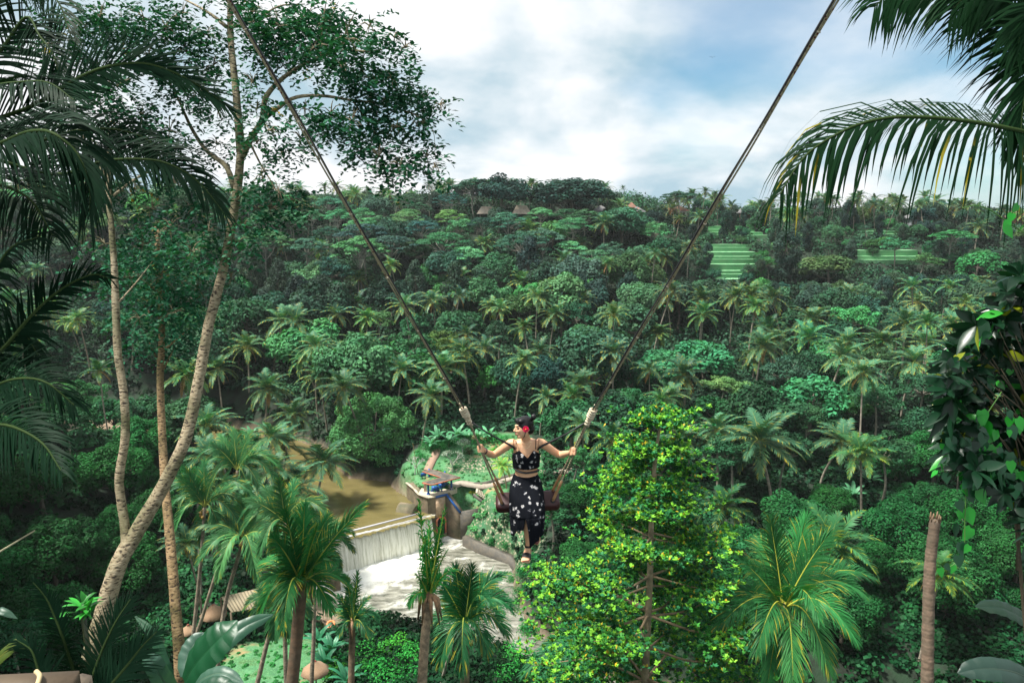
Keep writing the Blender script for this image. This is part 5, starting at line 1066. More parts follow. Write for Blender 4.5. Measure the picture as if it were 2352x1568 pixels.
for K in (KL, KR):
    k0 = pj(*K['k']); kb = pj(*K['kb']); tp = pj(*K['top']); ex = tp + (tp - k0) * .75; sx = unit(np.cross(tp - k0, VZ))
    nseg = 70
    for off, r, mt, nm in ((-.0062, .0065, M_ROPE, 'rope'), (.0062, .0065, M_ROPE, 'rope'), (0, .0080, M_BLACK, 'safety_line')):
        o2 = sx * off + (VZ * .006 if nm == 'rope' else VZ * .004 + sx * (.0135 if K is KL else -.0135))
        P = [k0 + (ex - k0) * t + o2 + sx * .004 * math.sin(t * 31 + off * 200) for t in np.linspace(0, 1, nseg)]
        b = MB(); tube(b, P, r, 8); b.build(nm, mt, sw, True)
    for t in (.12, .27, .42, .58, .78, .95):
        c = k0 + (tp - k0) * t; ax = unit(tp - k0) * .004; b = MB(); tube(b, [c - ax, c, c + ax], [.0150, .0155, .0150], 10); b.build('cable_tie', M_CAP, sw, True)
    for key in ('f', 'r'):
        e = pj(*K[key]); s = kb + (VX * .006 if key == 'f' else -VX * .006) ; b = MB(); tube(b, [s + (e - s) * t for t in np.linspace(0, 1, 24)], .0085, 8); b.build('rope', M_ROPE, sw, True)
        m0 = s + (e - s) * .73; b = MB(); tube(b, [m0 + (e - m0) * t for t in np.linspace(0, 1, 8)], [.012] + [.0155] * 6 + [.0155], 10); b.build('rope_sleeve', M_SLEEVE, sw, True)
        b = MB(); tube(b, [e - nrm_ * .02, e + nrm_ * .004], [.024, .024], 14); b.build('eyelet', M_BLACK, sw, True)
    b = MB(); ax = unit(kb - k0); tube(b, helix(k0 - ax * .06, k0 + ax * .055, .028, 4.2), .0115, 8)
    tube(b, helix(k0 + ax * .055, kb + ax * .02, .019, 3.1), .0105, 8); tube(b, [k0 - ax * .05 + VX * .02, k0 - ax * .09 + VX * .005, k0 - ax * .12 - VX * .01], .0085, 7); tube(b, [k0 - ax * .06, kb + ax * .02], .017, 8)
    b.build('knot', M_KNOT, sw, True)
for K, arm, sgn in ((KL, (1172.5, 1022, 6.74), 1), (KR, (1246.5, 1023, 6.74), -1)):
    a = pj(*K['kb']) - unit(pj(*K['kb']) - pj(*K['k'])) * .04; e = pj(*arm)
    b = MB(); tube(b, [a, a * .5 + e * .5 - VY * .012, e, e + VX * .03 * sgn - VY * .02, e + VX * .045 * sgn - VY * .045 - VZ * .04], [.008, .008, .011, .011, .010], 8); b.build('harness_strap', M_BLACK, sw, True)

# ------------------------------------------------------------------ the woman
TV = [1009, 1013, 1020, 1030, 1042, 1052, 1062, 1074, 1084, 1092, 1104, 1118, 1132, 1146, 1152]
THW = [19, 31, 32, 29.5, 28.8, 29.2, 27.5, 25.8, 26, 28.5, 33, 36, 37, 35, 29]
TRY = [.045, .06, .075, .088, .098, .104, .095, .085, .083, .092, .108, .118, .122, .115, .09]
def tD(v): return np.interp(v, [1009, 1150], [6.80, 6.99])
def ell(b, c, r, A=None, n=14, m_=10, tint=(1, 1, 1)):
    th = np.linspace(0, math.pi, m_); P = []
    A = np.eye(3) if A is None else A
    ph = np.arange(n) * 6.283185 / n
    V = np.stack([np.sin(th)[:, None] * np.cos(ph), np.sin(th)[:, None] * np.sin(ph), np.cos(th)[:, None] * np.ones(n)], -1) * np.array(r)
    V = V @ np.array(A).T + np.array(c); i = np.arange(m_ - 1)[:, None] * n; j = np.arange(n)[None, :]; j2 = (j + 1) % n
    b.add(V.reshape(-1, 3), np.stack([i + j, i + n + j, i + n + j2, i + j2], -1).reshape(-1, 4), tint)
def remeshed(mb, name, m, parent, vox, smooth=3):
    o = mb.build(name, m, parent); r = o.modifiers.new('r', 'REMESH'); r.mode = 'VOXEL'; r.voxel_size = vox; s = o.modifiers.new('s', 'SMOOTH'); s.iterations = smooth; s.factor = .5
    dg = bpy.context.evaluated_depsgraph_get(); me = bpy.data.meshes.new_from_object(o.evaluated_get(dg)); o.modifiers.clear(); old = o.data; o.data = me; bpy.data.meshes.remove(old)
    me.materials.clear(); me.materials.append(m)
    for p_ in me.polygons: p_.use_smooth = True
    return o
M_SKIN = mat('tan_skin', (.64, .37, .22), .5, noise=[(9, .25, (.56, .29, .165))], spec=.4)
M_SKIN.node_tree.nodes['Principled BSDF'].inputs['Subsurface Weight'].default_value = .12; M_SKIN.node_tree.nodes['Principled BSDF'].inputs['Subsurface Radius'].default_value = (.02, .008, .004)
per = empty('person', S0); tag(per, 'woman in black floral top and skirt seated on the swing, arms spread, holding both ropes', 'person')
bd = MB()
tube(bd, [pj(1208 + (v - 1009) * .01, v, tD(v)) for v in TV], np.array([[h * 6.9 / 1568, r] for h, r in zip(THW, TRY)]), 20, flat=VX)
for u in (1195.5, 1221): ell(bd, pj(u, 1048, 6.80), (.048, .075, .052), np.stack([VX, VZ, VY], 1))
tube(bd, [pj(1208, 1014, 6.80), pj(1207.5, 1008, 6.79), pj(1206, 1001, 6.76), pj(1205, 992, 6.73)], [.062, .047, .044, .046], 14)
AL = [(1182, 1017, 6.80, .046), (1172, 1018.5, 6.81, .047), (1161, 1026, 6.84, .042), (1150, 1034, 6.88, .040), (1140, 1041, 6.92, .038), (1133, 1044, 6.92, .036), (1126, 1042.5, 6.88, .036), (1119, 1039, 6.81, .030), (1113.5, 1036, 6.75, .024), (1109, 1033, 6.70, .023)]
AR = [(1235, 1016, 6.80, .046), (1245, 1018, 6.81, .047), (1256, 1025, 6.84, .042), (1268, 1034, 6.88, .040), (1279, 1041, 6.92, .038), (1287, 1044, 6.92, .036), (1294, 1043, 6.88, .036), (1301, 1041, 6.81, .030), (1307.5, 1039.5, 6.75, .024), (1312, 1038, 6.70, .023)]
for A in (AL, AR): tube(bd, [pj(*a[:3]) for a in A], [a[3] for a in A], 14)
for s, (hu, hv) in ((1, (1104.5, 1030)), (-1, (1315.5, 1036.5))):       # fists round the ropes
    ell(bd, pj(hu + 3.0 * s, hv + 1, 6.69), (.024, .026, .034), np.stack([VX, VZ, VY], 1))
    for k in range(4):
        v = hv - 6.2 + 4.4 * k; w = 1 - .1 * abs(k - 1.3); du = .5 * (k - 1.5) * s
        tube(bd, [pj(hu + s * 5 + du, v + 1, 6.67), pj(hu + s * 1 + du, v, 6.615), pj(hu - s * 5 * w + du, v + .3, 6.61), pj(hu - s * 7.6 * w + du, v + .9, 6.65), pj(hu - s * 5 * w + du, v + 1.4, 6.69)], [.0095, .0095, .009, .0085, .0075], 8)
    tube(bd, [pj(hu + s * 5, hv - 4, 6.68), pj(hu + s * 2, hv - 8, 6.64), pj(hu - s * 2.5, hv - 9.5, 6.62), pj(hu - s * 5, hv - 8, 6.62)], [.012, .011, .010, .008], 8)
LEG1 = [(1222, 1142, 6.97, .080), (1218, 1160, 6.87, .070), (1214, 1178, 6.79, .055), (1212, 1190, 6.765, .047), (1212, 1206, 6.77, .044), (1212.5, 1225, 6.80, .040), (1213, 1242, 6.84, .029), (1213, 1253, 6.865, .028), (1211.5, 1264, 6.86, .031)]
tube(bd, [pj(*a[:3]) for a in LEG1], [a[3] for a in LEG1], 14)
LEG2 = [(1196, 1142, 6.95, .085), (1200, 1160, 6.88, .068), (1206, 1178, 6.83, .054), (1214, 1192, 6.84, .046), (1224, 1212, 6.90, .042), (1231, 1228, 6.97, .030), (1233, 1234, 6.98, .028)]
tube(bd, [pj(*a[:3]) for a in LEG2], [a[3] for a in LEG2], 12)
tube(bd, [pj(1212.5, 1256, 6.87), pj(1211, 1266, 6.85), pj(1209, 1276, 6.80), pj(1207.5, 1284, 6.765)], np.array([[.028, .030], [.034, .026], [.042, .018], [.042, .012]]), 14, flat=VX)
for k in range(5): tube(bd, [pj(1200.5 + 3.3 * k, 1283, 6.77), pj(1200 + 3.35 * k, 1287.5 - .35 * k, 6.745), pj(1200 + 3.35 * k, 1289 - .4 * k, 6.74)], [.009, .0095 - .0008 * (4 - k if k < 4 else 0), .005], 8)
tube(bd, [pj(1233, 1233, 6.98), pj(1231, 1240, 6.94), pj(1229.5, 1246, 6.90)], np.array([[.028, .028], [.036, .018], [.030, .010]]), 12, flat=VX)
# head
HC = pj(1203.5, 981.5, 6.69); hf = unit(-VX * .90 + VZ * .40 - VY * .10); hu_ = unit(VY - hf * np.dot(VY, hf) + VX * .02); hs = np.cross(hu_, hf); HA = np.stack([hf, hs, hu_], 1)
def hp(x, y, z): return HC + HA @ np.array([x, y, z])
def he(b, c, r, n=16, m_=12, tint=(1, 1, 1)): ell(b, hp(*c), r, HA, n, m_, tint)
he(bd, (-.012, 0, .030), (.090, .072, .082)); he(bd, (.028, 0, -.015), (.060, .056, .082)); he(bd, (.050, 0, -.078), (.032, .030, .024)); he(bd, (.012, 0, -.06), (.05, .050, .036))
tube(bd, [hp(.082, 0, .020), hp(.094, 0, .002), hp(.107, 0, -.018), hp(.098, 0, -.026)], [.008, .009, .012, .009], 10); he(bd, (.090, .011, -.024), (.010, .008, .007), 8, 6); he(bd, (.090, -.011, -.024), (.010, .008, .007), 8, 6)
he(bd, (.080, 0, .030), (.012, .036, .009), 10, 8); he(bd, (.084, 0, -.050), (.013, .020, .013), 10, 8); he(bd, (.066, .030, -.020), (.020, .018, .022), 10, 8); he(bd, (.066, -.030, -.020), (.020, .018, .022), 10, 8)
remeshed(bd, 'body', M_SKIN, per, .0052, 3)
M_HAIR = mat('black_hair', (.006, .005, .006), .42, spec=.35, bump=(120, .3, .002))
b = MB(); he(b, (-.012, 0, .036), (.092, .079, .079)); he(b, (-.064, 0, -.012), (.044, .062, .066)); he(b, (-.060, -.030, -.030), (.035, .04, .05)); he(b, (.036, .035, .072), (.042, .036, .028)); he(b, (.036, -.035, .072), (.042, .036, .028)); he(b, (.01, .058, .01), (.035, .022, .045)); he(b, (.01, -.058, .01), (.035, .022, .045))
remeshed(b, 'hair', M_HAIR, per, .006, 3)
b = MB(); ell(b, pj(1225.5, 957.5, 6.64), (.028, .028, .031)); tube(b, [pj(1214, 968, 6.69), pj(1224, 960, 6.65)], .022, 8); ell(b, pj(1229, 953.5, 6.63), (.012, .012, .012), n=8, m_=6); o = remeshed(b, 'hair_bun', M_HAIR, per, .006, 2)
b = MB(); tube(b, [hp(.015, -.074, .0), hp(.022, -.072, -.04), hp(.030, -.062, -.075), hp(.045, -.045, -.100)], [.006, .005, .004, .002], 6)
tube(b, [hp(.015, .074, .0), hp(.022, .072, -.04), hp(.030, .062, -.075), hp(.045, .045, -.100)], [.006, .005, .004, .002], 6); b.build('hair_lock', M_HAIR, per, True)
SV = -1 if np.dot(hs, VZ) < 0 else 1                                      # side of the head towards the viewer
M_EYE = mat('dark_eye', (.01, .008, .007), .2); M_LIP = mat('lips', (.42, .10, .09), .4)
for s in (1, -1):
    b = MB(); he(b, (.078, s * .029, .006), (.009, .012, .0055), 10, 8); b.build('eye', M_EYE, per, True)
    b = MB(); tube(b, [hp(.087, s * .012, .026), hp(.083, s * .030, .033), hp(.068, s * .047, .026)], [.003, .0034, .0015], 6); b.build('eyebrow', M_EYE, per, True)
b = MB(); he(b, (.094, 0, -.047), (.007, .017, .0042), 10, 6); he(b, (.092, 0, -.055), (.007, .015, .0048), 10, 6); b.build('lips', M_LIP, per, True)
# flower behind the ear
b = MB(); fc = pj(1207.5, 985, 6.60); 
for ring in range(4):
    nP = 13
    for k in range(nP):
        a = k * 6.283 / nP + ring * .24; d = VX * math.cos(a) + VY * math.sin(a); rr = .034 - .0065 * ring; up_ = VZ * (.006 + .005 * ring); tt = np.cross(VZ, d)
        c0 = fc + d * .005 + up_ * .5; c1 = fc + d * rr + up_; b.add([c0, fc + d * rr * .7 + tt * .0065 + up_ * 1.2, c1, fc + d * rr * .7 - tt * .0065 + up_ * 1.2], [(0, 1, 2, 3)])
o = b.build('flower', mat('magenta_petals', (.80, .006, .10), .6), per); b = MB(); ell(b, fc + VZ * .024, (.009, .009, .009), n=8, m_=6); b.build('flower_centre', mat('flower_eye', (.5, .12, .02), .8), o, True)
# print of white flowers on black
m = bpy.data.materials.new('black_floral_cloth'); m.use_nodes = True; nt = m.node_tree; bs = nt.nodes['Principled BSDF']; bs.inputs['Roughness'].default_value = .9; bs.inputs['Specular IOR Level'].default_value = .12
g = N(nt, 'ShaderNodeTexCoord'); nz = N(nt, 'ShaderNodeTexNoise', inp={'Scale': 45.0, 'Detail': 3.0}); L(nt, g.outputs['Object'], nz.inputs['Vector'])
ds = N(nt, 'ShaderNodeMixRGB', blend_type='ADD', inp={0: .055}); L(nt, g.outputs['Object'], ds.inputs[1]); L(nt, nz.outputs['Color'], ds.inputs[2])
vo = N(nt, 'ShaderNodeTexVoronoi', inp={'Scale': 16.5, 'Randomness': 1.0}); L(nt, ds.outputs[0], vo.inputs['Vector'])
sc_ = N(nt, 'ShaderNodeSeparateColor'); L(nt, vo.outputs['Color'], sc_.inputs[0])
sel = N(nt, 'ShaderNodeMapRange', inp={1: .22, 2: .26}); L(nt, sc_.outputs[0], sel.inputs[0])
rp_ = N(nt, 'ShaderNodeValToRGB'); e = rp_.color_ramp.elements; e[0].position = .0; e[0].color = (.55, .48, .2, 1); e[1].position = .36; e[1].color = (0, 0, 0, 1)
for pos, cc in ((.04, (.4, .33, .14, 1)), (.07, (.04, .04, .05, 1)), (.12, (.50, .48, .46, 1)), (.20, (.40, .38, .38, 1)), (.27, (.03, .035, .045, 1))): x_ = e.new(pos); x_.color = cc
L(nt, vo.outputs['Distance'], rp_.inputs[0])
fm = N(nt, 'ShaderNodeMixRGB', blend_type='MULTIPLY', inp={0: 1.0}); L(nt, rp_.outputs[0], fm.inputs[1]); L(nt, sel.outputs[0], fm.inputs[2])
fa = N(nt, 'ShaderNodeMixRGB', blend_type='ADD', inp={0: 1.0, 2: (.004, .005, .008, 1)}); L(nt, fm.outputs[0], fa.inputs[1]); L(nt, fa.outputs[0], bs.inputs['Base Color'])
M_CLOTH = m
def ringpt(uc, v, D, rx, ry, th): return pj(uc, v, D) + VX * rx * math.sin(th) + VZ * ry * math.cos(th)
# crop top
b = MB(); nT = 72; nR = 9; V = []
for i_ in range(nR):
    t = i_ / (nR - 1)
    for k in range(nT):
        th = -math.pi + k * 2 * math.pi / nT; x = math.sin(th); fr = math.cos(th) > 0
        top_ = np.interp(x, [-1, -.75, -.50, -.2, .08, .3, .52, .8, 1], [1040, 1036, 1030.5, 1039, 1047, 1039, 1030.5, 1036, 1040]) if fr else 1041
        bot = 1074 - 3.5 * abs(x) ** 2; v = top_ + (bot - top_) * t
        hw = np.interp(v, TV, THW) * 6.9 / 1568 + .009; ry = np.interp(v, TV, TRY) + .011
        bust = .026 * math.exp(-((v - 1049) / 9) ** 2) * (math.exp(-((x - .45) / .34) ** 2) + math.exp(-((x + .45) / .34) ** 2)) if fr else 0
        flare = .008 * t ** 3
        V.append(ringpt(1208 + (v - 1009) * .01, v, tD(v), hw + flare, ry + bust + flare + .004, th))
F = [(i_ * nT + k, i_ * nT + (k + 1) % nT, (i_ + 1) * nT + (k + 1) % nT, (i_ + 1) * nT + k) for i_ in range(nR - 1) for k in range(nT)]
b.add(V, F); o = b.build('crop_top', M_CLOTH, per, True); sm = o.modifiers.new('s', 'SOLIDIFY'); sm.thickness = .004
for a_, c_ in (((1186, 1031, 6.70), (1184.5, 1012, 6.765)), ((1230, 1031, 6.70), (1231, 1009.5, 6.765))):
    b = MB(); tube(b, [pj(*a_), (pj(*a_) + pj(*c_)) / 2 + VZ * .006, pj(*c_), pj(c_[0], c_[1] - 1, 6.83)], .0038, 6); b.build('shoulder_strap', M_CLOTH, per, True)
# skirt
SVv = [1087, 1095, 1105, 1118, 1130, 1145, 1160, 1175, 1183, 1205, 1230, 1252]; SHW = [26.8, 30.5, 34.5, 37.5, 38.8, 39.3, 39.3, 38.8, 38.3, 36.5, 33.5, 32]
SRY = [.092, .102, .116, .130, .142, .150, .150, .142, .135, .120, .105, .1]; SD = [6.91, 6.92, 6.92, 6.90, 6.88, 6.845, 6.812, 6.785, 6.772, 6.757, 6.76, 6.77]; SU = [1208, 1208, 1208.2, 1208.5, 1209, 1209.5, 1210.3, 1211, 1211, 1211, 1210.5, 1210]
def sk(v, th, fold=0.):
    v = v + 5.5 * max(0, math.cos(th)) ** 2 * float(np.clip(1 - (v - 1087) / 22, 0, 1))
    f = 1 + fold * .055 * math.sin(9 * th + 1.3) + fold * .03 * math.sin(17 * th)
    return ringpt(np.interp(v, SVv, SU), v, np.interp(v, SVv, SD), np.interp(v, SVv, SHW) * 6.8 / 1568 * f, np.interp(v, SVv, SRY) * f, th)
b = MB(); V = []; nT = 96; rowsv = np.linspace(1087, 1184.5, 22)
for v in rowsv:
    for k in range(nT): V.append(sk(v, -math.pi + k * 2 * math.pi / nT, max(0, (v - 1110) / 73) * .8))
F = [(i_ * nT + k, i_ * nT + (k + 1) % nT, (i_ + 1) * nT + (k + 1) % nT, (i_ + 1) * nT + k) for i_ in range(21) for k in range(nT)]; b.add(V, F)
HTH = [-180, -95, -82, -68, -45, -16, 10, 18, 35, 60, 85, 100, 180]; HV = [1216, 1214, 1226, 1229, 1214, 1211, 1251, 1250, 1239, 1231, 1226, 1222, 1216]
for sgn, s1_ in ((-1, -16), (1, 10)):
    nq, nr = 48, 12; V = []
    for i_ in range(nr):
        t = i_ / (nr - 1)
        for k in range(nq):
            q = k / (nq - 1); th0 = -6 + (s1_ + 6) * t; th = th0 + (sgn * 180 - th0) * q; hem = np.interp(th, HTH, HV); v = 1182.6 + (hem - 1182.6) * t
            V.append(sk(v, math.radians(th), .8 + .6 * t))
    F = [(i_ * nq + k, i_ * nq + k + 1, (i_ + 1) * nq + k + 1, (i_ + 1) * nq + k) for i_ in range(nr - 1) for k in range(nq - 1)]
    b.add(V, F)
o = b.build('skirt', M_CLOTH, per, True); sm = o.modifiers.new('s', 'SOLIDIFY'); sm.thickness = .004
b = MB(); V = [sk(1088, -math.pi + k * 2 * math.pi / 48) for k in range(49)]; tube(b, V, .006, 6, cap=False); b.build('waistband', M_CLOTH, per, True)
# black rope round the waist
b = MB(); P = []
for k in range(61):
    th = -math.pi + k * 2 * math.pi / 60; v = 1081.5 - 7 * max(0, -math.sin(th)) ** 3 - 2.5 * abs(math.sin(th)); P.append(ringpt(1208.5, v, tD(v), 27.4 * 6.9 / 1568 + .006, .104, th))
tube(b, P, .010, 8, cap=False); b.build('waist_rope', M_BLACK, per, True)
b = MB(); ell(b, pj(1209.5, 1087.0, 6.878), (.004, .004, .005), n=8, m_=6); b.build('navel', M_EYE, per, True)
# necklaces, bracelet, sandals
M_GOLD = mat('thin_gold', (.75, .6, .35), .3, metal=.7)
for dv, w in ((0, 9.5), (9, 11.5)):
    P = [pj(1209 + w * math.cos(a), 1010 + (10 + dv) * math.sin(a), 6.715 - .012 * math.sin(a) - (.0 if dv == 0 else .012)) for a in np.linspace(.15, 3.0, 15)]
    b = MB(); tube(b, P, .0016, 5); 
    for k in range(2, 13, 2): ell(b, P[k], (.0042, .0042, .0042), n=6, m_=5)
    b.build('necklace', M_GOLD, per, True)
b = MB()
for a in np.linspace(0, 6.28, 12, endpoint=False):
    ax = unit(pj(1109, 1033, 6.70) - pj(1119, 1039, 6.81)); p1_ = unit(np.cross(ax, VY)); p2_ = np.cross(ax, p1_); c = pj(1112.5, 1035.5, 6.74) + p1_ * .028 * math.cos(a) + p2_ * .028 * math.sin(a); ell(b, c, (.009, .009, .009), n=6, m_=5)
b.build('bracelet', mat('dark_beads', (.03, .008, .02), .4), per, True)
M_SOLE = mat('woven_jute_sole', (.52, .36, .20), .9, noise=[(60, .5, (.3, .19, .1))], bump=(120, .5, .003)); M_SAND = mat('black_sandal', (.012, .011, .012), .5)
b = MB(); c = [pj(1213, 1262, 6.93), pj(1210.5, 1274, 6.87), pj(1208, 1285, 6.80), pj(1206.5, 1290.5, 6.765)]
tube(b, c, np.array([[.034, .030], [.042, .024], [.049, .018], [.046, .012]]), 18, flat=VX); b.build('sandal_sole', M_SOLE, per, True)
b = MB(); tube(b, [pj(1210.3, 1273, 6.815), pj(1208.2, 1281.5, 6.775)], np.array([[.046, .030], [.049, .024]]), 18, flat=VX, cap=False); b.build('sandal_strap', M_SAND, per, True)
b = MB(); tube(b, [pj(1213, 1250.5, 6.863), pj(1213, 1255.5, 6.866)], np.array([[.034, .034], [.034, .034]]), 16, flat=VX, cap=False); tube(b, [pj(1220, 1253, 6.86), pj(1221, 1254, 6.86)], .008, 6); tube(b, [pj(1219, 1255, 6.88), pj(1217, 1268, 6.89)], .006, 6); b.build('ankle_strap', M_SAND, per, True)
b = MB(); M_NAIL = mat('red_nail_polish', (.6, .02, .02), .25)
for k in range(5): ell(b, pj(1200 + 3.35 * k, 1287.6 - .35 * k, 6.737), (.0055, .004, .004), n=8, m_=6)
b.build('toenails', M_NAIL, per, True)
b = MB(); tube(b, [pj(1232.5, 1231, 6.95), pj(1230.5, 1240, 6.91), pj(1229, 1247.5, 6.875)], np.array([[.030, .016], [.037, .014], [.030, .008]]), 14, flat=VX); b.build('sandal_upper', mat('dark_red_leather', (.10, .008, .006), .3), per, True)
b = MB(); tube(b, [pj(1234, 1230, 6.99), pj(1232.5, 1240, 6.95), pj(1230.5, 1249, 6.91)], np.array([[.031, .02], [.040, .018], [.032, .012]]), 14, flat=VX); b.build('sandal_sole', M_SOLE, per, True)
# ------------------------------------------------------------------ close leaves: vine tangle, banana leaves
def leaf8(mb, P, D, Nn, Ln, W, tint, rs, prof='ell', bend=.5, fold=.25):
    """curved leaves: 6 stations x (left, midrib, right)"""
    n = len(P); D = unit(D); X = unit(np.cross(D, Nn)); U = np.cross(X, D)
    st = np.linspace(0, 1, 6); pw = {'ell': [.06, .62, 1, .95, .55, 0], 'heart': [.55, 1.0, .95, .7, .36, 0], 'lance': [.08, .5, .9, 1, .6, 0]}[prof]
    ln = Ln * (1 + rs.randn(n) * .15); V = []
    for f, w in zip(st, pw):
        c = P + D * (ln * f)[:, None] + np.array([0, 0, -1]) * (bend * ln * f * f * .5)[:, None] * (1 + rs.rand(n) * .3)[:, None]
        hw = W / Ln * ln * w * .5
        V += [c - X * hw[:, None] + U * (hw * fold)[:, None] - (D * (ln * (.10 if f == 0 and prof == 'heart' else 0))[:, None]), c, c + X * hw[:, None] + U * (hw * fold)[:, None] - (D * (ln * (.10 if f == 0 and prof == 'heart' else 0))[:, None])]
    V = np.stack(V, 1); base = np.arange(n)[:, None] * 18
    F = np.concatenate([np.stack([base + 3 * k + j, base + 3 * k + 1 + j, base + 3 * k + 4 + j, base + 3 * k + 3 + j], -1) for k in range(5) for j in (0, 1)], 1).reshape(-1, 4)
    t = np.asarray(tint, float); t = np.tile(t, (n, 1)) if t.ndim == 1 else t
    mb.add(V.reshape(-1, 3), F, np.repeat(t, 18, 0))
def climber():
    rs = np.random.RandomState(91); org = np.array(Q(2330, 1150, 5.4)); zg = tz(org[0], org[1]); foot = np.array([org[0], org[1], zg]); o = empty('climbing_shrub', foot)
    tag(o, 'glossy dark-leaved climbing shrub tangled at the right edge of the view', 'shrub')
    poly = np.array([(2335, 640), (2290, 700), (2250, 740), (2200, 800), (2175, 860), (2185, 930), (2170, 1000), (2210, 1060), (2250, 1080), (2300, 1120), (2480, 1300), (2560, 900), (2480, 560)])
    lf = MB(); st = MB(); c = 0
    for k in range(950):
        u = rs.uniform(2150, 2500); v = rs.uniform(620, 1300)
        d = pdist(poly, [u], [v])[0]
        if d > 6 or (d < -60 and rs.rand() < .35): continue
        D = rs.uniform(4.4, 5.0) + min(.9, max(0, -d) / 120); p = np.array(Q(u, v, D)) - foot; n = 6; a = rs.rand() * 6.28
        ax = unit(np.array([-.5, -.4, .55]) + rs.randn(3) * .35); b1 = unit(np.cross(ax, [.3, .2, 1])); b2 = np.cross(ax, b1)
        an = a + np.arange(n) * 2.4; spread = .75; dd = ax * .6 + (b1 * np.cos(an)[:, None] + b2 * np.sin(an)[:, None]) * spread
        tcol = np.array([.005, .026, .011]) * (.7 + .8 * rs.rand(n, 1)); y = rs.rand(n) < .05; tcol[y] = [.16, .20, .01]; y = rs.rand(n) < .04; tcol[y] = [.03, .26, .03]
        leaf8(lf, np.tile(p, (n, 1)), dd, ax + rs.normal(size=(n, 3)) * .3, .175 if rs.rand() < .7 else .12, .060, tcol, rs, 'ell', bend=.5)
        c += 1
    for k in range(26):
        u0, v0 = 2420 + rs.randn() * 30, 1250 + rs.randn() * 60; u1 = rs.uniform(2190, 2380); v1 = rs.uniform(680, 1050)
        P = spline([np.array(Q(u0, v0, 5.4)) - foot, np.array(Q((u0 + u1) / 2 + 30, (v0 + v1) / 2 - 20, 5.2)) - foot, np.array(Q(u1, v1, 4.8)) - foot], 6); tube(st, P, np.linspace(.012, .003, len(P)), 5, (.09, .07, .04))
    tube(st, [(3.2, .3, -.3), (2.4, .1, (org[2] - zg) * .5), org - foot], [.025, .018, .014], 6, (.09, .07, .04))
    st.build('stems', M_BARK, o, True); lf.build('leaves', M_GLOSS, o)
climber()
def vine(name, label, pts, lvs, D, L0, bright, seed):
    rs = np.random.RandomState(seed); P = spline(qp(pts, D), 8); foot = P[0].copy(); o = empty(name, foot); tag(o, label, 'vine'); st = MB(); tube(st, P - foot, .0035, 5, (.06, .16, .03)); st.build('stem', M_GLOSS, o, True)
    lf = MB()
    for (u, v, s, t) in lvs:
        p = np.array(Q(u, v, D + rs.randn() * .05)) - foot; col = np.array([.015, .22, .02]) if t else np.array([.008, .05, .02])
        nq = -np.array(CF) + rs.randn(3) * .45; leaf8(lf, p[None], unit(np.array([[rs.randn() * .5, -.2, -.8]])), unit(nq)[None], L0 * s, L0 * s * .85, col * (.8 + .4 * rs.rand()), rs, 'heart', bend=.25, fold=.12)
        st2 = MB()
    lf.build('leaves', M_GLOSS, o); return o
rv = np.random.RandomState(5); LV = [(2165, 1018, 1.1, 1), (2180, 1004, 1.1, 0), (2190, 990, .9, 0), (2205, 1030, 1.0, 0), (2190, 1055, .9, 0), (2160, 1065, .7, 1), (2150, 1080, .7, 1), (2172, 1085, .8, 0), (2225, 1050, 1.0, 0), (2240, 1060, 1.0, 0), (2247, 1125, 1.3, 1), (2235, 1095, 1.1, 0), (2200, 1150, 1.0, 0), (2218, 1168, 1.25, 1), (2205, 1172, .9, 1), (2195, 1203, .9, 0), (2230, 1212, 1.1, 1), (2205, 1245, .9, 0), (2226, 1252, .95, 1), (2200, 1275, .8, 0), (2190, 1297, .7, 1), (2158, 1304, .9, 1), (2170, 1296, .8, 0), (2215, 1080, 1.0, 0), (2220, 1120, 1.0, 0), (2256, 1090, 1.0, 0), (2240, 1020, 1.1, 0), (2255, 1000, 1.1, 0), (2270, 1040, 1, 1), (2285, 990, 1, 1), (2300, 1020, 1, 1), (2320, 980, 1, 0)] + [(rv.uniform(2200, 2345), rv.uniform(940, 1120), rv.uniform(.7, 1.2), rv.rand() < .35) for k in range(46)]
vine('hanging_vine', 'vine of heart-shaped leaves hanging in a thin strand at the right', [(2300, 900), (2250, 980), (2215, 1060), (2218, 1130), (2216, 1200), (2212, 1260), (2190, 1296), (2160, 1308)], LV, 4.6, .085, 1, 1)
vine('vine_tendril', 'bright green young vine tip with a curling tendril at the right edge', [(2420, 560), (2352, 535), (2330, 520), (2300, 500), (2270, 480), (2240, 472), (2210, 478)], [(2318, 508, 1.0, 1), (2308, 520, 1.2, 1), (2338, 470, .9, 1), (2350, 518, 1.0, 1), (2325, 490, .8, 1)], 4.4, .07, 1, 2)

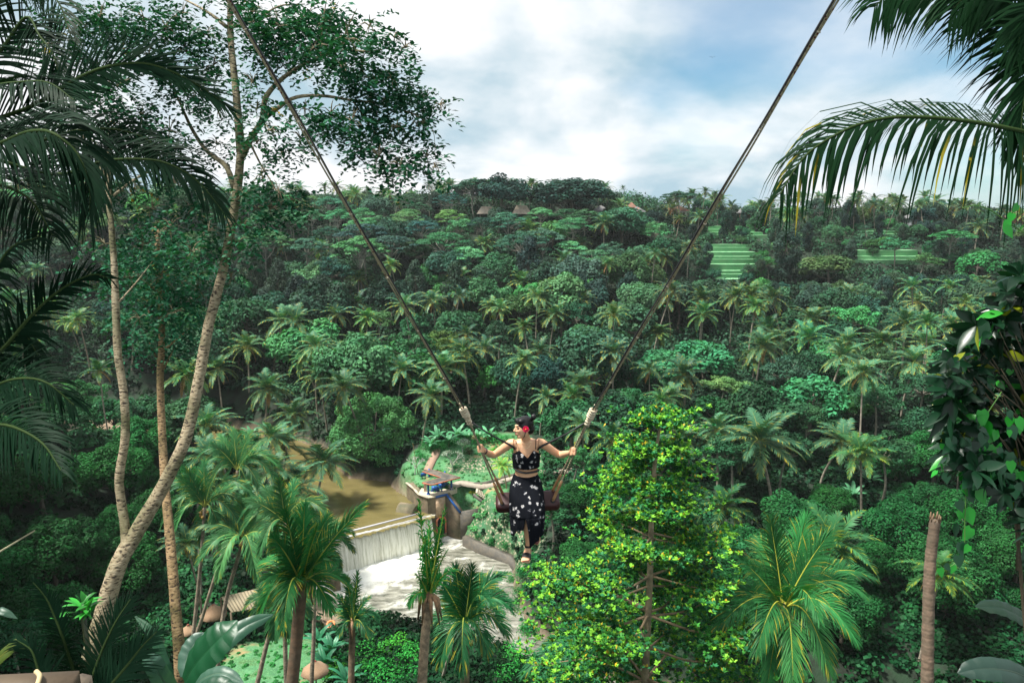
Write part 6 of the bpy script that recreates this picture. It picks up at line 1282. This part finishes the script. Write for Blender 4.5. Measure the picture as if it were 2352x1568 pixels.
def banana_leaf(mb, P, W, up, tint, rs, n=26, tear=.25, wave=.06):
    P = spline(P, 8); S = np.linspace(0, 1, len(P)); T = unit(np.gradient(P, axis=0)); U = np.tile(np.array(up, float), (len(P), 1)); X = unit(np.cross(T, U)); U = np.cross(X, T)
    tube(mb, P - U * .006, np.linspace(.016, .004, len(P)), 6, np.array(tint) * [1.8, 1.3, 1.2], cap=True)
    for side in (1, -1):
        k = 0
        while k < n:
            w_ = int(rs.choice([1, 2, 3, 5])) if rs.rand() < tear else 6
            k2 = min(n, k + w_); s = np.linspace(.05 + .95 * k / n, .05 + .95 * k2 / n, k2 - k + 1); drop = .12 + .25 * rs.rand() * tear; V = []
            for q in s:
                c = np.array([np.interp(q, S, P[:, j]) for j in range(3)]); x = np.array([np.interp(q, S, X[:, j]) for j in range(3)]); uu = np.array([np.interp(q, S, U[:, j]) for j in range(3)]); t_ = np.array([np.interp(q, S, T[:, j]) for j in range(3)])
                hw = W * .5 * np.interp(q, [0, .08, .25, .6, .85, 1], [.25, .7, 1, .95, .62, .05]); wv = wave * hw * math.sin(q * 42)
                V += [c, c + x * side * hw * .5 + t_ * hw * .10 + uu * hw * .16 + uu * wv * .5, c + x * side * hw + t_ * hw * .18 + uu * (hw * .10 - drop * hw) + uu * wv]
            m_ = len(s); F = []
            for i_ in range(m_ - 1): F += [(3 * i_, 3 * i_ + 1, 3 * i_ + 4, 3 * i_ + 3), (3 * i_ + 1, 3 * i_ + 2, 3 * i_ + 5, 3 * i_ + 4)]
            mb.add(V, F, tint); k = k2
M_BANANA = mat('banana_leaf', (1, 1, 1), .42, attr=True, objcol=True, trans=.2, spec=.45, bump=(30, .25, .006))
def banana(name, label, foot_q, lv, stem=True, seed=0):
    rs = np.random.RandomState(seed); f0 = np.array(Q(*foot_q)); zg = tz(f0[0], f0[1]); foot = np.array([f0[0], f0[1], min(zg, f0[2])]); o = empty(name, foot); tag(o, label, 'banana plant')
    if stem: b = MB(); tube(b, [(0, 0, -.3), (0, 0, (f0[2] - foot[2]) * .5), f0 - foot], [.13, .11, .07], 10, (.12, .17, .07)); b.build('stem', M_BANANA, o, True)
    for pts, W, up, t in lv:
        b = MB(); banana_leaf(b, [p - foot for p in [f0] * 0 + [np.array(x) for x in qp(pts)]], W, up, t, rs); b.build('leaf', M_BANANA, o, True)
banana('banana_plant', 'banana plant with broad dark and grey leaves beside the slender trunk at bottom left', (425, 1590, 10.5),
  [([(420, 1575, 10.4), (445, 1530, 10.2), (485, 1485, 10.1), (515, 1455, 10.1), (545, 1424, 10.2)], .62, (-.6, -.6, .3), (.008, .065, .025)), ([(440, 1570, 10.6), (503, 1489, 10.8), (560, 1440, 11), (628, 1410, 11.2)], .30, (-.2, -.9, .6), (.018, .075, .042)),
   ([(440, 1585, 10.0), (470, 1556, 9.8), (510, 1545, 9.7), (560, 1568, 9.6)], .24, (0, -.5, .9), (.045, .11, .075)), ([(425, 1560, 10.8), (430, 1510, 11), (445, 1480, 11.1), (468, 1452, 11.2)], .36, (-.2, -.9, .2), (.05, .11, .08)),
   ([(405, 1590, 10.2), (370, 1555, 10.0), (350, 1520, 9.9), (332, 1498, 9.9)], .28, (.4, -.8, .4), (.045, .11, .075)), ([(400, 1580, 10.4), (380, 1530, 10.4), (350, 1455, 10.5), (308, 1412, 10.6)], .16, (.6, -.7, .4), (.012, .07, .03)),
   ([(440, 1590, 9.6), (500, 1570, 9.5), (545, 1590, 9.4)], .25, (0, -.5, .9), (.012, .06, .03))], seed=3)
banana('banana_plant', 'banana leaf with torn edges rising into the bottom right corner', (2420, 1640, 7.5),
  [([(2400, 1600, 7.4), (2350, 1552, 7.3), (2290, 1536, 7.2), (2240, 1536, 7.2), (2200, 1545, 7.2)], .26, (0, -.6, .8), (.018, .045, .034)), ([(2420, 1500, 8.2), (2350, 1420, 8.2), (2300, 1395, 8.2), (2240, 1392, 8.2)], .3, (0, -.3, 1), (.006, .024, .012)), ([(2430, 1450, 8), (2380, 1300, 8), (2350, 1260, 8)], .3, (-.3, -.6, .6), (.006, .024, .012))], stem=True, seed=4)
banana('banana_plant', 'narrow grey leaf arching at the far left edge over the dark slope', (-60, 1560, 8.5), [([(-60, 1540, 8.4), (-30, 1430, 8.3), (0, 1402, 8.2), (40, 1420, 8.2)], .12, (0, -.4, 1), (.03, .08, .05)), ([(-40, 1560, 7.6), (10, 1500, 7.5), (45, 1478, 7.5), (62, 1500, 7.5)], .14, (0, -.7, .7), (.10, .15, .03))], seed=5)
# bright leaf rosette on the slope by the fork
rs = np.random.RandomState(8); p = np.array(Q(190, 1400, 8.8)); b = MB(); an = np.arange(26) * 2.4; el = rs.uniform(.1, 1.3, 26)
leaf8(b, np.tile([0, 0, 0.], (26, 1)) + rs.randn(26, 3) * .05, np.stack([np.cos(an) * np.cos(el), np.sin(an) * np.cos(el), np.sin(el)], 1), np.tile([0, 0, 1.], (26, 1)) + .1, .30, .065, np.array([.03, .24, .03])[None] * (.5 + rs.rand(26, 1)), rs, 'lance', bend=.6)
tube(b, [(0, 0, -1.2), (0, 0, .05)], [.05, .03], 6, (.05, .06, .03)); o = b.build('broad_leaf_plant', M_GLOSS, loc=p); tag(o, 'bright green strap-leaved plant at the foot of the mottled tree', 'plant')
# shrubs: dark on the near slope, bright between the pool and the bottom edge
def t_shrub(seed, kind='shrub', L0=.16, W0=.085, base=(.018, .12, .035), n=30, per=150):
    rs = np.random.RandomState(seed); C = []
    for k in range(n): d = sph(rs, 1)[0]; d[2] = abs(d[2]); C.append((d * [1.1, 1.1, 1.0] * (.4 + .6 * rs.rand()), .28 + .25 * rs.rand()))
    a = MB(); crown_from_clumps(a, C, rs, per * 3, L0, W0, base, up=.8, cv=.3)
    t = MB()
    for c, r in C[:10]: tube(t, [(0, 0, -.4), c * np.array([.4, .4, .5]), c], [.04, .03, .01], 5, BK, cap=False)
    mk(kind, [('stems', new_me(t, 'stems', M_BARK, True)), ('foliage', new_me(a, 'foliage', M_LEAF))])
for s in range(4): t_shrub(100 + s, per=34)
def t_bananaclump(seed):
    rs = np.random.RandomState(seed); a = MB(); t = MB()
    for k in range(9):
        az = k * 2.4; el = rs.uniform(.9, 1.4); L_ = rs.uniform(1.6, 2.4); P = arc(az, el, L_, R(70), 5, (0, 0, .6)); banana_leaf(a, P, .5, (0, 0, 1), np.array([.07, .24, .13]) * (.7 + .6 * rs.rand()), rs, n=12, tear=.5)
    tube(t, [(0, 0, -.4), (0, 0, .7)], [.14, .1], 8, (.14, .17, .08)); mk('banana', [('stem', new_me(t, 'stem', M_BANANA, True)), ('leaves', new_me(a, 'leaves', M_BANANA, True))])
for s in range(3): t_bananaclump(110 + s)
rs = np.random.RandomState(55)
def put(kind, u, v, s, col, name, lab, cat, h=1.0, y0=8, grp=None, y1=330):
    p = HT(u, v, h, y0, y1); o = plant(kind, (p.x, p.y, tz(p.x, p.y) - .05), s, name=name, label=lab, cat=cat, group=grp, rs=rs)
    for c in o.children:
        if c.name.split('.')[0] in ('foliage', 'crown', 'leaves'): c.color = (*col, 1)
    return o
for (u, v, s, col) in [(850, 1490, 1.5, (2.2, 2.1, 1.2)), (905, 1470, 1.4, (3.0, 2.4, .9)), (935, 1500, 1.6, (1.6, 1.9, 1.0)), (880, 1540, 1.7, (1.3, 1.7, 1.0)), (830, 1530, 1.2, (1.8, 1.9, 1.0)), (930, 1560, 1.5, (1.1, 1.5, 1.0)), (1180, 1490, 1.4, (2.0, 2.0, 1.1)), (1225, 1470, 1.3, (2.6, 2.3, 1.1)), (1200, 1540, 1.5, (1.3, 1.6, 1.0)), (1150, 1550, 1.4, (1.2, 1.5, .9)), (1240, 1550, 1.6, (1.0, 1.4, 1.0)), (1215, 1410, 1.0, (1.6, 1.6, .9)), (1190, 1370, .9, (.9, 1.0, .8)), (780, 1500, 1.0, (.8, 1.2, 1.1)), (770, 1530, 1.1, (1.9, 1.3, .5)), (740, 1480, .8, (.7, 1.2, 1.1)), (960, 1460, .9, (1.5, 1.7, 1.2)), (1176, 1318, .8, (.9, 1.3, .9)), (1196, 1345, 1.0, (.7, 1.1, .8)), (1190, 1395, 1.0, (1.0, 1.2, .7)), (1215, 1440, 1.2, (.8, 1.1, .8)), (1205, 1300, 1.1, (.8, 1.2, 1.0)), (1225, 1270, 1.2, (.8, 1.2, 1.0)), (1160, 1235, .7, (.9, 1.2, .9)), (1130, 1225, .6, (.8, 1.1, .8)), (1100, 1215, .5, (.8, 1.1, .8)), (1250, 1180, 1.4, (1.0, 1.4, 1.2)), (1240, 1130, 1.3, (1.1, 1.5, 1.3)), (1235, 1080, 1.2, (1.2, 1.6, 1.4)), (1270, 1040, 1.4, (1.0, 1.3, 1.1)), (1225, 1030, .9, (1.2, 1.5, 1.3))]:
    put('shrub', u, v, s, col, 'shrub', '%s leafy shrub on the near bank, %s' % ('yellowish green' if col[0] > 2.1 else 'bright green' if col[1] > 1.6 else 'deep green', 'below the foaming pool' if u < 1000 else 'right of the weir' if v < 1300 else 'by the yellow green tree'), 'shrub', .9, 20, 'shrubs on the near river bank')
for (u, v) in [(760, 1470), (745, 1500), (790, 1540), (730, 1450)]: put('banana', u, v, .9, (.35, .7, .6), 'banana_plant', 'dark banana clump on the near bank between the young palms', 'banana plant', 1.5, 20, 'dark banana clumps on the near bank')
for k in range(46):
    u = rs.uniform(-40, 430) if k < 30 else rs.uniform(1900, 2380); v = rs.uniform(1050, 1600) if k < 30 else rs.uniform(1330, 1600)
    D = rs.uniform(9, 20) if k < 30 else rs.uniform(12, 22); p = Q(u, v, D); zg = tz(p.x, p.y)
    if p.z < zg - .5 or p.z > zg + 6 or p.y < 5: continue
    s = rs.uniform(.9, 1.5); plant('shrub', (p.x, p.y, zg), s, name='shrub', label='dark green shrub crowding the near slope, %s edge' % ('left' if k < 30 else 'right'), cat='shrub', group='dark shrubs on the near slope', rs=rs)
for (u, v) in [(1052, 985), (1075, 992), (1030, 1000), (1005, 990), (990, 1005), (1095, 990), (1120, 985), (1650, 965), (1700, 970), (2000, 1090), (1960, 1120), (2080, 1010), (575, 985), (1225, 960)]:
    put('banana', u, v, 1.0, (1.15, 1.2, 1.05), 'banana_plant', 'pale banana clump %s' % ('behind the garden lawn' if 980 < u < 1250 else 'among the trees right of the swing' if u > 1250 else 'in the left palm grove'), 'banana plant', 1.6, 50, 'pale banana clumps among the trees')
for (u, v, s_, c_) in [(985, 1018, 1.2, (1.3, 1.6, 1.3)), (1010, 1015, 1.0, (2.2, 2.1, 1.6)), (1035, 1012, 1.1, (1.2, 1.5, 1.3)), (1100, 1005, 1.2, (1.6, 1.9, 1.7)), (1125, 1000, 1.3, (1.2, 1.5, 1.2)), (1150, 1005, 1.4, (1.9, 2.0, 1.6)), (1175, 1015, 1.3, (1.3, 1.6, 1.4)), (1060, 1000, 1.2, (1.8, 2.0, 1.8)), (1190, 1035, 1.2, (1.1, 1.5, 1.2)), (1200, 1060, 1.0, (1.3, 1.6, 1.2)), (965, 1040, 1.0, (1.1, 1.4, 1.1))]:
    put('shrub', u, v, s_, c_, 'shrub', '%s shrub in the planting behind the garden lawn' % ('pale' if c_[0] > 1.5 else 'mid green'), 'shrub', .7, 60, 'shrubs behind the garden lawn')
put('shrub', 1017, 1081, .62, (4.5, 2.6, .4), 'flowering_bush', 'small bright yellow green bush on the garden lawn behind the pump shelter', 'bush', .4, 60)
put('shrub', 1133, 1030, .6, (4.5, 2.6, .4), 'flowering_bush', 'bright yellow bush seen under the woman\'s right arm', 'bush', .4, 60)
put('shrub', 1086, 1120, .42, (9, 1.6, .3), 'flowering_bush', 'small orange leaved bush beside the top of the garden stairs', 'bush', .4, 60)
put('shrub', 1049, 1066, .5, (.9, 1.3, 1.3), 'clipped_bush', 'small round dark green bush on the upper lawn', 'bush', .4, 60)
put('shrub', 1076, 1030, .7, (3.0, .45, .5), 'red_leaved_bush', 'dark red leaved bush at the back of the garden', 'bush', .5, 60)
put('palm_bright', 1164, 1075, .55, (1.7, 1.6, .9), 'young_palm', 'young pale yellow green palm on the garden lawn behind the woman', 'palm tree', 2.6, 60)
for c in [c for c in bpy.data.objects if c.name.startswith('young_palm')]:
    for q_ in c.children:
        if q_.name.startswith('trunk'): q_.scale = (.5, .5, .26); q_.color = (1, .8, .6, 1)
        else: q_.location = (q_.location.x * .9, q_.location.y * .9, 2.6); q_.scale = (.45, .45, .45)
def frangipani(u, v, h, seed, lab, leafy):
    rs = np.random.RandomState(seed); p = G(u, v, 8); p = HT(u, v, 0.1, 60); o = empty('frangipani_tree', (p.x, p.y, tz(p.x, p.y))); tag(o, lab, 'tree'); t = MB(); lf = MB(); ends = []
    def grow(s, d, L_, r, k):
        e = s + d * L_; tube(t, [s, (s + e) / 2 + rs.randn(3) * .04 * L_, e], [r, r * .85, r * .7], 5, (.45, .44, .40), cap=False)
        if k == 0: ends.append(e); return
        for q in range(3): a = rs.rand() * 6.28; dd = unit(d * .9 + np.array([math.cos(a), math.sin(a), .15]) * .7); grow(e, dd, L_ * .68, r * .62, k - 1)
    grow(np.array([0, 0, -.2]), np.array([.05, 0, 1.]), h * .42, .09, 4)
    E_ = np.array(ends); 
    if leafy: leaves(lf, np.repeat(E_, 3, 0) + rs.randn(len(E_) * 3, 3) * .08, rs.randn(len(E_) * 3, 3) + [0, 0, 1], .22, .09, (.30, .38, .30), rs); lf.build('crown', M_LEAF, o)
    t.build('trunk', M_BARK, o, True)
frangipani(1038, 1080, 2.9, 1, 'pale frangipani tree with a rounded twiggy crown on the lawn above the shelter', True)
frangipani(953, 1085, 2.5, 2, 'bare white branched frangipani at the river end of the garden', False)
frangipani(1061, 1040, 2.4, 3, 'small whitish frangipani behind the larger one', True)
b = MB(); p0 = HT(960, 1084, .1, 60); p1 = Q(948, 1017, 84); tube(b, [(0, 0, -.3), tuple(p1 - p0)], [.05, .02], 6, (.45, .33, .12)); o = b.build('bamboo_pole', M_PTRUNK, loc=p0); tag(o, 'leaning tan bamboo pole standing beside the bare frangipani', 'pole')
b = MB(); p0 = Q(-40, 1290, 5); p1 = Q(80, 1218, 5.4); tube(b, [(0, 0, 0), tuple(p1 - p0)], [.008, .006], 6, (.38, .36, .22)); o = b.build('bamboo_rod', M_PTRUNK, loc=p0); tag(o, 'thin pale rod poking in from the left edge of the view', 'rod')

# big unseen trees added beside and behind the viewer to shade the near edges
for k, (x, y, s, v_) in enumerate([(-13, -5, 1.9, 0), (-15.5, 2, 2.0, 1), (-25, 13, 1.9, 2), (14, -5, 1.9, 1), (20, 6, 1.9, 0), (27, 15, 1.8, 2), (-33, 19, 2.6, 0), (-42, 30, 2.8, 1), (-50, 42, 2.8, 2), (-59, 54, 2.6, 0), (-30, 8, 2.4, 1), (38, 27, 2.3, 2), (47, 40, 2.3, 1)]):
    plant('near_bush', (x, y, tz(x, y)), s, name='broadleaf_tree', label='big leafy tree added unseen to shade the %s edge' % ('left' if x < 0 else 'right'), cat='tree', group='big unseen trees added beside the viewer for shade', rs=rs, var=v_)
# ------------------------------------------------------------------ small buildings
M_THATCH = mat('dry_thatch', (.36, .24, .15), .95, noise=[(4, .6, (.32, .2, .12)), (25, .4, (.2, .12, .07))], bump=(25, .8, .03))
def parasol(u, v, r, h, lab, D=None):
    p = HT(u, v, h, 25, 90); zg = tz(p.x, p.y); o = empty('thatched_parasol', (p.x, p.y, zg)); tag(o, lab, 'parasol'); b = MB(); n = 22; rs = np.random.RandomState(int(u))
    P = []; prof = [(.05, .12), (.3, -.22), (.65, -.60), (1.0, -1.0), (.96, -1.14), (.85, -1.05)]
    V = [[math.cos(a) * r * q * (1 + .06 * rs.randn()), math.sin(a) * r * q * (1 + .06 * rs.randn()), h + .45 + z * r * .75 + .02 * rs.randn()] for q, z in prof for a in np.arange(n) * 6.283 / n]
    F = [(i_ * n + k, i_ * n + (k + 1) % n, (i_ + 1) * n + (k + 1) % n, (i_ + 1) * n + k) for i_ in range(len(prof) - 1) for k in range(n)]; b.add(V, F); b.build('thatch', M_THATCH, o)
    b = MB(); tube(b, [(0, 0, -.2), (0, 0, h + .4)], .06, 8, (.2, .13, .08)); b.build('pole', M_PTRUNK, o, True); b = MB(); ell(b, (0, 0, h + .48), (.12, .12, .1), n=8, m_=6, tint=(.3, .05, .03)); b.build('finial', M_PTRUNK, o)
parasol(490, 1400, 1.15, 2.1, 'brown thatched parasol beside the slatted roof among leaning palm trunks'); parasol(724, 1530, 1.05, 2.1, 'pale thatched parasol at the bottom edge, left of centre'); parasol(433, 1446, .75, 1.8, 'small yellowish thatched parasol mostly hidden behind the slender trunk')
M_SLAT = mat('weathered_boards', (.30, .25, .16), .85, noise=[(.8, .5, (.18, .16, .11)), (14, .4, (.2, .17, .12))], bump=(20, .4, .02))
def board_roof():
    z = 6.2; c = [G(507, 1370, z), G(628, 1343, z), G(645, 1386, z - .5), G(531, 1405, z - .5)]; o = empty('riverside_shelter', (c[0].x, c[0].y, tz(c[0].x, c[0].y))); tag(o, 'shelter with a flat weathered board roof among the palm trunks at lower left', 'shelter'); org = Vector(o.location)
    b = MB(); n = 16
    for k in range(n):
        a0 = k / n + .004; a1 = (k + 1) / n - .004; dz = .02 * (k % 2); p = [c[0].lerp(c[1], a0), c[0].lerp(c[1], a1), c[3].lerp(c[2], a1), c[3].lerp(c[2], a0)]
        V = [(q.x - org.x, q.y - org.y, q.z - org.z + dz) for q in p] + [(q.x - org.x, q.y - org.y, q.z - org.z + dz - .08) for q in p]; b.add(V, [(0, 3, 2, 1), (4, 5, 6, 7), (0, 1, 5, 4), (1, 2, 6, 5), (2, 3, 7, 6), (3, 0, 4, 7)])
    b.build('roof', M_SLAT, o)
    for q in c: x, y, z_ = q - org; b = MB(); tube(b, [(x * .96, y * .96, -1), (x * .96, y * .96, z_ - .09)], .09, 8, (.16, .12, .08)); b.build('post', M_PTRUNK, o)
board_roof()
b = MB(); a = np.linspace(0, 6.283, 25); tube(b, [(math.cos(t) * .32, math.sin(t) * .32, .08) for t in a], .1, 8, cap=False); p = HT(760, 1432, .1, 30, 90); o = b.build('life_ring', mat('orange_plastic', (.85, .22, .06), .5), loc=(p.x, p.y, tz(p.x, p.y) + .05)); o.rotation_euler = (.5, 0, 0); tag(o, 'small orange ring lying on the sandy bank below the pool', 'life ring')
def house(u, v, w, dp, hw, hr, wall, roof, lab, y0=150, rz=0, name='house', hip=.5, open_=False):
    p = HT(u, v, hw + hr * .5, y0, 330); z = tz(p.x, p.y); o = empty(name, (p.x, p.y, z), rz); tag(o, lab, 'house' if name == 'house' else 'hut')
    b = MB()
    if open_:
        for sx_ in (-1, 1):
            for sy_ in (-1, 1): box(b, (sx_ * w * .42, sy_ * dp * .42, hw / 2 - .5), (.25, .25, hw + 1))
        b.build('posts', M_SLAT, o)
    else:
        box(b, (0, 0, hw / 2 - .5), (w, dp, hw + 1)); b.build('wall', wall, o)
        for k in (-1, 1): b = MB(); box(b, (k * w * .25, -dp / 2 - .01, hw * .5), (w * .16, .06, hw * .45)); f = b.build('window', M_DARKC, o); b = MB(); box(b, (k * w * .25, -dp / 2 - .05, hw * .26), (w * .2, .1, .08)); b.build('sill', M_CAP, f)
        b = MB(); box(b, (0, -dp / 2 - .02, hw * .36), (w * .12, .08, hw * .7)); b.build('door', M_SLAT, o)
    b = MB(); e = .7; x, y = w / 2 + e, dp / 2 + e; r_ = x - y * (1 - hip) if x > y else .2
    b.poly([(-x, -y, hw - .1), (x, -y, hw - .1), (x, y, hw - .1), (-x, y, hw - .1), (-r_, 0, hw + hr), (r_, 0, hw + hr)], [(0, 1, 5, 4), (1, 2, 5), (2, 3, 4, 5), (3, 0, 4), (3, 2, 1, 0)]); b.build('roof', roof, o); OCC.append((p.x, p.y, 8)); return o
M_STRAW = mat('pale_thatch', (.85, .72, .58), .95, noise=[(1.5, .5, (.45, .34, .25))], bump=(12, .6, .05)); M_TILE = mat('terracotta_tiles', (.24, .11, .07), .85, noise=[(1, .6, (.10, .07, .06))], bump=(8, .6, .05)); M_GREYT = mat('grey_tiles', (.10, .10, .11), .85, noise=[(1, .5, (.2, .19, .18))]); M_YW = mat('yellow_render', (.62, .44, .18), .8, noise=[(1, .4, (.5, .4, .25))]); M_WW = mat('white_render', (.62, .62, .58), .8, noise=[(1, .5, (.4, .4, .36))]); M_ORR = mat('orange_render', (.42, .17, .09), .8); M_GW = mat('grey_render', (.25, .25, .28), .8)
house(1117, 482, 4.2, 4, 2.2, 2.0, M_YW, M_STRAW, 'open hut with a cream thatched roof on the hillside, left of its twin', 165, name='thatched_hut', open_=True)
house(1198, 481, 4.4, 4, 2.2, 2.4, M_YW, M_STRAW, 'open hut with a cream thatched roof under the large ridge tree', 165, name='thatched_hut', open_=True)
house(1463, 480, 3.2, 4, 2.6, 1.4, M_YW, M_GREYT, 'small yellow walled house with a grey roof on the ridge', 185); house(1380, 478, 4, 4, 2.2, 1.6, M_WW, M_GREYT, 'low house with a dark roof half hidden right of the large ridge tree', 200)
house(1450, 470, 1.6, 1.6, 3.0, 1.4, M_ORR, M_TILE, 'narrow orange shrine with a tiled top behind the yellow house', 200); house(1708, 482, 3, 3, 2.2, 1.6, M_ORR, M_GREYT, 'small red walled house with a grey blue roof beyond the rice field', 200)
house(2098, 494, 3.4, 3.6, 2.8, 1.6, M_GW, M_GREYT, 'grey house with a pyramid roof among the right ridge trees', 180); house(2345, 492, 6, 4, 2.4, 2.2, M_ORR, M_TILE, 'brown roofed house at the right end of the ridge', 170); house(1560, 478, 4, 4, 2.2, 1.4, M_WW, M_TILE, 'low tiled house among the flat topped trees right of centre', 200)
b = MB(); p = HT(1494, 505, .8, 150); box(b, (0, 0, .4), (5.0, .3, 1.8)); box(b, (0, 0, 1.36), (5.2, .45, .12)); o = b.build('garden_wall', M_WW, loc=(p.x, p.y, tz(p.x, p.y))); tag(o, 'short white wall in front of the ridge houses', 'wall')
for (u, v) in ((1463, 494), (1535, 490)):
    p = HT(u, v, 2.0, 160); o = empty('banner', (p.x, p.y, tz(p.x, p.y))); tag(o, 'tall orange cloth banner on a pole %s' % ('below the yellow house' if u < 1500 else 'right of the white wall'), 'banner')
    b = MB(); tube(b, [(0, 0, -.5), (0, 0, 4.4)], .05, 6, (.3, .25, .2)); b.build('pole', M_PTRUNK, o); b = MB(); box(b, (.35, 0, 2.6), (.6, .04, 3.0)); b.build('cloth', M_ORR, o)
# red roofed hut by the upper river
p = HT(750, 1040, 2.2, 60); o = empty('red_roofed_hut', (p.x, p.y, tz(p.x, p.y))); tag(o, 'little hut with a bright red roof by the river left of the round tree', 'hut'); b = MB(); box(b, (0, 0, .9), (2.0, 1.6, 2.2)); b.build('wall', M_WW, o)
b = MB(); b.poly([(-1.4, -1.2, 1.9), (1.4, -1.2, 1.9), (1.4, 1.2, 1.9), (-1.4, 1.2, 1.9), (-.7, 0, 2.9), (.7, 0, 2.9)], [(0, 1, 5, 4), (1, 2, 5), (2, 3, 4, 5), (3, 0, 4), (3, 2, 1, 0)]); b.build('roof', mat('bright_red_tiles', (.80, .11, .03), .7, noise=[(3, .5, (.4, .06, .02))], bump=(10, .6, .03)), o)
# wooden platform corner with a rope end
zp = 38.55; pl = [G(-60, 1551, zp), G(182, 1539, zp), G(120, 1640, zp), G(-200, 1660, zp)]; o = empty('wooden_platform', pl[1]); tag(o, 'corner of a brown wooden plank platform at the bottom left', 'platform')
nb = 3
for k in range(nb):
    a0, a1 = k / nb + (.006 if k else 0), (k + 1) / nb - .006; q_ = [pl[0].lerp(pl[3], a0), pl[1].lerp(pl[2], a0), pl[1].lerp(pl[2], a1), pl[0].lerp(pl[3], a1)]; b = MB()
    V = [tuple(x - pl[1]) for x in q_] + [tuple(x - pl[1] - Vector((0, 0, .05))) for x in q_]; b.add(V, [(0, 3, 2, 1), (4, 5, 6, 7), (0, 1, 5, 4), (1, 2, 6, 5), (2, 3, 7, 6), (3, 0, 4, 7)]); b.build('plank', mat('brown_plank', (.075, .052, .03), .75, noise=[(6, .5, (.09, .06, .035))], bump=(25, .5, .004)), o)
b = MB(); px_, py_, _ = pl[1]; tube(b, [tuple(Vector(q_) - pl[1]) for q_ in (pl[1].lerp(pl[0], .1) - Vector((0, -.02, .06)), pl[1].lerp(pl[0], .1) - Vector((0, -.02, 2.5)))], .05, 8, (.1, .07, .05)); b.build('post', M_PTRUNK, o)
b = MB(); P = [G(*a) for a in [(83, 1541, zp + .02), (91, 1550, zp + .02), (89, 1562, zp + .02), (82, 1580, zp + .02), (70, 1600, zp + .02)]]; tube(b, spline([p_ - P[0] for p_ in P], 4), .0075, 8); o = b.build('rope_end', mat('tan_rope', (.42, .33, .18), .8), loc=P[0]); tag(o, 'short tan rope end lying across the edge of the wooden platform', 'rope')
# palms along the ridge, a slender areca, and the bird
rs = np.random.RandomState(77)
for (u, v, w, h) in [(1214, 421, 42, 11), (1263, 423, 38, 10), (1443, 431, 18, 13), (1554, 447, 30, 8), (1580, 445, 36, 9), (1613, 440, 36, 10), (1653, 446, 36, 9), (2001, 449, 42, 12), (2017, 470, 48, 9), (2040, 463, 38, 10), (2078, 468, 46, 9), (2307, 484, 48, 8), (1966, 466, 36, 9), (1510, 492, 20, 4), (985, 425, 34, 10), (1010, 432, 30, 9), (2130, 470, 36, 9), (2225, 470, 36, 9)]:
    p = HT(u, v, h, 165); s = w / 1568 * pix(p)[2] / 7.6
    plant('palm', (p.x, p.y, tz(p.x, p.y)), s, h=h, col=(.8, .8, .95), name='coconut_palm', cat='palm tree', rs=rs, label={1443: 'lone slender palm with a tiny tuft on the skyline above the houses', 1510: 'tiny palm beside the white wall on the ridge', 2307: 'bushy palm standing against the sky at the right end of the ridge'}.get(u, 'coconut palm standing against the sky on the ridge, %s' % side_word(u)), group='coconut palms on the ridge skyline')
b = MB(); tube(b, [(-.5, 0, 0), (-.2, 0, 0), (.2, 0, .02), (.5, 0, .03)], [.03, .12, .1, .03], 8, (.02, .02, .02))
for s in (-1, 1): b.add([(-.15, 0, .03), (.2, 0, .03), (.1, s * .8, .30), (-.1, s * 1.0, .34)], [(0, 1, 2, 3)], (.02, .02, .02)); b.add([(-.1, s * 1.0, .34), (.1, s * .8, .30), (-.05, s * 1.5, .22), (-.15, s * 1.5, .21)], [(0, 1, 2, 3)], (.02, .02, .02))
o = b.build('bird', M_BLACK, loc=Q(1636, 132, 190)); o.rotation_euler = (0, .1, 1.4); o.scale = (.55, .55, .8); tag(o, 'small dark bird flying high against the clouds', 'bird')
# ------------------------------------------------------------------ haze
hz = MB(); box(hz, (0, 118, 20), (520, 290, 76)); m = bpy.data.materials.new('valley_haze'); m.use_nodes = True; nt = m.node_tree; nt.nodes.clear()
pv = N(nt, 'ShaderNodeVolumePrincipled', inp={'Density': .00012, 'Anisotropy': .1}); pv.inputs['Color'].default_value = (.90, .97, .98, 1); om = N(nt, 'ShaderNodeOutputMaterial'); L(nt, pv.outputs[0], om.inputs['Volume'])
o = hz.build('haze', m); tag(o, 'thin pale humid haze lying over the valley', kind='stuff')

# ------------------------------------------------------------------ look-alikes: each label says which one it is (ordinal from the left)
ORD = 'first second third fourth fifth sixth seventh eighth ninth tenth eleventh twelfth thirteenth fourteenth fifteenth sixteenth seventeenth eighteenth nineteenth twentieth'.split()
bpy.context.view_layer.update()
same = {}
for o in bpy.data.objects:
    if o.parent is None and 'label' in o: same.setdefault(o['label'], []).append(o)
for lab, os_ in same.items():
    if len(os_) < 2: continue
    os_.sort(key=lambda o: pix(o.location)[0])
    for i_, o in enumerate(os_):
        if 'group' not in o: o['group'] = lab
        w = 'leftmost' if i_ == 0 else 'rightmost' if i_ == len(os_) - 1 else (ORD[i_] + ' from left') if i_ < 20 else '%dth from left' % (i_ + 1)
        o['label'] = lab + ', ' + w
